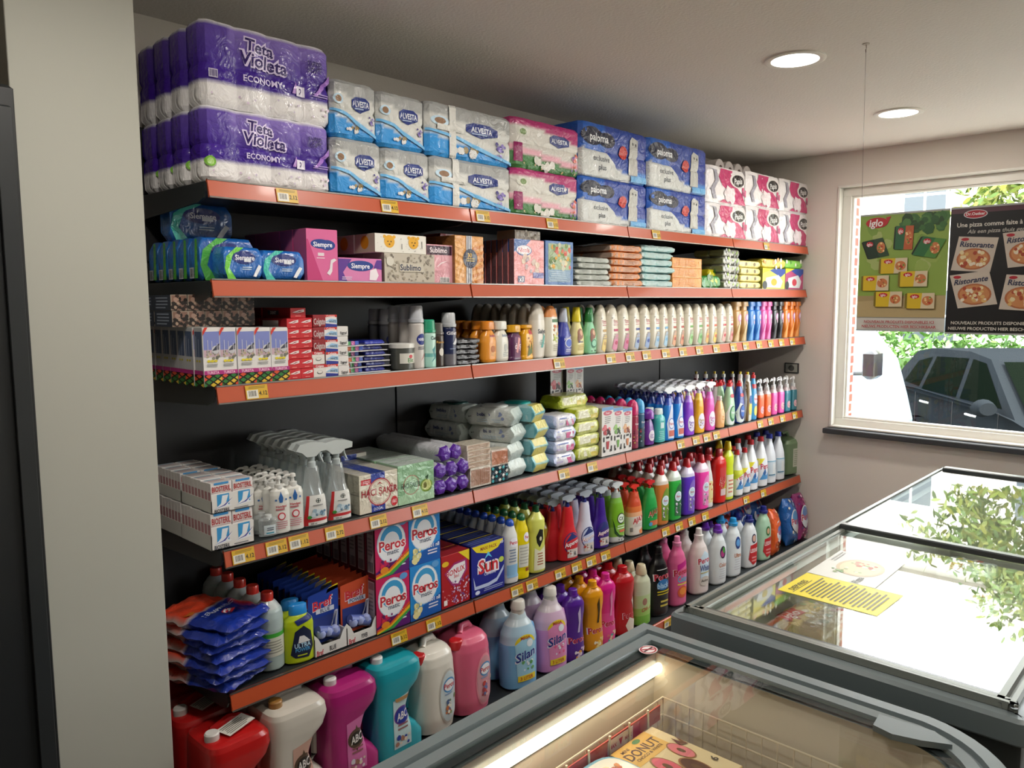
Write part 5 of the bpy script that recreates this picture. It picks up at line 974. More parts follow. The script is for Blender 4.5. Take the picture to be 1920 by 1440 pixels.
sun = [('p', [(.02, .98), (.98, .99), (.8, .84), (.5, .78), (.15, .86)], 0xE0CC28), ('t', 'MAXI PACK', .52, .9, .065, 0x903028, .5), ('t', '60', .92, .93, .06, 0xE0E0E8, .1), ('p', [(.38, .68), (.5, .82), (.62, .68), (.5, .74)], 0x60C0E8), ('o', 'Sun', .5, .55, .26, 0xE8E0E8, 0xC82C34, .72), ('t', 'CLASSIC', .55, .39, .06, 0xC8D0F0, .4), ('e', .9, .58, .08, .055, 0xB8CC50), ('p', [(.05, .4), (.12, .2), (.5, .2), (.75, .24), (.98, .46), (.96, .36), (.76, .17), (.5, .13), (.08, .14)], 0xB8C4E4), ('l', .3, .05, .95, .12, 2, 0x9CA8D8), ('e', .17, .07, .07, .04, 0xD0D8F0)]
place_carton(5, 884, 946, 1026, 'deep blue dishwasher tablet box with yellow top', 'dishwasher tablets', 'dishwasher tablet boxes on the fifth shelf', 0x1C2484, 0x141A5C, 0x24285C, sun, d=.07, n=6, yf=.015, tart=[('r', 0, .9, 1, 1, 0xD8C428), ('l', .05, .1, .95, .8, 3, 0x5060A0)])
GK = 'cleaning bottles on the fifth shelf'
pz = lambda c: [('e', .6, .7, .3, .08, 0xE4E4EC), ('t', 'Peros', .6, .7, .06, 0xC03040, .55), ('l', .25, .35, .85, .6, 5, 0x8090A8), ('r', .15, .1, .95, .32, c)]
b5(968.5, 971, 'white toilet cleaner bottle with blue cap', 'duck', 0xD8DAD8, ('dome', 0x2450B8, .1, .5), pz(0x88B4D8), 'cleaning bottle', GK, pl=945, w=.075, n=9, dr=.65, dy=.05)
b5(989.5, 960, 'bright yellow cleaner bottle with green cap', 'duck', 0xE0CC10, ('dome', 0x1C6038, .1, .5), [('e', .7, .7, .22, .08, 0xE4E4EC), ('t', 'Per', .72, .7, .05, 0xC03040, .3), ('r', .15, .2, .95, .58, 0xD4D4C8), ('l', .2, .24, .9, .55, 6, 0xB0B0A4), ('r', .6, .12, .9, .18, 0x884820)], 'cleaning bottle', GK, w=.072, n=5, dr=.65)
b5(1018.5, 946, 'pale lime scouring cream bottle with black emblem', 'cif', 0xD0D468, ('cyl', 0x1C5030, .09, .36), [('p', [(.3, .6), (.5, .72), (.72, .7), (.75, .55), (.5, .42), (.35, .5)], 0x14140f), ('e', .56, .56, .07, .035, 0xD8D4B0), ('p', [(.18, .05), (.22, .42), (.5, .36), (.92, .44), (.92, .05)], 0xE0E0C4), ('l', .35, .12, .8, .34, 5, 0xA06040)], 'cleaning bottle', GK, w=.088, n=4, dr=.65)
b5(1028, 980, 'small gold bottle tucked behind the lime cream bottle', 'shoulder', 0x9C8428, None, None, 'cleaning bottle', GK, w=.07, yf=.09)
asp = lambda c: [('e', .55, .33, .42, .2, 0x1C2C6C), ('e', .55, .33, .39, .18, c), ('p', [(.2, .36), (.55, .52), (.9, .42), (.55, .4)], 0x1C2C6C), ('t', 'Asperox', .56, .33, .085, 0xB02030, .82, .2), ('t', 'Asperox', .56, .335, .08, 0xEDE6E6, .78, .2), ('r', .28, .06, .88, .22, 0xC8BCB4), ('d', .3, .08, .86, .2, 9, [0x4c4c50, 0x808488, 0xE0E0E0, 0xB04038], .06)]
GQ = 'trigger bottles on the fifth shelf'
b5(1079.5, 925, 'bright red trigger bottle with clear head', 'spray', 0xC8242C, ('trigger', 0xA8B0B8, .2, .6, 0x24307C, 1), asp(0xC02830), 'spray bottle', GQ, w=.105, n=5, dr=.58)
b5(1109.5, 917, 'white and blue trigger bottle with clear head', 'spray', 0xCCCCDC, ('trigger', 0xA8B0B8, .2, .6, 0x24307C, 1), asp(0xB8C0DC), 'spray bottle', GQ, w=.1, n=5, dr=.58)
b5(1138, 910, 'deep purple trigger bottle with clear head', 'spray', 0x3C1C84, ('trigger', 0xB8C0C8, .2, .6, 0x24205C, 1), asp(0x3C2474), 'spray bottle', GQ, w=.095, n=5, dr=.58)
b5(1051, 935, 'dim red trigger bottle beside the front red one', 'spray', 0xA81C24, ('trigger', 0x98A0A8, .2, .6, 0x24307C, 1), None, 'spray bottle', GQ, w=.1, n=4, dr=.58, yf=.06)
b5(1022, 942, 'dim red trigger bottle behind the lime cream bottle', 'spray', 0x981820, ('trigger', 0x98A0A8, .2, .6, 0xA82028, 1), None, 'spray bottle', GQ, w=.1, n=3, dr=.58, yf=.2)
b5(1167.5, 901, 'apple green trigger bottle with white head', 'flask', [(0, 0xCDD0CC), (.12, 0x8CBC50), (.32, 0x74AC28), (.8, 0x7CB440), (.9, 0xA0A8A4)], ('trigger', 0xD4D8D8, .19, .6, 0xC8CCCC, -1), [('e', .62, .48, .26, .11, 0x142014), ('e', .62, .48, .22, .09, 0xD8E4D0), ('t', 'Cif', .62, .48, .07, 0x183018, .3), ('p', [(.1, .5), (.2, .2), (.5, .1), (.9, .1), (.5, .15), (.3, .24)], 0x204420), ('r', .5, .2, .92, .25, 0xD06850), ('l', .3, .26, .9, .36, 2, 0xD0E8C8), ('d', .3, .02, .9, .1, 5, [0x343838, 0xE0E4E0], .06)], 'spray bottle', GQ, w=.098, n=3, dr=.55)
b5(1200.5, 906, 'orange and white trigger bottle with orange red head', 'flask', [(0, 0xDCD4C8), (.45, 0xE0A880), (.55, 0xD8743C), (.68, 0xC84C2C)], ('trigger', 0xD8382C, .17, .55, 0xD0342C, -1), [('t', 'AJAX', .6, .38, .12, 0xC03038, .75, .25), ('l', .3, .2, .85, .28, 3, 0xB8B0A8), ('d', .65, .02, .98, .14, 5, [0xE0905C, 0xD86838], .1), ('b', .08, .1, .22, .2, 0x303030)], 'spray bottle', GQ, w=.1, n=4, dr=.55)
b5(1229.5, 898, 'vivid green trigger bottle with red head', 'flask', [(0, 0x289C48), (.95, 0x289C48)], ('trigger', 0xC8282C, .18, .55, 0xC8282C, -1), [('e', .6, .42, .38, .12, 0x1C8038), ('t', 'AJAX', .6, .42, .13, 0xE0E0D0, .8, .25), ('t', 'AJAX', .6, .425, .12, 0xB03030, .76, .25), ('r', .3, .1, .9, .22, 0xC86840), ('e', .35, .14, .12, .05, 0x4C9CC8)], 'spray bottle', GQ, w=.1, n=4, dr=.55)
GF = 'floor cleaner bottles with red caps on the fifth shelf'
def fl_(c): return [('p', [(.35, .1), (.3, .5), (.5, .66), (.7, .74), (.95, .66), (.95, .06)], c), ('e', .62, .48, .26, .1, 0xDCE0EC), ('e', .62, .48, .2, .08, 0xB8D0D8), ('t', 'Peros', .62, .48, .045, 0xB84050, .3), ('d', .4, .1, .92, .36, 20, [0xD8D0E0, c, 0xB8A8C0, 0x607060], .06)]
for pr, pt, c, lq, nm in ((1249.5, 871, 0xC87838, 0xD0C4B8, 'amber'), (1273, 864, 0x30A840, 0xC8D4C8, 'green'), (1299, 858, 0x5A34B8, 0xCCC4DC, 'violet'), (1325, 850, 0xE83CA0, 0xE0C4D4, 'pink')):
    b5(pr, pt, nm+' floor cleaner bottle with red cap', 'shoulder', [(0, c), (.8, lq)], ('cone', 0xC82830, .15, .42), fl_({'amber': 0x6C9030, 'green': 0x2C6A3C, 'violet': 0x7C60B8, 'pink': 0xE080B8}[nm]), 'floor cleaner', GF, pl=None, w=.098 if nm == 'amber' else .1, n=5, dr=.66, p=3)
b5(1335, 851, 'narrow white cleaner bottle with red cap', 'bleach', 0xD4D4D0, ('cyl', 0xB03038, .1, .5), [('r', .2, .1, .95, .55, 0xD8C890), ('d', .3, .12, .9, .5, 8, [0xC87838, 0xE0D0B0, 0xC04030], .1)], 'cleaning bottle', GK, w=.07, n=3)
b5(1358, 840, 'clear red cleaner bottle with dark red cap', 'square', 0xC81C18, ('wide', 0x9C1C20, .14, .5), [('p', [(.3, .15), (.28, .75), (.85, .78), (.85, .15)], 0xC03838), ('t', 'AJAX', .56, .5, .15, 0xE8E0D0, .62, .3), ('t', 'AJAX', .56, .505, .14, 0xB02028, .58, .3), ('p', [(.3, .4), (.6, .3), (.85, .45), (.7, .24)], 0xA8C040), ('r', .36, .16, .82, .3, 0xC8B0B0)], 'cleaning bottle', GK, w=.1, n=3, dr=.6)
b5(1372.5, 826, 'fluorescent yellow cleaner bottle with yellow cap', 'cif', 0xC8D828, ('cone', 0xE0C818, .14, .5), [('r', .15, .06, .95, .5, 0xDCDCC0), ('l', .25, .12, .85, .42, 4, 0xC07860)], 'cleaning bottle', GK, w=.085, n=2)
pb = lambda c: [('r', .03, .14, .97, .62, 0xDADCE0), ('p', [(.03, .62), (.5, .62), (.03, .45)], 0xE0D430), ('t', 'Peros', .58, .45, .12, 0xB82838, .85), ('p', [(.1, .16), (.4, .34), (.6, .24), (.9, .36), (.95, .16)], 0x4C8CC0), ('p', [(.3, .3), (.5, .4), (.6, .3), (.45, .24)], 0x2C5C98)]
GY = 'bleach bottles on the fifth shelf'
b5(1391.5, 842, 'small knobbed white bleach bottle with lime label', 'bleach', 0xDCDEDC, ('cyl', 0xB82C34, .1, .42), pb(0)+[('p', [(.03, .62), (.97, .62), (.97, .56), (.03, .4)], 0xC8D040)], 'bleach bottle', GY, w=.082, n=2, dr=.85)
b5(1405, 838, 'small knobbed white bleach bottle with blue label', 'bleach', 0xDCDEDC, ('cyl', 0xB82C34, .1, .42), pb(1), 'bleach bottle', GY, w=.078, n=2, dr=.85)
b5(1418.5, 823, 'large white bleach bottle with red cap, nearer the small ones', 'cone', 0xDCDEE0, ('cyl', 0xB82C34, .09, .4), pb(1), 'bleach bottle', GY, w=.1, n=2, dr=.8)
b5(1437, 817, 'large white bleach bottle with red cap, nearer the wall', 'cone', 0xDCDEE0, ('cyl', 0xB82C34, .09, .4), pb(1), 'bleach bottle', GY, w=.1, n=2, dr=.8)
jb = [('r', .08, .14, .92, .5, 0xC4D0D8), ('r', .08, .48, .92, .5, 0x5C9CB8), ('r', .4, .2, .7, .44, 0xD8DCDC), ('r', .74, .3, .78, .48, 0x304858), ('l', .1, .16, .85, .22, 1, 0x507C98)]
b5(1453, 812, 'large white bleach bottle with blue cap, nearer the red caps', 'cone', 0xDADDE2, ('cyl', 0x28348C, .09, .42), jb, 'bleach bottle', GY, w=.1, n=2, dr=.8)
b5(1469, 808, 'large white bleach bottle with blue cap, beside the canister', 'cone', 0xDADDE2, ('cyl', 0x28348C, .09, .42), jb, 'bleach bottle', GY, w=.1, n=2, dr=.8)
def can_handle(root, H, w, d):
    g = G(); g.tube([(-w*.4, 0, H*.93), (-w*.3, 0, H*1.1), (w*.05, 0, H*1.12), (w*.2, 0, H*.97)], .011, 0x7C9474, 10); g.build('handle', 'plastic', root, SM)
b5(1497, 818, 'translucent olive green canister against the wall', 'square', 0x6C8462, None, [('r', .45, .2, .9, .7, 0xC4C8B8), ('l', .5, .24, .85, .66, 8, 0x989C8C)], 'canister', None, w=.15, dr=.9, p=5, extra=can_handle, yf=.03, name='canister')
# ------------------------------------------------ BASE SHELF
z6 = SZ[6]; YF = -.075
def jug(pl, pr, pt, lb, grp, col, capc, art, style='block', n=2, z=z6, pb=None, capx=-.28, yf=YF, d=.2):
    xa = XS(pl, yf, z+.15); xb = XS(pr, yf, z+.15); w = xb-xa; x = (xa+xb)/2; H = ZS(pt, x, yf+d*.4)-z
    root = empty('jerrycan')
    if style == 'block':
        P = [(0, .96, .96, .96), (.02, 1, 1, 1), (.15, 1, 1, 1), (.24, 1, .9, 1), (.34, 1, .72, .98), (.5, 1, .64, .98), (.64, 1, .72, .98), (.74, 1, .93, 1), (.84, 1, 1, 1), (.93, .99, .98, .97), (.975, .95, .92, .9), (1, .84, .8, .76)]
        P = [(z_, l, 2*r-1 if r < 1 else r, dd) for z_, l, r, dd in P]; pe = 5; col2 = col
        P = [(z_, l, r, dd) for z_, l, r, dd in P]
    else:
        P = [(0, .84, .84, .8), (.03, .93, .93, .92), (.2, 1, 1, 1), (.6, 1, 1, 1), (.82, .94, .95, .97), (.92, .84, .9, .9), (.97, .7, .8, .75), (1, .5, .65, .5)]; pe = 3
    zs = sorted(set([i/30 for i in range(31)]+[q[0] for q in P]))
    def ring(z_):
        l, r, dd = at_prof(P, z_); return (z_*H, (l+r)/2*w/2, dd*d/2, (r-l)*w/4, 0)
    g = G(); g.loft([ring(q) for q in zs], [col]*len(zs), 36, p=pe); g.build('body', 'plastic', root, SM)
    g = G()
    if style == 'block':
        g.tube([(-w*.22, d*.1, H*.985), (w*.05, d*.12, H*1.03), (w*.3, d*.12, H*1.0)], [.012, .016, .012], col, 8)
        g.tube([(w*.36, 0, H*.2), (w*.46, 0, H*.3), (w*.47, 0, H*.62), (w*.38, 0, H*.8)], [.014, .012, .012, .014], col, 8)
    else:
        g.tube([(-w*.16, -d*.1, H*.99), (-w*.04, 0, H*1.05), (w*.2, d*.05, H*1.04), (w*.33, d*.05, H*.93)], [.013, .014, .014, .014], col, 10)
    g.build('handle', 'plastic', root, SM)
    g = G(); r = .021 if style == 'block' else .026; zc = H*.985 if style == 'block' else H*.9; cx = w*capx; cyy = -d*.16 if style == 'block' else -d*.2
    R = []
    for zz, q in ((zc-.01, .9), (zc, 1), (zc+.022, 1), (zc+.026, .85)):
        R.append([(cx+r*q*(1+.03*(i % 2))*math.cos(2*math.pi*i/32), cyy+r*q*(1+.03*(i % 2))*math.sin(2*math.pi*i/32), zz) for i in range(32)])
    g.rings(R, capc); g.build('cap', 'plastic', root, SM)
    if art:
        g = G()
        def S(u, v, l):
            q = min(max(v/H, .005), .99); a, b, dd = at_prof(P, q); hw = (a+b)/2*w/2; hd = dd*d/2; cx = (b-a)*w/4
            t = max(-.97, min(.97, (u-w/2-cx)/hw)); return (cx+t*hw, -hd*(1-abs(t)**pe)**(1/pe)-l, v)
        g.art(art, S, w, H, step=.012, lift=.0012, inc=.0004); g.build('label', 'print', root)
    outs = repeat(root, lb, 'jerrycan', grp, x, yf+d/2, z, n=n, dy=d+.01, jit=0)
    return root, w, H, x
ABC = lambda c1, c2, c3, ring: [('p', [(.3, .1), (.3, .62), (.66, .66), (.66, .1)], c1), ('e', .48, .44, .17, .1, ring)]+([('p', [(.32, .46), (.44, .5), (.48, .58), (.53, .5), (.65, .46), (.56, .41), (.48, .3), (.42, .4)], ring), ('e', .48, .44, .12, .07, 0x2A2420)] if c3 else [('e', .48, .44, .15, .085, c2)])+[('t', 'ABC', .48, .44, .08, 0xE8E4E0, .22, .15), ('l', .36, .28, .6, .36, 2, 0x8C5C5C), ('d', .32, .1, .64, .22, 9, [c2, 0xD8C8B8, 0x9C7060], .04)]
GJ = 'jerrycans on the lowest shelf'
root, w, H, x = jug(401, 520, 1366, 'red jerrycan with white cap and paper note on top', GJ, 0xB81C1C, 0xD4D0CC, [('r', .35, .28, .6, .52, 0x8C1418), ('r', .5, .55, .6, .6, 0xD8D0D0)], n=3, capx=-.33, pb=0)
g = G(); g.box((-.05, -.028, 0), (.05, .028, .0006), 0xD8D4CC); g.art([('l', .05, .1, .95, .9, 6, 0x6C6860)], lambda u, v, l: (u-.05, v-.028, .0006+l), .1, .056); o = g.build('paper_note', 'card'); o.location = (x+.01, YF+.07, z6+H+.013); o.rotation_euler = (.05, -.06, .3); tag(o, 'white printed paper note lying on the front red jerrycan', 'note', 'paper notes on the red jerrycans')
o2 = o.copy(); COL.objects.link(o2); o2.location.y += .2; o2.location.x += .01; tag(o2, 'white printed paper note lying on the second red jerrycan', 'note', 'paper notes on the red jerrycans')
jug(517, 625, 1309, 'off white jerrycan with bronze cap', GJ, 0xCFC9BE, 0x9C7038, ABC(0xC8A090, 0xB09080, 1, 0x5C4838))
jug(622, 718, 1268, 'magenta jerrycan with white cap', GJ, 0xA82472, 0xD4D0D0, ABC(0xD070A8, 0xD8D0D8, 1, 0x5C4838))
jug(710, 799, 1229, 'turquoise jerrycan with white cap', GJ, 0x1E98A8, 0xD8D8D8, ABC(0xB8D0D4, 0x1C3494, 0, 0x6C3C8C)+[('p', [(.33, .64), (.64, .64), (.6, .6), (.36, .6)], 0xA88050)])
pj_ = lambda c: [('e', .66, .42, .27, .34, c), ('e', .66, .42, .24, .31, 0xC0CCD0), ('e', .66, .56, .17, .09, 0x4C8CC0), ('e', .66, .56, .14, .07, 0xE0E0E4), ('t', 'Peros', .66, .56, .06, 0xB82838, .3), ('l', .52, .44, .8, .48, 1, 0x8098B8), ('d', .52, .2, .84, .4, 12, [0xB86838, 0x6C8458, 0xD8D4C8, 0x48608C], .05)]
jug(795, 866, 1209, 'pearl white rounded jerrycan with red cap', GJ, 0xD6D2C8, 0xC02428, pj_(0xB8B4AC), 'round', capx=-.36, n=2)
jug(866, 932, 1183, 'rose pink rounded jerrycan with red cap', GJ, 0xD2607E, 0xC8242A, pj_(0xE08898)[:2]+[('e', .66, .42, .24, .31, 0xC89098)]+pj_(0)[2:6]+[('d', .52, .2, .84, .42, 12, [0x983844, 0xD8B8B0, 0x5C6CA0, 0xC04038], .05)], 'round', capx=-.36, n=2)
def b6(pr, pt, lb, prof, cols, cap, art, cat='laundry bottle', grp='laundry bottles on the lowest shelf', **k):
    k.setdefault('yf', YF); return place_bottle(6, pr, pt, lb, cat, grp, prof, cols, cap, art, **k)
def silan_handle(c):
    def f(root, H, w, d):
        g = G(); g.tube([(w*.2, 0, H*.84), (w*.38, 0, H*.78), (w*.47, 0, H*.6), (w*.47, 0, H*.42)], [.014, .017, .017, .012], c, 10); g.build('handle', 'plastic', root, SM)
    return f
sil = lambda c, c2: [('e', .5, .62, .3, .12, 0xE0C828), ('p', [(.2, .62), (.25, .2), (.8, .14), (.82, .6), (.65, .69), (.4, .69)], c), ('t', 'MEGA', .5, .7, .04, 0xA83028, .36), ('t', 'Silan', .5, .47, .13, 0xE0E4F0, .66, .22), ('t', 'Silan', .5, .475, .12, 0x1C2C84, .62, .22), ('e', .62, .62, .1, .05, 0xE0E8F0), ('d', .3, .26, .75, .38, 8, [c2, 0xE0E8F0], .05), ('r', .26, .12, .8, .2, 0xE0C828), ('t', '3 LITER', .52, .16, .045, 0xB03028, .45)]
b6(1000, 1122, 'large pale blue softener bottle with white cap', 'softener', [(0, 0x70ACD8), (.62, 0xA8C8DC), (.85, 0xBCCCD4)], ('measure', 0xD0CCC4, .15, .36), sil(0x98C8E0, 0x60A060), w=.165, dr=.7, n=2, extra=silan_handle(0x68A8D8))
b6(1057, 1098, 'large pale pink softener bottle with white cap', 'softener', [(0, 0xD090CC), (.62, 0xD4B4D0), (.85, 0xD0C4CC)], ('measure', 0xD4D0C8, .15, .36), sil(0xDC88B8, 0xE06090), w=.16, dr=.7, n=2, extra=silan_handle(0xCC90C8))
per = lambda c, fl: [('t', 'Peros', .5, .34, .1, 0xE8E0E8, .9), ('t', 'Peros', .5, .34, .092, 0xB82438, .86), ('d', .2, .02, .9, .2, 10, fl, .1), ('p', [(.5, .45), (.56, .6), (.5, .75), (.62, .85), (.66, .65), (.6, .45)], c)]
b6(1091, 1102, 'purple softener bottle with purple cap', 'waist', 0x50208C, ('cyl', 0x5C2498, .1, .4), per(0xC8B8D8, [0xD8C0D8, 0xE0A040, 0xE8E0E8]), w=.112, n=3)
b6(1126.5, 1086, 'amber yellow softener bottle with yellow cap', 'waist', 0xDC9410, ('cyl', 0xE8A018, .1, .4), per(0x3C2C10, [0xE8D890, 0xE8C050, 0xF0E8D0]), w=.112, n=4)
b6(1150, 1072, 'hot pink softener bottle with pink cap', 'waist', [(0, 0xE04890), (.5, 0xD82C80), (.8, 0xD01C84)], ('cyl', 0xD82C90, .1, .4), per(0xE088B0, [0xE0D0B0, 0x60A0A0, 0xE07080]), w=.108, n=4)
b6(1184, 1059, 'dark red softener bottle with red cap', 'waist', 0xB0141C, ('cyl', 0xB81820, .1, .4), [('t', 'Peros', .62, .32, .1, 0xE8E0E8, .7), ('t', 'Peros', .62, .32, .092, 0xB01828, .66), ('p', [(.6, .0), (.4, .16), (.6, .28), (.95, .2), (.95, 0)], 0xD8CCBC), ('p', [(.85, .4), (.7, .55), (.95, .65), (.97, .8), (.98, .4)], 0xD8C8C0)], w=.13, n=3)
b6(1216, 1056, 'cream to green softener bottle with beige cap', 'shoulder', [(0, 0x74B040), (.2, 0x98C060), (.35, 0xB4C890), (.6, 0xC4C8AC)], ('cone', 0xC8BC9C, .16, .5), [('t', 'Chloé', .55, .33, .07, 0xB03840, .55, .2), ('e', .45, .47, .14, .07, 0x9C7060), ('p', [(.6, .3), (.8, .5), (.75, .35)], 0xB8D890)], w=.108, n=3)
b6(1249.5, 1022, 'black laundry bottle with black cap', 'softener', 0x141214, ('cyl', 0x0E0D10, .12, .36), [('r', .22, .76, .8, .77, 0xC8C8C8), ('t', 'Peros', .5, .66, .11, 0xE8E0E8, .86, .08), ('t', 'Peros', .5, .66, .1, 0xB82438, .82, .08), ('e', .5, .52, .32, .09, 0x2C6CA8), ('t', 'black', .5, .51, .09, 0xA8C8E0, .6), ('r', .2, .4, .9, .42, 0xC8B828), ('r', .2, .36, .9, .375, 0xC8B828), ('l', .3, .14, .8, .28, 2, 0xC8B850)], w=.125, n=2, dr=.66)
b6(1283.5, 1003, 'pink colour wash bottle with pink cap', 'softener', 0xD66090, ('step', 0xE088B0, .14, .3), [('p', [(.25, .7), (.85, .76), (.85, .68), (.25, .6)], 0xB81C7C), ('t', 'Peros', .5, .58, .11, 0xE8E0E8, .86, .08), ('t', 'Peros', .5, .58, .1, 0xB82438, .82, .08), ('t', 'Color', .55, .46, .1, 0x50B0D0, .6), ('r', .25, .36, .85, .38, 0xD8D040), ('e', .55, .24, .3, .1, 0xD05838), ('e', .55, .25, .2, .06, 0xE08838)], w=.12, n=2, dr=.66)
b6(1325, 988, 'ivory white wash bottle with white cap', 'softener', 0xD8CCC8, ('step', 0xDCD8D4, .16, .3), [('p', [(.3, .28), (.28, .66), (.55, .78), (.85, .7), (.85, .28)], 0xC4D8E4), ('t', 'Peros', .56, .62, .11, 0xE8E8E8, .8, .08), ('t', 'Peros', .56, .62, .1, 0xB82438, .76, .08), ('t', 'White', .56, .48, .11, 0x4C5A90, .6), ('r', .3, .38, .85, .4, 0xB8A868), ('e', .55, .24, .3, .09, 0xC4BCB4), ('t', 'Active', .55, .25, .05, 0x504840, .45)], w=.13, n=2, dr=.66)
GN = 'white laundry bottles on the lowest shelf'
def eco(pr, pt, lb, cap, c, art, n=2, w=.118): return b6(pr, pt, lb, 'softener', c, ('step', cap, .13, .36), art, grp=GN, w=w, n=n, dr=.62)
eco(1358, 982, 'white liquid detergent bottle with violet cap', 0x6A30A8, 0xD4DADC, [('e', .55, .62, .2, .12, 0x3c2848), ('e', .52, .6, .12, .07, 0xA83878), ('e', .6, .66, .08, .06, 0x3C9838), ('t', 'Color', .55, .38, .08, 0xB87858, .5), ('l', .3, .1, .85, .32, 5, 0xC0C0C4)])
eco(1386, 969, 'white liquid detergent bottle with sky blue cap', 0x2C94D0, 0xD4DADC, [('e', .55, .66, .2, .12, 0x24407C), ('e', .55, .66, .14, .07, 0x5C98D0), ('t', 'Ultra', .55, .42, .08, 0xB87858, .5), ('l', .3, .12, .85, .36, 5, 0xC0C0C4)])
eco(1416, 964, 'white liquid detergent bottle with navy cap and red label', 0x202878, 0xD4D8DA, [('e', .55, .64, .17, .1, 0x202040), ('e', .55, .64, .12, .07, 0xC8A090), ('p', [(.2, .2), (.3, .5), (.9, .54), (.9, .12), (.5, .06)], 0xB82028), ('t', 'LESSIVE', .57, .38, .08, 0xE8D8D8, .55), ('l', .35, .12, .8, .26, 2, 0xD89090)], n=2)
eco(1442, 947, 'mint green detergent bottle with navy cap and red label', 0x202878, 0xA4C8AC, [('e', .55, .62, .17, .1, 0x2C6C38), ('e', .55, .62, .11, .06, 0xC8A080), ('p', [(.2, .2), (.3, .46), (.9, .5), (.9, .12), (.5, .06)], 0xB82028), ('t', 'LESSIVE', .57, .36, .08, 0xE8D8D8, .55), ('l', .35, .12, .8, .26, 2, 0xD89090)], n=1)
for px, pt, c, lb in ((1342, 1000, 0x5A2898, 'white detergent bottle with dim violet cap in the second row'), ):
    b6(px, 975, lb, 'softener', 0x8C9498, ('step', c, .13, .36), None, grp=GN, w=.11, yf=.1)  # white body greyed: the second row's shade is painted into the colour
# detergent bags heaped in the corner
def bag(x, y, z, w, h, d, c, art, lb, rx=0, ry=0, rz=0, seed=1):
    g = G(); N = 14; M_ = 18; R = []; C = []
    for i in range(N+1):
        t = i/N; q = math.sin(math.pi*min(1, max(0, t)))**.45; row = []
        for k in range(M_):
            th = 2*math.pi*k/M_; cc, ss = math.cos(th), math.sin(th)
            a = w/2*(.86+.14*q)*(1 if t < .9 else .94); b = d/2*(.08+.92*q)
            v = Vector((a*math.copysign(abs(cc)**.6, cc), b*math.copysign(abs(ss)**.8, ss), t*h)); nn = noise.noise(v*18+Vector((seed*5, 0, 0)))*.014
            row.append((v.x+nn, v.y+nn*1.2, v.z+nn*.6))
        R.append(row)
    g.rings(R, c)
    g.art(art, lambda u, v, l: (u-w/2, -d/2*(.08+.92*math.sin(math.pi*min(.98, max(.02, v/h)))**.45)*(max(.02, 1-abs((u-w/2)/(w/2))**2))**.4-l-.006, v), w, h, step=.012)
    o = g.build('detergent_bag', 'foil', None, SM); o.location = (x, y, z); o.rotation_euler = (rx, ry, rz); tag(o, lb, 'detergent bag', 'detergent bags heaped in the corner')
def bga(c, d_): return [('e', .5, .52, .36, .24, 0xD4DCE8), ('e', .5, .58, .26, .15, c), ('t', 'Peros', .5, .52, .14, 0xE8E0E8, .7, .1), ('t', 'Peros', .5, .52, .13, 0xB82438, .66, .1), ('d', .2, .08, .8, .3, 12, d_, .07), ('d', .1, .75, .9, .95, 8, d_, .06)]
xa = XS(1452, YF+.05, .3)
bag(XS(1450, -.05, .3), -.05, z6, .14, .28, .09, 0xD8581C, bga(0x3C6CC0, [0xE08830, 0xC83828, 0xE0C8A0]), 'orange detergent bag standing beside the mint bottle', -.1, .12, .15, 1)
bag(2.79, -.045, z6, .17, .3, .1, 0x1C64B4, bga(0x3C90D0, [0x78B8E0, 0xE0E0D0, 0x1C3C80]), 'blue detergent bag slumped in the corner heap', -.15, .1, .08, 2)
bag(2.93, -.05, z6, .14, .31, .1, 0x8C1C68, bga(0x5C80C0, [0xD85090, 0x5C2C80, 0xE0B0C8]), 'magenta detergent bag nearest the window wall', -.12, .02, .0, 3)
k = 0
for x_, y_, zz, c, lb in ((2.3, .1, .0, 0x9C3428, 'dim red detergent bag lying behind the bottles'), (2.52, .13, .02, 0x2C50A0, 'navy detergent bag lying behind the orange one'), (2.76, .16, .02, 0x2C60B0, 'blue detergent bag lying behind the blue front bag'),
       (2.42, .2, .1, 0xB84830, 'dim orange detergent bag on top of the heap'), (2.64, .2, .1, 0x283C98, 'navy detergent bag on top of the heap'), (2.84, .24, .1, 0xA83888, 'pink detergent bag at the top of the heap by the wall')):
    bag(x_, y_, z6+zz, .22, .25, .1, c, bga(0x3C6CC0, [0xC83848, 0x4C90D0, 0xD8D0C0, 0x5C2880]), lb, -.3, .1*(k % 3-1), .1*(k % 2), 5+k); k += 1
# ------------------------------------------------ chest freezers
def offs(P, d):
    n = len(P); out = []
    for i in range(n):
        a, b, c = Vector(P[i-1]), Vector(P[i]), Vector(P[(i+1) % n])
        e1 = (b-a).normalized(); e2 = (c-b).normalized(); n1 = Vector((-e1.y, e1.x)); n2 = Vector((-e2.y, e2.x))
        m_ = (n1+n2); m_ = m_/max(.3, m_.length_squared)*2*.5*2/2 if False else m_/(1+n1.dot(n2))
        out.append((b.x+m_.x*d, b.y+m_.y*d))
    return out
def sweep(g, P, sec, c, caps=False):
    g.rings([[(x, y, z) for x, y in offs(P, i)] for i, z in sec], c, caps=caps)
M_rimA = pmat('freezer_rim_plastic', 0x6F7A7D, rough=.33, coat=.3)
M_rimB = pmat('freezer_rim_aluminium', 0x868A84, rough=.3, metal=.35)
M_body = pmat('freezer_side_panel', 0x2B302E, rough=.4, noise_amt=.1)
M_liner = pmat('freezer_liner', 0xC8BEAE, rough=.5)
M_linB = pmat('freezer_liner_pale', 0xBEBFB8, rough=.5)
M_tube = pmat('tube_light', 0xffffff, emit=(0xFFE9C4, TUBE_E))
MT['lid'] = glassmat('freezer_lid_glass', (.9, .93, .9, 1), (1.1, .0))
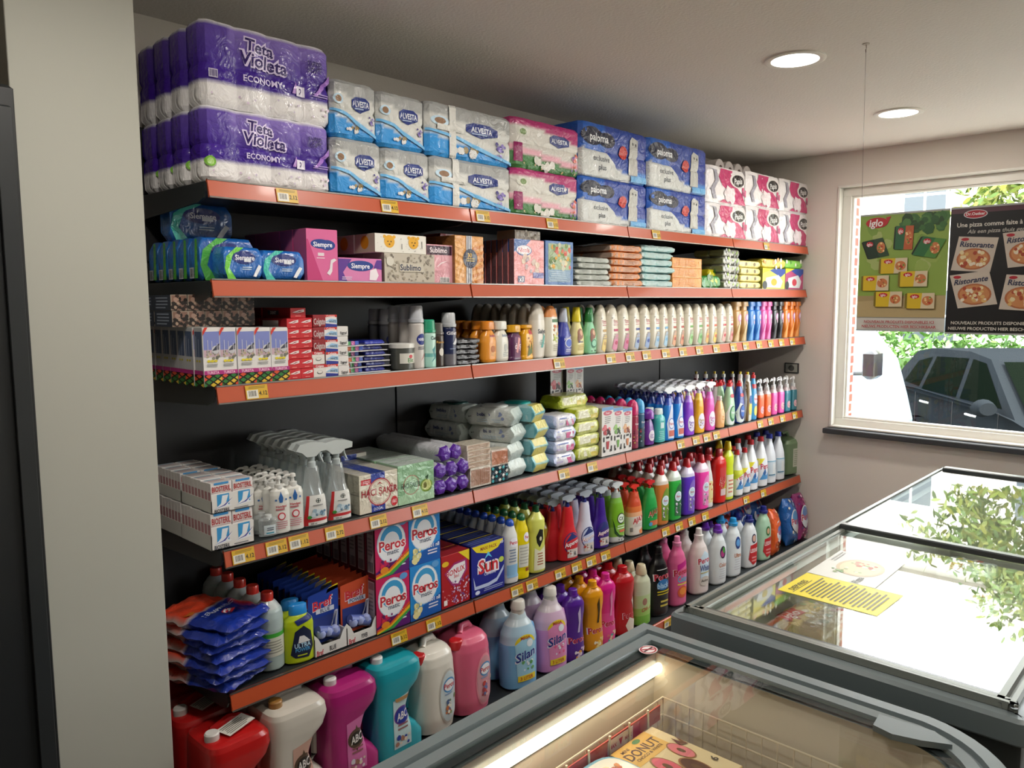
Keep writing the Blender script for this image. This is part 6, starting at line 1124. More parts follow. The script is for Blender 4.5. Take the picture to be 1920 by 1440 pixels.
MT['lid2'] = glassmat('sliding_lid_glass', (.94, .96, .94, 1), (1.15, .0))
RZ = .85
def arc(cx, cyy, r, a0, a1, n): return [(cx+r*math.cos(math.radians(a0+(a1-a0)*i/n)), cyy+r*math.sin(math.radians(a0+(a1-a0)*i/n))) for i in range(n+1)]
PA_ = [(-.278, -.972), (-2.95, -.972), (-2.95, -1.9), (-.55, -1.9)]+arc(-.51, -1.66, .235, -82, -8, 9)
f1r = empty('chest_freezer', (0, 0, 0)); tag(f1r, 'near grey rimmed chest freezer with a lit tube and curved front corner', 'freezer')
g = G(); sweep(g, PA_, [(.012, 0), (.012, .78)], 0xffffff, True); g.build('cabinet', M_body, f1r)
# the cabinet is open at the top: build it as a shell instead of a block
bpy.data.objects.remove(f1r.children[0])
def cabinet(P, root, mb, ml, zb):
    g = G(); sweep(g, P, [(.012, .03), (.008, .8), (.05, .8)], 0xffffff); g.build('cabinet', mb, root, SM)
    g = G(); R = [(.075, .835), (.1, .79), (.1, zb)]; sweep(g, P, R, 0xffffff); q = offs(P, .1); g.add([(x, y, zb) for x, y in q], [tuple(range(len(q)))], 0xffffff); g.build('liner', ml, root, SM)
cabinet(PA_, f1r, M_body, M_liner, .3)
g = G(); sweep(g, PA_, [(.05, .795), (0, .795), (-.004, .80), (-.004, .845), (.004, .853), (.034, .853), (.037, .842), (.046, .842), (.049, .85), (.074, .848), (.077, .832), (.1, .832)], 0xffffff); g.build('rim', M_rimA, f1r, math.radians(25))
g = G(); q = offs(PA_, .072); g.add([(x, y, .8435) for x, y in q], [tuple(range(len(q)))], 0xffffff); g.build('glass_lid', 'lid', f1r)
g = G(); g.prism([(-.352, -1.615), (-.345, -1.72), (-.375, -1.76), (-.40, -1.71), (-.415, -1.66), (-.405, -1.62)], .845, .858, 0x6A7578, 'xy'); g.build('lid_handle', 'plastic', f1r)
g = G(); sweep(g, PA_, [(.076, .838), (.098, .838)], 0x30363a); g.build('lid_border', 'plastic', f1r)
g = G(); g.loft([(-2.2, .0125, .0125, -1.083, .792), (-.36, .0125, .0125, -1.083, .792)], 0xffffff, 14, 'x'); g.build('light_tube', M_tube, f1r, SM)
g = G(); g.box((-.362, -1.105, .77), (-.345, -1.066, .812), 0xA89C88, .004); g.box((-2.9, -1.075, .765), (-.375, -1.068, .83), 0x4C5456); g.build('tube_holder', 'plastic', f1r)
g = G(); g.art([('e', .5, .5, .5, .5, 0xE4E0E0), ('e', .5, .5, .45, .45, 0xA02430), ('e', .5, .5, .36, .36, 0xE4E0E0), ('r', .15, .44, .85, .56, 0x2a2a2c), ('p', [(.2, .7), (.3, .78), (.8, .3), (.7, .22)], 0xA02430)], lambda u, v, l: (-.425+u, -1.09+v, .844+l), .052, .045)
g.build('warning_sticker', 'print', f1r)
# wire basket with a red price rail
bk = empty('wire_basket', (0, 0, 0)); tag(bk, 'white wire basket with red price rail inside the near freezer', 'basket')
bx0, bx1, by0, by1, bz0, bz1 = -1.55, -.398, -1.72, -1.112, .46, .732
g = G(); wr = .0022; wc = 0xD8CCB8
for z in (bz1, bz1-.045, bz0+.02):
    g.tube([(bx0, by1, z), (bx1, by1, z), (bx1, by0, z), (bx0, by0, z), (bx0, by1, z)], wr*1.3, wc, 6)
n = 16
for i in range(n+1):
    y = by0+(by1-by0)*i/n; g.tube([(bx1, y, bz1), (bx1, y, bz0), (bx1-.3, y, bz0)], wr, wc, 5)
for i in range(24):
    x = bx0+(bx1-bx0)*(i+.5)/24; g.tube([(x, by1, bz1), (x, by1, bz0), (x, by1-.3, bz0)], wr, wc, 5)
g.build('wires', 'plastic', bk)
g = G(); g.box((bx0, by1-.012, bz1-.043), (bx1-.03, by1-.009, bz1-.004), 0xB02830)
for k in range(5):
    xx = bx1-.2-.3*k; g.box((xx-.05, by1-.0135, bz1-.04), (xx+.05, by1-.0125, bz1-.008), 0xD8C4BC)
    g.art([('t', 'MAX', .2, .5, .3, 0xB02830, .3), ('p', [(.42, .8), (.58, .8), (.5, .2)], 0xB02830), ('t', 'MAX', .8, .5, .3, 0xB02830, .3)], lambda u, v, l: (xx-.05+u, by1-.0135-l, bz1-.04+v), .1, .03)
g.build('price_rail', 'plastic', bk)
g = G()
for k in range(14): xx = bx0+.05+k*.078; g.tube([(xx, by1-.014, bz1+.006), (xx, by1-.016, bz1-.05)], .003, wc, 6)
g.build('rail_clips', 'plastic', bk)
# food inside the near freezer
def donut(cx, cyy, r, c): return [('e', cx, cyy, r, r*1.35, 0x9C6A40), ('e', cx, cyy, r*.88, r*1.2, c), ('e', cx, cyy, r*.3, r*.42, 0x6a4a30)]
g = carton_geo(.168, .24, .045, 0xC8A878, 0xB89868, 0xDCC69C, tart=[('r', .0, .68, .8, 1, 0xD8A850), ('t', 'DONUT', .42, .84, .11, 0x4A2418, .7), ('t', 'MINI', .2, .93, .04, 0x4A2418, .2), ('t', 'CHOCO & WHITE', .42, .75, .035, 0x4A2418, .6), ('e', .5, .95, .08, .03, 0x4C7C40)]+donut(.75, .55, .12, 0xD87880)+donut(.3, .5, .14, 0xD86070)+donut(.55, .3, .14, 0x5A3424)+donut(.2, .22, .12, 0x5A3424)+[('p', [(.84, .6), (.9, .74), (.92, .6), (.97, .72), (.96, .56)], 0x6A3C24), ('t', '6', .88, .25, .08, 0x3c3028, .1)])
o = g.build('donut_box', 'card'); o.location = (-.57, -1.257, .656); o.rotation_euler[2] = .0; tag(o, 'beige donut box lying in the near freezer basket', 'frozen food box')
for i, (x, y, z, c, lb) in enumerate(((-.57, -1.257, .603, 0xB09070, 'brown frozen food box under the donut box'), (-.57, -1.257, .55, 0xA8A098, 'grey frozen food box at the bottom of the basket'), (-1.25, -1.4, .46, 0xC0A890, 'tan frozen food box at the pillar end of the basket'))):
    o = carton_geo(.17, .24, .052, c, c, c, tart=[('r', .1, .1, .9, .9, 0xB87848), ('t', 'FROZEN', .5, .5, .2, 0xE8E0D0, .5)] if i == 9 else None).build('frozen_food_box', 'card'); o.location = (x, y, z-.01 if i == 2 else z); tag(o, lb, 'frozen food box')
tb = empty('ice_cream_tub', (-.765, -1.22, .60)); tag(tb, 'pale tub with light blue rim lid beside the donut box', 'tub')
g = G(); g.loft([(0, .09, .07), (.1, .1, .08)], 0xD8D4CC, 28, p=4); g.build('tub', 'plastic', tb, SM)
g = G(); g.loft([(.1, .104, .088), (.112, .104, .088), (.114, .098, .08)], 0x7CB0C8, 28, p=4); g.loft([(.1145, .098, .078), (.115, .096, .076)], 0xE0DCD4, 28, p=4)
g.art([('d', .1, .1, .9, .9, 22, [0xD88848, 0xC86040, 0xE8D0A0], .05)], lambda u, v, l: (u-.09, v-.07, .1155+l), .18, .14); g.build('lid', 'plastic', tb, SM)
g = G(); g.box((-.1, -.1, 0), (.1, .1, .078), 0xA89C90, .003); o = g.build('frozen_food_box', 'card'); o.location = (-.765, -1.22, .52); tag(o, 'plain frozen food box under the pale tub', 'frozen food box')
# far freezer
FX0, FX1, FY0, FY1 = -.165, 2.42, -1.85, -.985
PB = [(FX1, FY1), (FX0, FY1), (FX0, FY0), (FX1, FY0)]
def rc(P, r=.03):
    out = []
    for i in range(4):
        a, b, c = Vector(P[i-1]), Vector(P[i]), Vector(P[(i+1) % 4]); out += [tuple(b+(a-b).normalized()*r), tuple(b+((a-b).normalized()+(c-b).normalized())*r*.3), tuple(b+(c-b).normalized()*r)]
    return out
PB = rc(PB, .018)
f2r = empty('chest_freezer'); tag(f2r, 'far chest freezer under the window with flat sliding glass lids', 'freezer')
cabinet(PB, f2r, M_body, M_linB, .28)
g = G(); sweep(g, PB, [(.05, .79), (0, .79), (-.004, .795), (-.004, .842), (.004, .85), (.03, .85)], 0xffffff); g.build('rim', M_rimA, f2r, math.radians(25))
g = G(); sweep(g, PB, [(.03, .851), (.032, .868), (.042, .868), (.044, .848), (.054, .848), (.056, .862), (.07, .862), (.073, .84), (.1, .835)], 0xffffff); g.build('slide_rail', M_rimB, f2r, math.radians(25))
g = G(); g.box((FX0+.07, FY0+.07, .852), (.985, FY1-.07, .857), 0xffffff); g.build('glass_lid', 'lid2', f2r)
g = G(); g.box((.955, FY0+.055, .864), (FX1-.07, FY1-.055, .869), 0xffffff); g.build('glass_lid', 'lid2', f2r)
g = G(); g.box((.95, FY0+.05, .858), (.985, FY1-.05, .880), 0x3A4042, .004); g.build('lid_handle', 'plastic', f2r)
g = G(); g.box((FX1-.11, FY0+.05, .862), (FX1-.06, FY1-.05, .882), 0x34393b, .004); g.build('lid_end_bar', 'plastic', f2r)
g = G(); g.box((FX0+.055, FY0+.06, .850), (FX0+.085, FY1-.06, .860), 0x444a4a, .003); g.build('lid_edge', 'plastic', f2r)
g = G(); g.loft([(.862, .007, .007, FX0+.02, FY0+.03), (.865, .007, .007, FX0+.02, FY0+.03)], 0x606464, 12); g.build('screw', 'metal', f2r)
fz = [(.02, -1.16, 5, 0x4C8040, 'green frozen vegetable packet, pillar end by the shelf side'), (.02, -1.42, 5, 0xB04838, 'red frozen packet, pillar end'), (.02, -1.67, 4, 0x4C7CA0, 'blue frozen packet, pillar end by the front'),
      (.32, -1.18, 5, 0xC8B468, 'yellow frozen packet under the yellow notice'), (.32, -1.45, 4, 0x5C9C50, 'leaf green frozen packet beside the notice'), (.32, -1.7, 4, 0xC0A890, 'tan frozen packet beside the notice'),
      (.64, -1.2, 4, 0xB8B0A8, 'pale frozen packet under the leaflet'), (.64, -1.5, 4, 0xA06848, 'brown frozen packet before the leaflet'), (1.3, -1.4, 3, 0x88A078, 'olive frozen packet beyond the lid handle'), (1.75, -1.3, 3, 0xB0B8B8, 'grey frozen packet at the window end')]
for i, (x, y, st, c, lb) in enumerate(fz):
    o = pillow_geo(.25, .2, .085, c, c, None, i, .03, .012, [('d', .1, .1, .9, .9, 22, [0xD8C048, 0xE0DCD0, 0x6C8C40, 0xB05040], .06), ('r', .1, .6, .5, .85, 0xC02030), ('t', 'iglo', .3, .72, .18, 0xE8E0E0, .3)]).build('frozen_packet', 'foil', None, SM)
    repeat(o, lb, 'frozen food packet', 'frozen packets in the far freezer', x+.08, y, .285, st=st, dz=.088, rj=.3, jit=.02)
g = G(); g.box((-.105, -.145, 0), (.105, .145, .0008), 0xE0D020)
g.art([('t', 'DIEPVRIES', .38, .9, .06, 0x2A2818, .6), ('r', .06, .85, .7, .858, 0x2A2818), ('l', .08, .06, .95, .82, 17, 0x5A5628)], lambda u, v, l: (u-.105, v-.145, .0008+l), .21, .29)
o = g.build('yellow_notice', 'print'); o.location = (.29, -1.288, .8578); o.rotation_euler[2] = -.02; tag(o, 'yellow notice sheet lying on the far freezer glass', 'notice')
g = G(); g.box((-.15, -.105, 0), (.15, .105, .0008), 0xD4D6D0)
g.art([('e', .52, .45, .3, .34, 0xC8B898), ('e', .52, .45, .26, .29, 0xD8CCA8), ('d', .34, .25, .7, .65, 20, [0xC08878, 0x9CB080, 0xE4DCC8, 0xB86858], .03), ('d', .2, .6, .36, .8, 6, [0x8CA870, 0x70985C], .03), ('t', 'Pizza', .12, .3, .1, 0x60645c, .2), ('l', .55, .86, .95, .96, 2, 0x9CA0A0)], lambda u, v, l: (u-.15, v-.105, .0008+l), .3, .21)
o = g.build('leaflet', 'print'); o.location = (.545, -1.245, .8578); o.rotation_euler[2] = .02; tag(o, 'pale pizza leaflet lying on the far freezer glass', 'leaflet')
# ------------------------------------------------ hanging posters above the far freezer
PXx = .97
def poster(y1, y0, z0, z1, name, lab, items, base):
    root = empty(name, (PXx, 0, 0)); tag(root, lab, 'poster', 'hanging posters')
    w, h = y1-y0, z1-z0; g = G(); g.box((0, y0, z0), (.0015, y1, z1), base)
    g.art(items, lambda u, v, l: (-l, y1-u, z0+v), w, h); g.build('printed_sheet', 'print', root)
    for zz in (z0, z1): g = G(); g.box((-.002, y0, zz-.003), (.0035, y1, zz+.003), 0xB0B4B4); g.build('edge_strip', 'plastic', root)
    return root
def fbox(cx, cyy, w, h, a, c1, c2, logo=True, dark=0):
    R_ = []; ca, sa = math.cos(a), math.sin(a)
    def q(x, y): return (cx+(x*ca-y*sa*1.4)*w, cyy+(x*sa/1.4+y*ca)*h)
    o = [('p', [q(-.5, -.5), q(.5, -.5), q(.5, .5), q(-.5, .5)], c1), ('p', [q(-.58, -.45), q(-.5, -.5), q(-.5, .5), q(-.58, .45)], 0x7a6a20 if not dark else 0x142018), ('p', [q(0, -.5), q(.5, -.5), q(.5, .5), q(.05, .5)], c2)]
    x, y = q(-.22, .28)
    o += [('e', x, y, w*.17, h*.14, 0xC02030)]
    if logo: o += [('t', 'iglo', x, y, h*.16, 0xF0E8E8, w*.26)]
    x, y = q(.25, 0); o += [('e', x, y, w*.2, h*.3, 0xC87848), ('d', x-w*.14, y-h*.22, x+w*.14, y+h*.22, 10, [0xE8C890, 0xB03828, 0x6C8C3C], .012)]
    return o
IG = [('r', 0, 0, 1, .11, 0xD0CEC8), ('r', 0, .11, 1, 1, 0x8CA84C), ('d', .08, .5, .92, .92, 20, [0x98B058, 0x7C9C44, 0xA8B870], .08), ('r', 0, .11, 1, .3, 0xA89468), ('p', [(0, .11), (1, .11), (1, .3), (0, .25)], 0xB8A478), ('r', 0, .11, 1, .115, 0x8C8C80),
      ('d', .5, .86, .94, .955, 34, [0x2C5A2C, 0x3C6C34, 0x24481F, 0x4C7C3C], .06), ('e', .2, .93, .13, .045, 0xB8202C), ('p', [(.3, .97), (.36, .98), (.33, .93)], 0xB8202C), ('t', 'iglo', .19, .93, .06, 0xF0ECEC, .16, 0, .1)]
IG += fbox(.2, .71, .24, .16, .25, 0x1C3424, 0x2C4830, dark=1)+fbox(.52, .79, .2, .2, -.03, 0x2C6440, 0xB85C34, dark=1)+fbox(.8, .7, .26, .16, -.3, 0x2C6C3C, 0x50883C, dark=1)
for cx, cyy in ((.42, .555), (.22, .41), (.65, .44), (.38, .27), (.74, .255)): IG += fbox(cx, cyy, .3, .13, 0, 0xD8B828, 0xD8C8A8)
IG += [('t', 'NOUVEAUX PRODUITS DISPONIBLES ICI', .5, .075, .022, 0xA82030, .88), ('t', 'NIEUWE PRODUCTEN HIER BESCHIKBAAR', .5, .035, .022, 0xA82030, .92)]
poster(-1.061, -1.357, 1.62, 2.036, 'hanging_poster', 'green frozen food poster hanging from a wire before the window', IG, 0xC8C8C0)
def pz_(cx, cyy, a):
    ca, sa = math.cos(a), math.sin(a); w, h = .4, .27
    q = lambda x, y: (cx+(x*ca-y*sa*1.4)*w, cyy+(x*sa/1.4+y*ca)*h)
    o = [('p', [q(-.5, -.5), q(.5, -.5), q(.5, .5), q(-.5, .5)], 0xC8BCB0)]; x, y = q(0, -.14)
    o += [('e', x, y, .17, .085, 0xB06840), ('e', x, y, .15, .073, 0xC88858), ('d', x-.12, y-.055, x+.12, y+.055, 30, [0xE4D4A8, 0xA84830, 0xD8B070, 0xE8DCC8], .022)]
    x, y = q(0, .28); o += [('t', 'Ristorante', x, y, .042, 0x2A3050, .34, sa*.8, .2)]; x, y = q(-.32, .42); o += [('e', x, y, .04, .012, 0xB02434)]
    return o
RI = [('r', 0, 0, 1, 1, 0x16161A), ('r', 0, .955, 1, 1, 0x5A3844), ('e', .25, .945, .12, .035, 0xD8D4D8), ('e', .25, .945, .11, .03, 0xB02434), ('t', 'Dr.Oetker', .25, .948, .022, 0xF0F0F0, .19), ('t', 'Une pizza comme faite à la maison', .52, .865, .034, 0xD8D4CC, .9),
      ('t', 'Als een pizza thuis gemaakt', .52, .81, .03, 0xB0ACA4, .8, 0, .25)]+pz_(.26, .63, -.12)+pz_(.76, .66, .12)+pz_(.27, .35, .18)+pz_(.76, .32, -.1)+[('t', 'NOUVEAUX PRODUITS DISPONIBLES ICI', .5, .085, .024, 0xD8D4CC, .92), ('t', 'NIEUWE PRODUCTEN HIER BESCHIKBAAR', .5, .04, .024, 0xD8D4CC, .96)]
poster(-1.36, -1.657, 1.615, 2.037, 'hanging_poster', 'black pizza poster hanging beside the green food poster', RI, 0x16161A)
hk = empty('hanging_wire', (PXx, -1.0554, CEIL)); tag(hk, 'thin wire on a ceiling hook holding the green poster', 'wire', 'poster wires')
g = G(); g.loft([(-.003, .012, .012), (0, .012, .012)], 0xC8BEB4, 14); g.build('ceiling_plate', 'matte', hk)
g = G(); g.tube([(0, 0, -.003), (.003, 0, -.012), (.0, .0, -.03), (-.003, 0, -.02)], .0014, 0x8a7a70, 6); g.build('hook', 'metal', hk)
g = G(); g.tube([(0, 0, -.028), (0, -.008, 2.038-CEIL)], .0007, 0x70655f, 5); g.build('wire', 'plastic', hk)
h2 = copy_tree(hk); h2.location.y = -1.64; tag(h2, 'thin wire on a ceiling hook holding the black poster', 'wire', 'poster wires')
# ------------------------------------------------ outside the window
M_road = pmat('sunlit_paving', 0xA9A69C, rough=.9, noise_amt=.25, nscale=3)
GZ_ = -.3
g = G(); g.box((XR+.25, -30, GZ_-.1), (40, 30, GZ_), 0xffffff); struct(g.build('ground', M_road))
M_brick = bpy.data.materials.new('red_brick'); M_brick.use_nodes = True; N = M_brick.node_tree.nodes; L = M_brick.node_tree.links
bt = N.new('ShaderNodeTexBrick'); bt.inputs['Color1'].default_value = lin(0xA8523C); bt.inputs['Color2'].default_value = lin(0x8C4030); bt.inputs['Mortar'].default_value = lin(0xC8C0B4); bt.inputs['Scale'].default_value = 1; bt.inputs['Brick Width'].default_value = .2; bt.inputs['Row Height'].default_value = .065; bt.inputs['Mortar Size'].default_value = .008
tc = N.new('ShaderNodeTexCoord'); sx = N.new('ShaderNodeSeparateXYZ'); cx_ = N.new('ShaderNodeCombineXYZ'); L.new(tc.outputs['Object'], sx.inputs[0])
ad = N.new('ShaderNodeMath'); L.new(sx.outputs[0], ad.inputs[0]); L.new(sx.outputs[1], ad.inputs[1]); L.new(ad.outputs[0], cx_.inputs[0]); L.new(sx.outputs[2], cx_.inputs[1]); L.new(cx_.outputs[0], bt.inputs['Vector']); L.new(bt.outputs[0], N['Principled BSDF'].inputs['Base Color'])
g = G(); g.box((XR+.25, WY1+.0, GZ_), (XR+.37, .8, 3.2), 0xffffff); struct(g.build('trim_2', M_brick))
def facade(X, ya, yb, zt, wins, lab, c, grp='houses across the street'):
    root = empty('house', (X, 0, GZ_)); tag(root, lab, 'house', grp)
    g = G(); g.box((0, ya, 0), (6, yb, zt-GZ_), c); g.build('wall', 'matte', root)
    g = G(); g.prism([(0-.3, zt-GZ_), (6.3, zt-GZ_), (3, zt-GZ_+2)], ya-.2, yb+.2, 0xB8B0A8); g.build('roof', 'matte', root)
    for (wy, wz, ww, wh) in wins:
        g = G(); g.box((-.03, wy-ww/2, wz-GZ_), (.02, wy+ww/2, wz-GZ_+wh), 0xE8E8E8, .01); f = g.build('window', 'matte', root)
        g = G()
        for i in range(2):
            for j in range(2):
                g.box((-.045, wy-ww/2+.06+i*(ww-.06)/2, wz-GZ_+.06+j*(wh-.06)/2), (-.03, wy-ww/2+(ww-.06)/2+i*(ww-.06)/2, wz-GZ_+(wh-.06)/2+j*(wh-.06)/2), 0x3C464C)
        g.build('pane', 'plastic', f)
facade(18, -.6, 9, 6.5, [(3.6, 3.35, 1.0, 1.6), (6.4, 3.35, .9, 1.6), (3.4, .7, 1.2, 1.3), (6.5, .7, 1.2, 1.3), (1, 3.35, 1, 1.6)], 'white rendered house across the street', 0xD8D4CC)
facade(19, -16, -3, 5.5, [(-6, 3, 1, 1.5), (-9, 3, 1, 1.5)], 'pale house further along the street', 0xC8C0B4)
def foliage(root, name, cx, cyy, cz, rx, ry, rz, n, cs, size, seed):
    rr = random.Random(seed); g = G()
    for i in range(n):
        while True:
            v = Vector((rr.uniform(-1, 1), rr.uniform(-1, 1), rr.uniform(-1, 1)))
            if v.length < 1: break
        if v.length > .01 and rr.random() < .6: v = v.normalized()*rr.uniform(.75, 1.0)
        nn = noise.noise(Vector((v.x*2.2, v.y*2.2, v.z*2.2+seed)))
        v *= (1+nn*.45); p = Vector((cx+v.x*rx, cyy+v.y*ry, cz+v.z*rz))
        a = Vector((rr.gauss(0, 1), rr.gauss(0, 1), rr.gauss(0, 1)-.4)).normalized(); b = a.cross(Vector((rr.gauss(0, 1), rr.gauss(0, 1), rr.gauss(0, 1)))).normalized()
        s = size*rr.uniform(.7, 1.3)
        g.add([p-a*s, p-a*s*.2+b*s*.32, p+a*s*.5+b*s*.28, p+a*s, p+a*s*.5-b*s*.28, p-a*s*.2-b*s*.32], [(0, 1, 2, 3, 4, 5)], cs[i % len(cs)])
    return g.build(name, 'leaf', root)
tr = empty('tree', (0, 0, 0)); tag(tr, 'leafy bright green tree beyond the window posters', 'tree')
foliage(tr, 'crown', 11.5, -2.2, 3.75, 1.7, 3.7, 1.35, 15000, [0x5C7424, 0x788430, 0x4C6820, 0x868838, 0x6C7C2C], .085, 3)
g = G(); g.tube([(11.4, -2.6, GZ_), (11.45, -2.5, 1.2), (11.3, -2.4, 2.6), (11.5, -2.2, 4)], [.22, .18, .15, .08], 0x5C4C3C, 10); g.tube([(11.32, -2.4, 2.6), (11.2, -1.2, 3.5), (11.2, -.3, 4)], [.1, .07, .03], 0x5C4C3C, 8); g.tube([(11.35, -2.4, 2.8), (11.5, -3.6, 3.8)], [.1, .04], 0x5C4C3C, 8); g.build('trunk', 'matte', tr)
hd_ = empty('hedge'); tag(hd_, 'low clipped green hedge across the street', 'hedge')
foliage(hd_, 'foliage', 14, 2.0, .75, .35, 5.5, .42, 3200, [0x4C742C, 0x5C8438, 0x386020], .08, 12)
g = G(); g.box((13.8, -4.5, GZ_), (14.2, 8.4, .62), 0x4C7030, .05); g.build('inner_growth', 'leaf', hd_)
g = G(); g.box((13.2, -8, GZ_), (13.35, 9, .42), 0xC8C4BC, .01); struct(g.build('trim_3', 'matte'))
# dark grey hatchback parked outside
car = empty('car', (7.5, -.68, GZ_), math.atan2(-.62, -.784)); tag(car, 'dark grey hatchback parked outside the window', 'car')
M_car = pmat('car_paint', 0x23272A, rough=.45, spec=.0); M_glass = pmat('car_glass', 0x0A100B, rough=.3, spec=.0)
low = [(-2.0, .32), (-2.04, .55), (-1.98, .85), (-1.86, .98), (-1.2, 1.0), (.5, .97), (.95, .93), (1.7, .8), (1.98, .62), (2.02, .36), (1.9, .24), (1.72, .22)]
def wa_(cx): return [(cx+.36*math.cos(math.radians(a)), .3+.36*math.sin(math.radians(a))) for a in range(0, 181, 20)]
low += wa_(1.28)+wa_(-1.22)+[(-1.85, .24)]
g = G(); R = []
cxm = 0
for y, s in ((-.76, .0), (-.845, .03), (-.865, .0), (.865, 0), (.845, .03), (.76, .0)):
    k = 1 if abs(y) < .8 else 1
    e = {(.76): .045, (.845): .012, (.865): 0}[abs(y)]
    R.append([(x*(1-e*.5), y, zz+(-e if zz > .7 else 0)) for x, zz in low])
n = len(low)
vs = [p for r in R for p in r]; fs = [(j*n+i, (j+1)*n+i, (j+1)*n+(i+1) % n, j*n+(i+1) % n) for j in range(5) for i in range(n)]
for t in tessellate_polygon([[Vector((x, zz, 0)) for x, zz in low]]): fs.append(tuple(t)); fs.append(tuple(5*n+i for i in reversed(t)))
g.add(vs, fs, 0xffffff); g.build('body', M_car, car, math.radians(30))
gh = [(-1.93, .95), (-1.78, 1.2), (-1.55, 1.41), (-1.2, 1.465), (-.3, 1.48), (.15, 1.43), (.95, .93)]
def gy(zz): return .83-.17*(zz-.95)/.53
g = G(); n = len(gh); vs = [(x, -gy(zz), zz) for x, zz in gh]+[(x, gy(zz), zz) for x, zz in gh]
fs = [(i, n+i, n+(i+1) % n, (i+1) % n) for i in range(n)]+[tuple(range(n)), tuple(n+i for i in reversed(range(n)))]
g.add(vs, fs, 0xffffff); g.build('cabin', M_car, car)
for lab_, pts in (('rear_door_window', [(-1.08, 1.0), (-1.0, 1.38), (-.28, 1.41), (-.25, 1.0)]), ('front_door_window', [(-.15, 1.0), (-.18, 1.41), (.1, 1.385), (.68, 1.0)]), ('quarter_window', [(-1.6, 1.04), (-1.42, 1.3), (-1.1, 1.37), (-1.18, 1.02)])):
    g = G(); sgn = -1
    for sgn in (-1, 1): g.add([(x, sgn*(gy(zz)+.006), zz) for x, zz in pts], [tuple(range(len(pts)))], 0x111111)
    g.build(lab_, M_glass, car)
g = G(); g.add([(-1.9, -.7, 1.0), (-1.9, .7, 1.0), (-1.62, .6, 1.37), (-1.62, -.6, 1.37)], [(0, 1, 2, 3)], 0x111111); g.add([(.9, -.72, .97), (.9, .72, .97), (.2, .6, 1.4), (.2, -.6, 1.4)], [(0, 1, 2, 3)], 0x111111)
g.V = [(x+(-.05 if x < 0 else .04), y, z_+.01) for x, y, z_ in g.V]; g.build('windscreen', M_glass, car)
for wx in (1.28, -1.22):
    for sy in (-1, 1):
        g = G(); g.loft([(sy*.66, .3, .3, .3, wx), (sy*.85, .3, .3, .3, wx)], 0x16171a, 24, 'y'); wv = g.build('wheel', 'matte', car, SM)
        g = G(); g.loft([(sy*.852, .2, .2, .3, wx), (sy*.858, .19, .19, .3, wx)], 0xA8ACB0, 20, 'y'); g.build('rim', 'metal', wv, SM)
for hx in (-.95, .12):
    g = G(); g.tube([(hx, -.87, .87), (hx+.03, -.895, .875), (hx+.17, -.895, .875), (hx+.2, -.87, .87)], .013, 0xB8BCC0, 8); g.build('door_handle', 'metal', car)
g = G(); g.prism([(-1.99, .72), (-1.97, .92), (-1.84, .97), (-1.8, .82)], -.875, -.62, 0xB82428); g.build('tail_light', 'plastic', car)
g = G(); g.loft([(.62, .08, .05, -1.0, 1.0), (.7, .11, .085, -1.0, 1.01), (.8, .08, .06, -1.0, 1.01)], 0x3E4448, 14, 'x'); g.build('wing_mirror', M_car, car, SM)
for xx in (-1.12, -.2, .72):
    g = G(); g.box((xx-.004, -.869, .3), (xx+.004, -.866, .96), 0x101214); g.build('door_seam', 'matte', car)
# white van nose at the edge of the window
van = empty('van', (4.85, .3, GZ_)); tag(van, 'pale blue white van nose at the edge of the window', 'van')
g = G(); vp = [(.1, .45), (.07, .8), (.14, 1.08), (.24, 1.42), (.48, 1.72), (.85, 2.2), (3.6, 2.3), (3.6, .4)]
g.prism([(y, z_) for y, z_ in vp], 0, 1.8, 0x8CA0AC, 'yz'); g.build('body', 'plastic', van)
g = G(); g.prism([(.5, 1.5), (.56, 1.72), (.9, 2.14), (1.3, 2.14), (1.3, 1.5)], -.006, .0, 0x1c2226, 'yz'); g.build('side_window', 'plastic', van)
g = G(); g.box((-.26, -.22, 1.38), (-.06, -.12, 1.62), 0x17191b, .03); g.tube([(-.08, -.14, 1.42), (.05, .3, 1.38)], .02, 0x17191b, 8); g.build('wing_mirror', 'plastic', van, SM)
g = G(); g.loft([(-.01, .33, .33, .75, .33), (.2, .33, .33, .75, .33)], 0x141416, 24, 'x'); g.build('wheel', 'matte', van, SM)
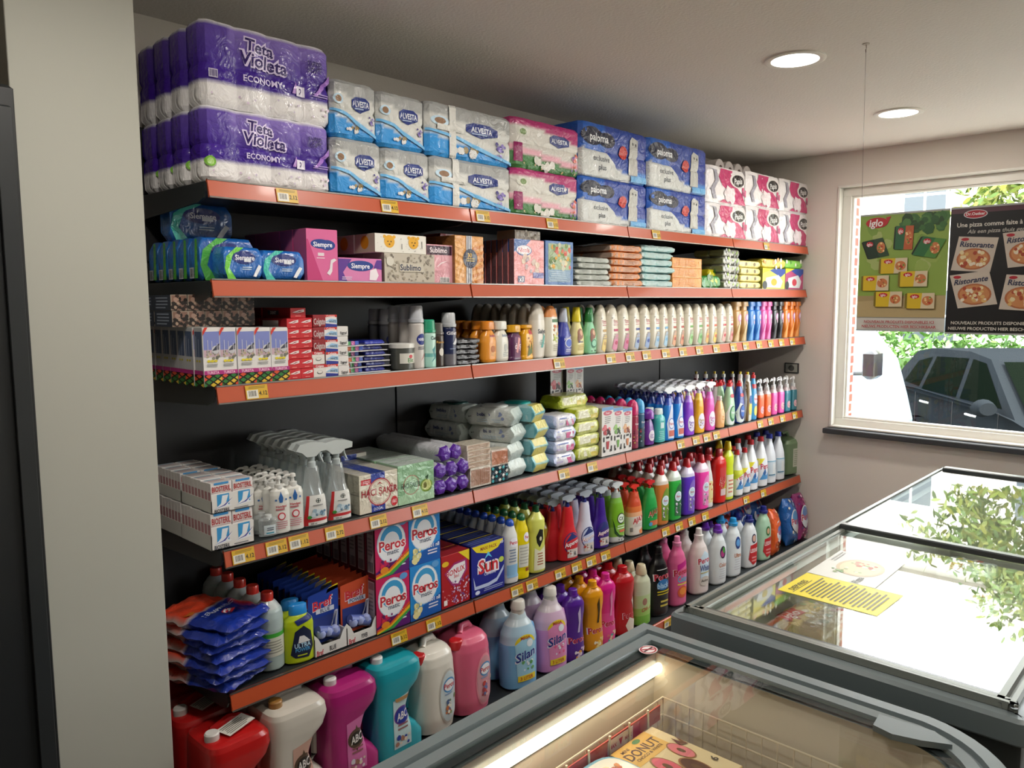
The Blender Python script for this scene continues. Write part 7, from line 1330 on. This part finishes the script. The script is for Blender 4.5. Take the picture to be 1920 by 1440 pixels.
# ------------------------------------------------ price tickets clipped in the rails
TK = {1: [(538, 367), (730, 386), (905, 407), (1035, 420), (1230, 440), (1437, 461)],
      3: [481, 1048, 1145, 1181, 1212, 1248, 1280, 1311, 1343, 1375, 1398, 1423, 1445, 1465, 1485],
      4: [456, 518, 560, 627, 709, 787, 1057, 1110, 1276, 1305, 1325, 1343, 1425, 1445, 1467, 1490],
      5: [748, 813, 969, 997, 1050, 1081, 1108, 1135, 1248, 1273, 1297, 1322, 1399, 1431], 6: [1252]}
tops = [o for o in scn.objects if o.parent is None and 'label' in o and o.name.split('.')[0] not in ('chest_freezer', 'car')]
used = set(); tk0 = {}
NM = {1: 'top', 3: 'third', 4: 'fourth', 5: 'fifth', 6: 'lowest'}
prc = ['2.12', '4.12', '3.12', '1.12', '2.72']
kt = 0
for s, L_ in TK.items():
    for q in L_:
        px = q[0] if isinstance(q, tuple) else q
        zr = SZ[s]-.024 if s < 6 else .135; yr = -.0125 if s < 6 else -.1135
        x = XS(px, yr, zr); c = prc[kt % 5]
        if c not in tk0:
            g = G(); w_, h_ = .07, .041
            g.box((-w_/2, -.0006, -h_/2), (w_/2, .0006, h_/2), 0xCFA520, 0)
            g.art([('r', .04, .06, .55, .66, 0xD8D4C8), ('b', .12, .2, .45, .6, 0x3a3a3a), ('l', .05, .74, .9, .94, 2, 0x8C7418), ('t', c, .77, .4, .3, 0x3A3010, .38)], lambda u, v, l: (u-w_/2, -.0006-l, v-h_/2), w_, h_)
            o = tk0[c] = g.build('price_ticket', 'print')
        else: o = tk0[c].copy(); COL.objects.link(o)
        o.location = (x, yr-.002, zr+(.0 if s == 6 else 0)); o.rotation_euler[0] = -.2 if s < 6 else 0
        best = sorted((abs(t.location.x-x), t['label'].split(',')[0]) for t in tops if abs(t.location.z-SZ[s]) < .02+.05*(s == 4) and t.location.y < .2 and 'ticket' not in t['label'])
        nm = next((b for a, b in best if (s, b) not in used), 'goods'); used.add((s, nm))
        wd_ = nm.split()[:12]; tag(o, 'price ticket under the '+' '.join(wd_), 'price ticket', 'yellow price tickets on the rails'); kt += 1
# every label singles out one thing; report slips while building
seen = {}
for o in scn.objects:
    if o.parent is None and 'label' in o:
        n_ = len(o['label'].replace(',', '').split())
        if n_ > 16 or n_ < 4: print('LABEL LENGTH', n_, o['label'])
        if o['label'] in seen: print('LABEL TWICE', o['label'])
        seen[o['label']] = 1
print('top-level things', len(seen), 'objects', len(scn.objects))
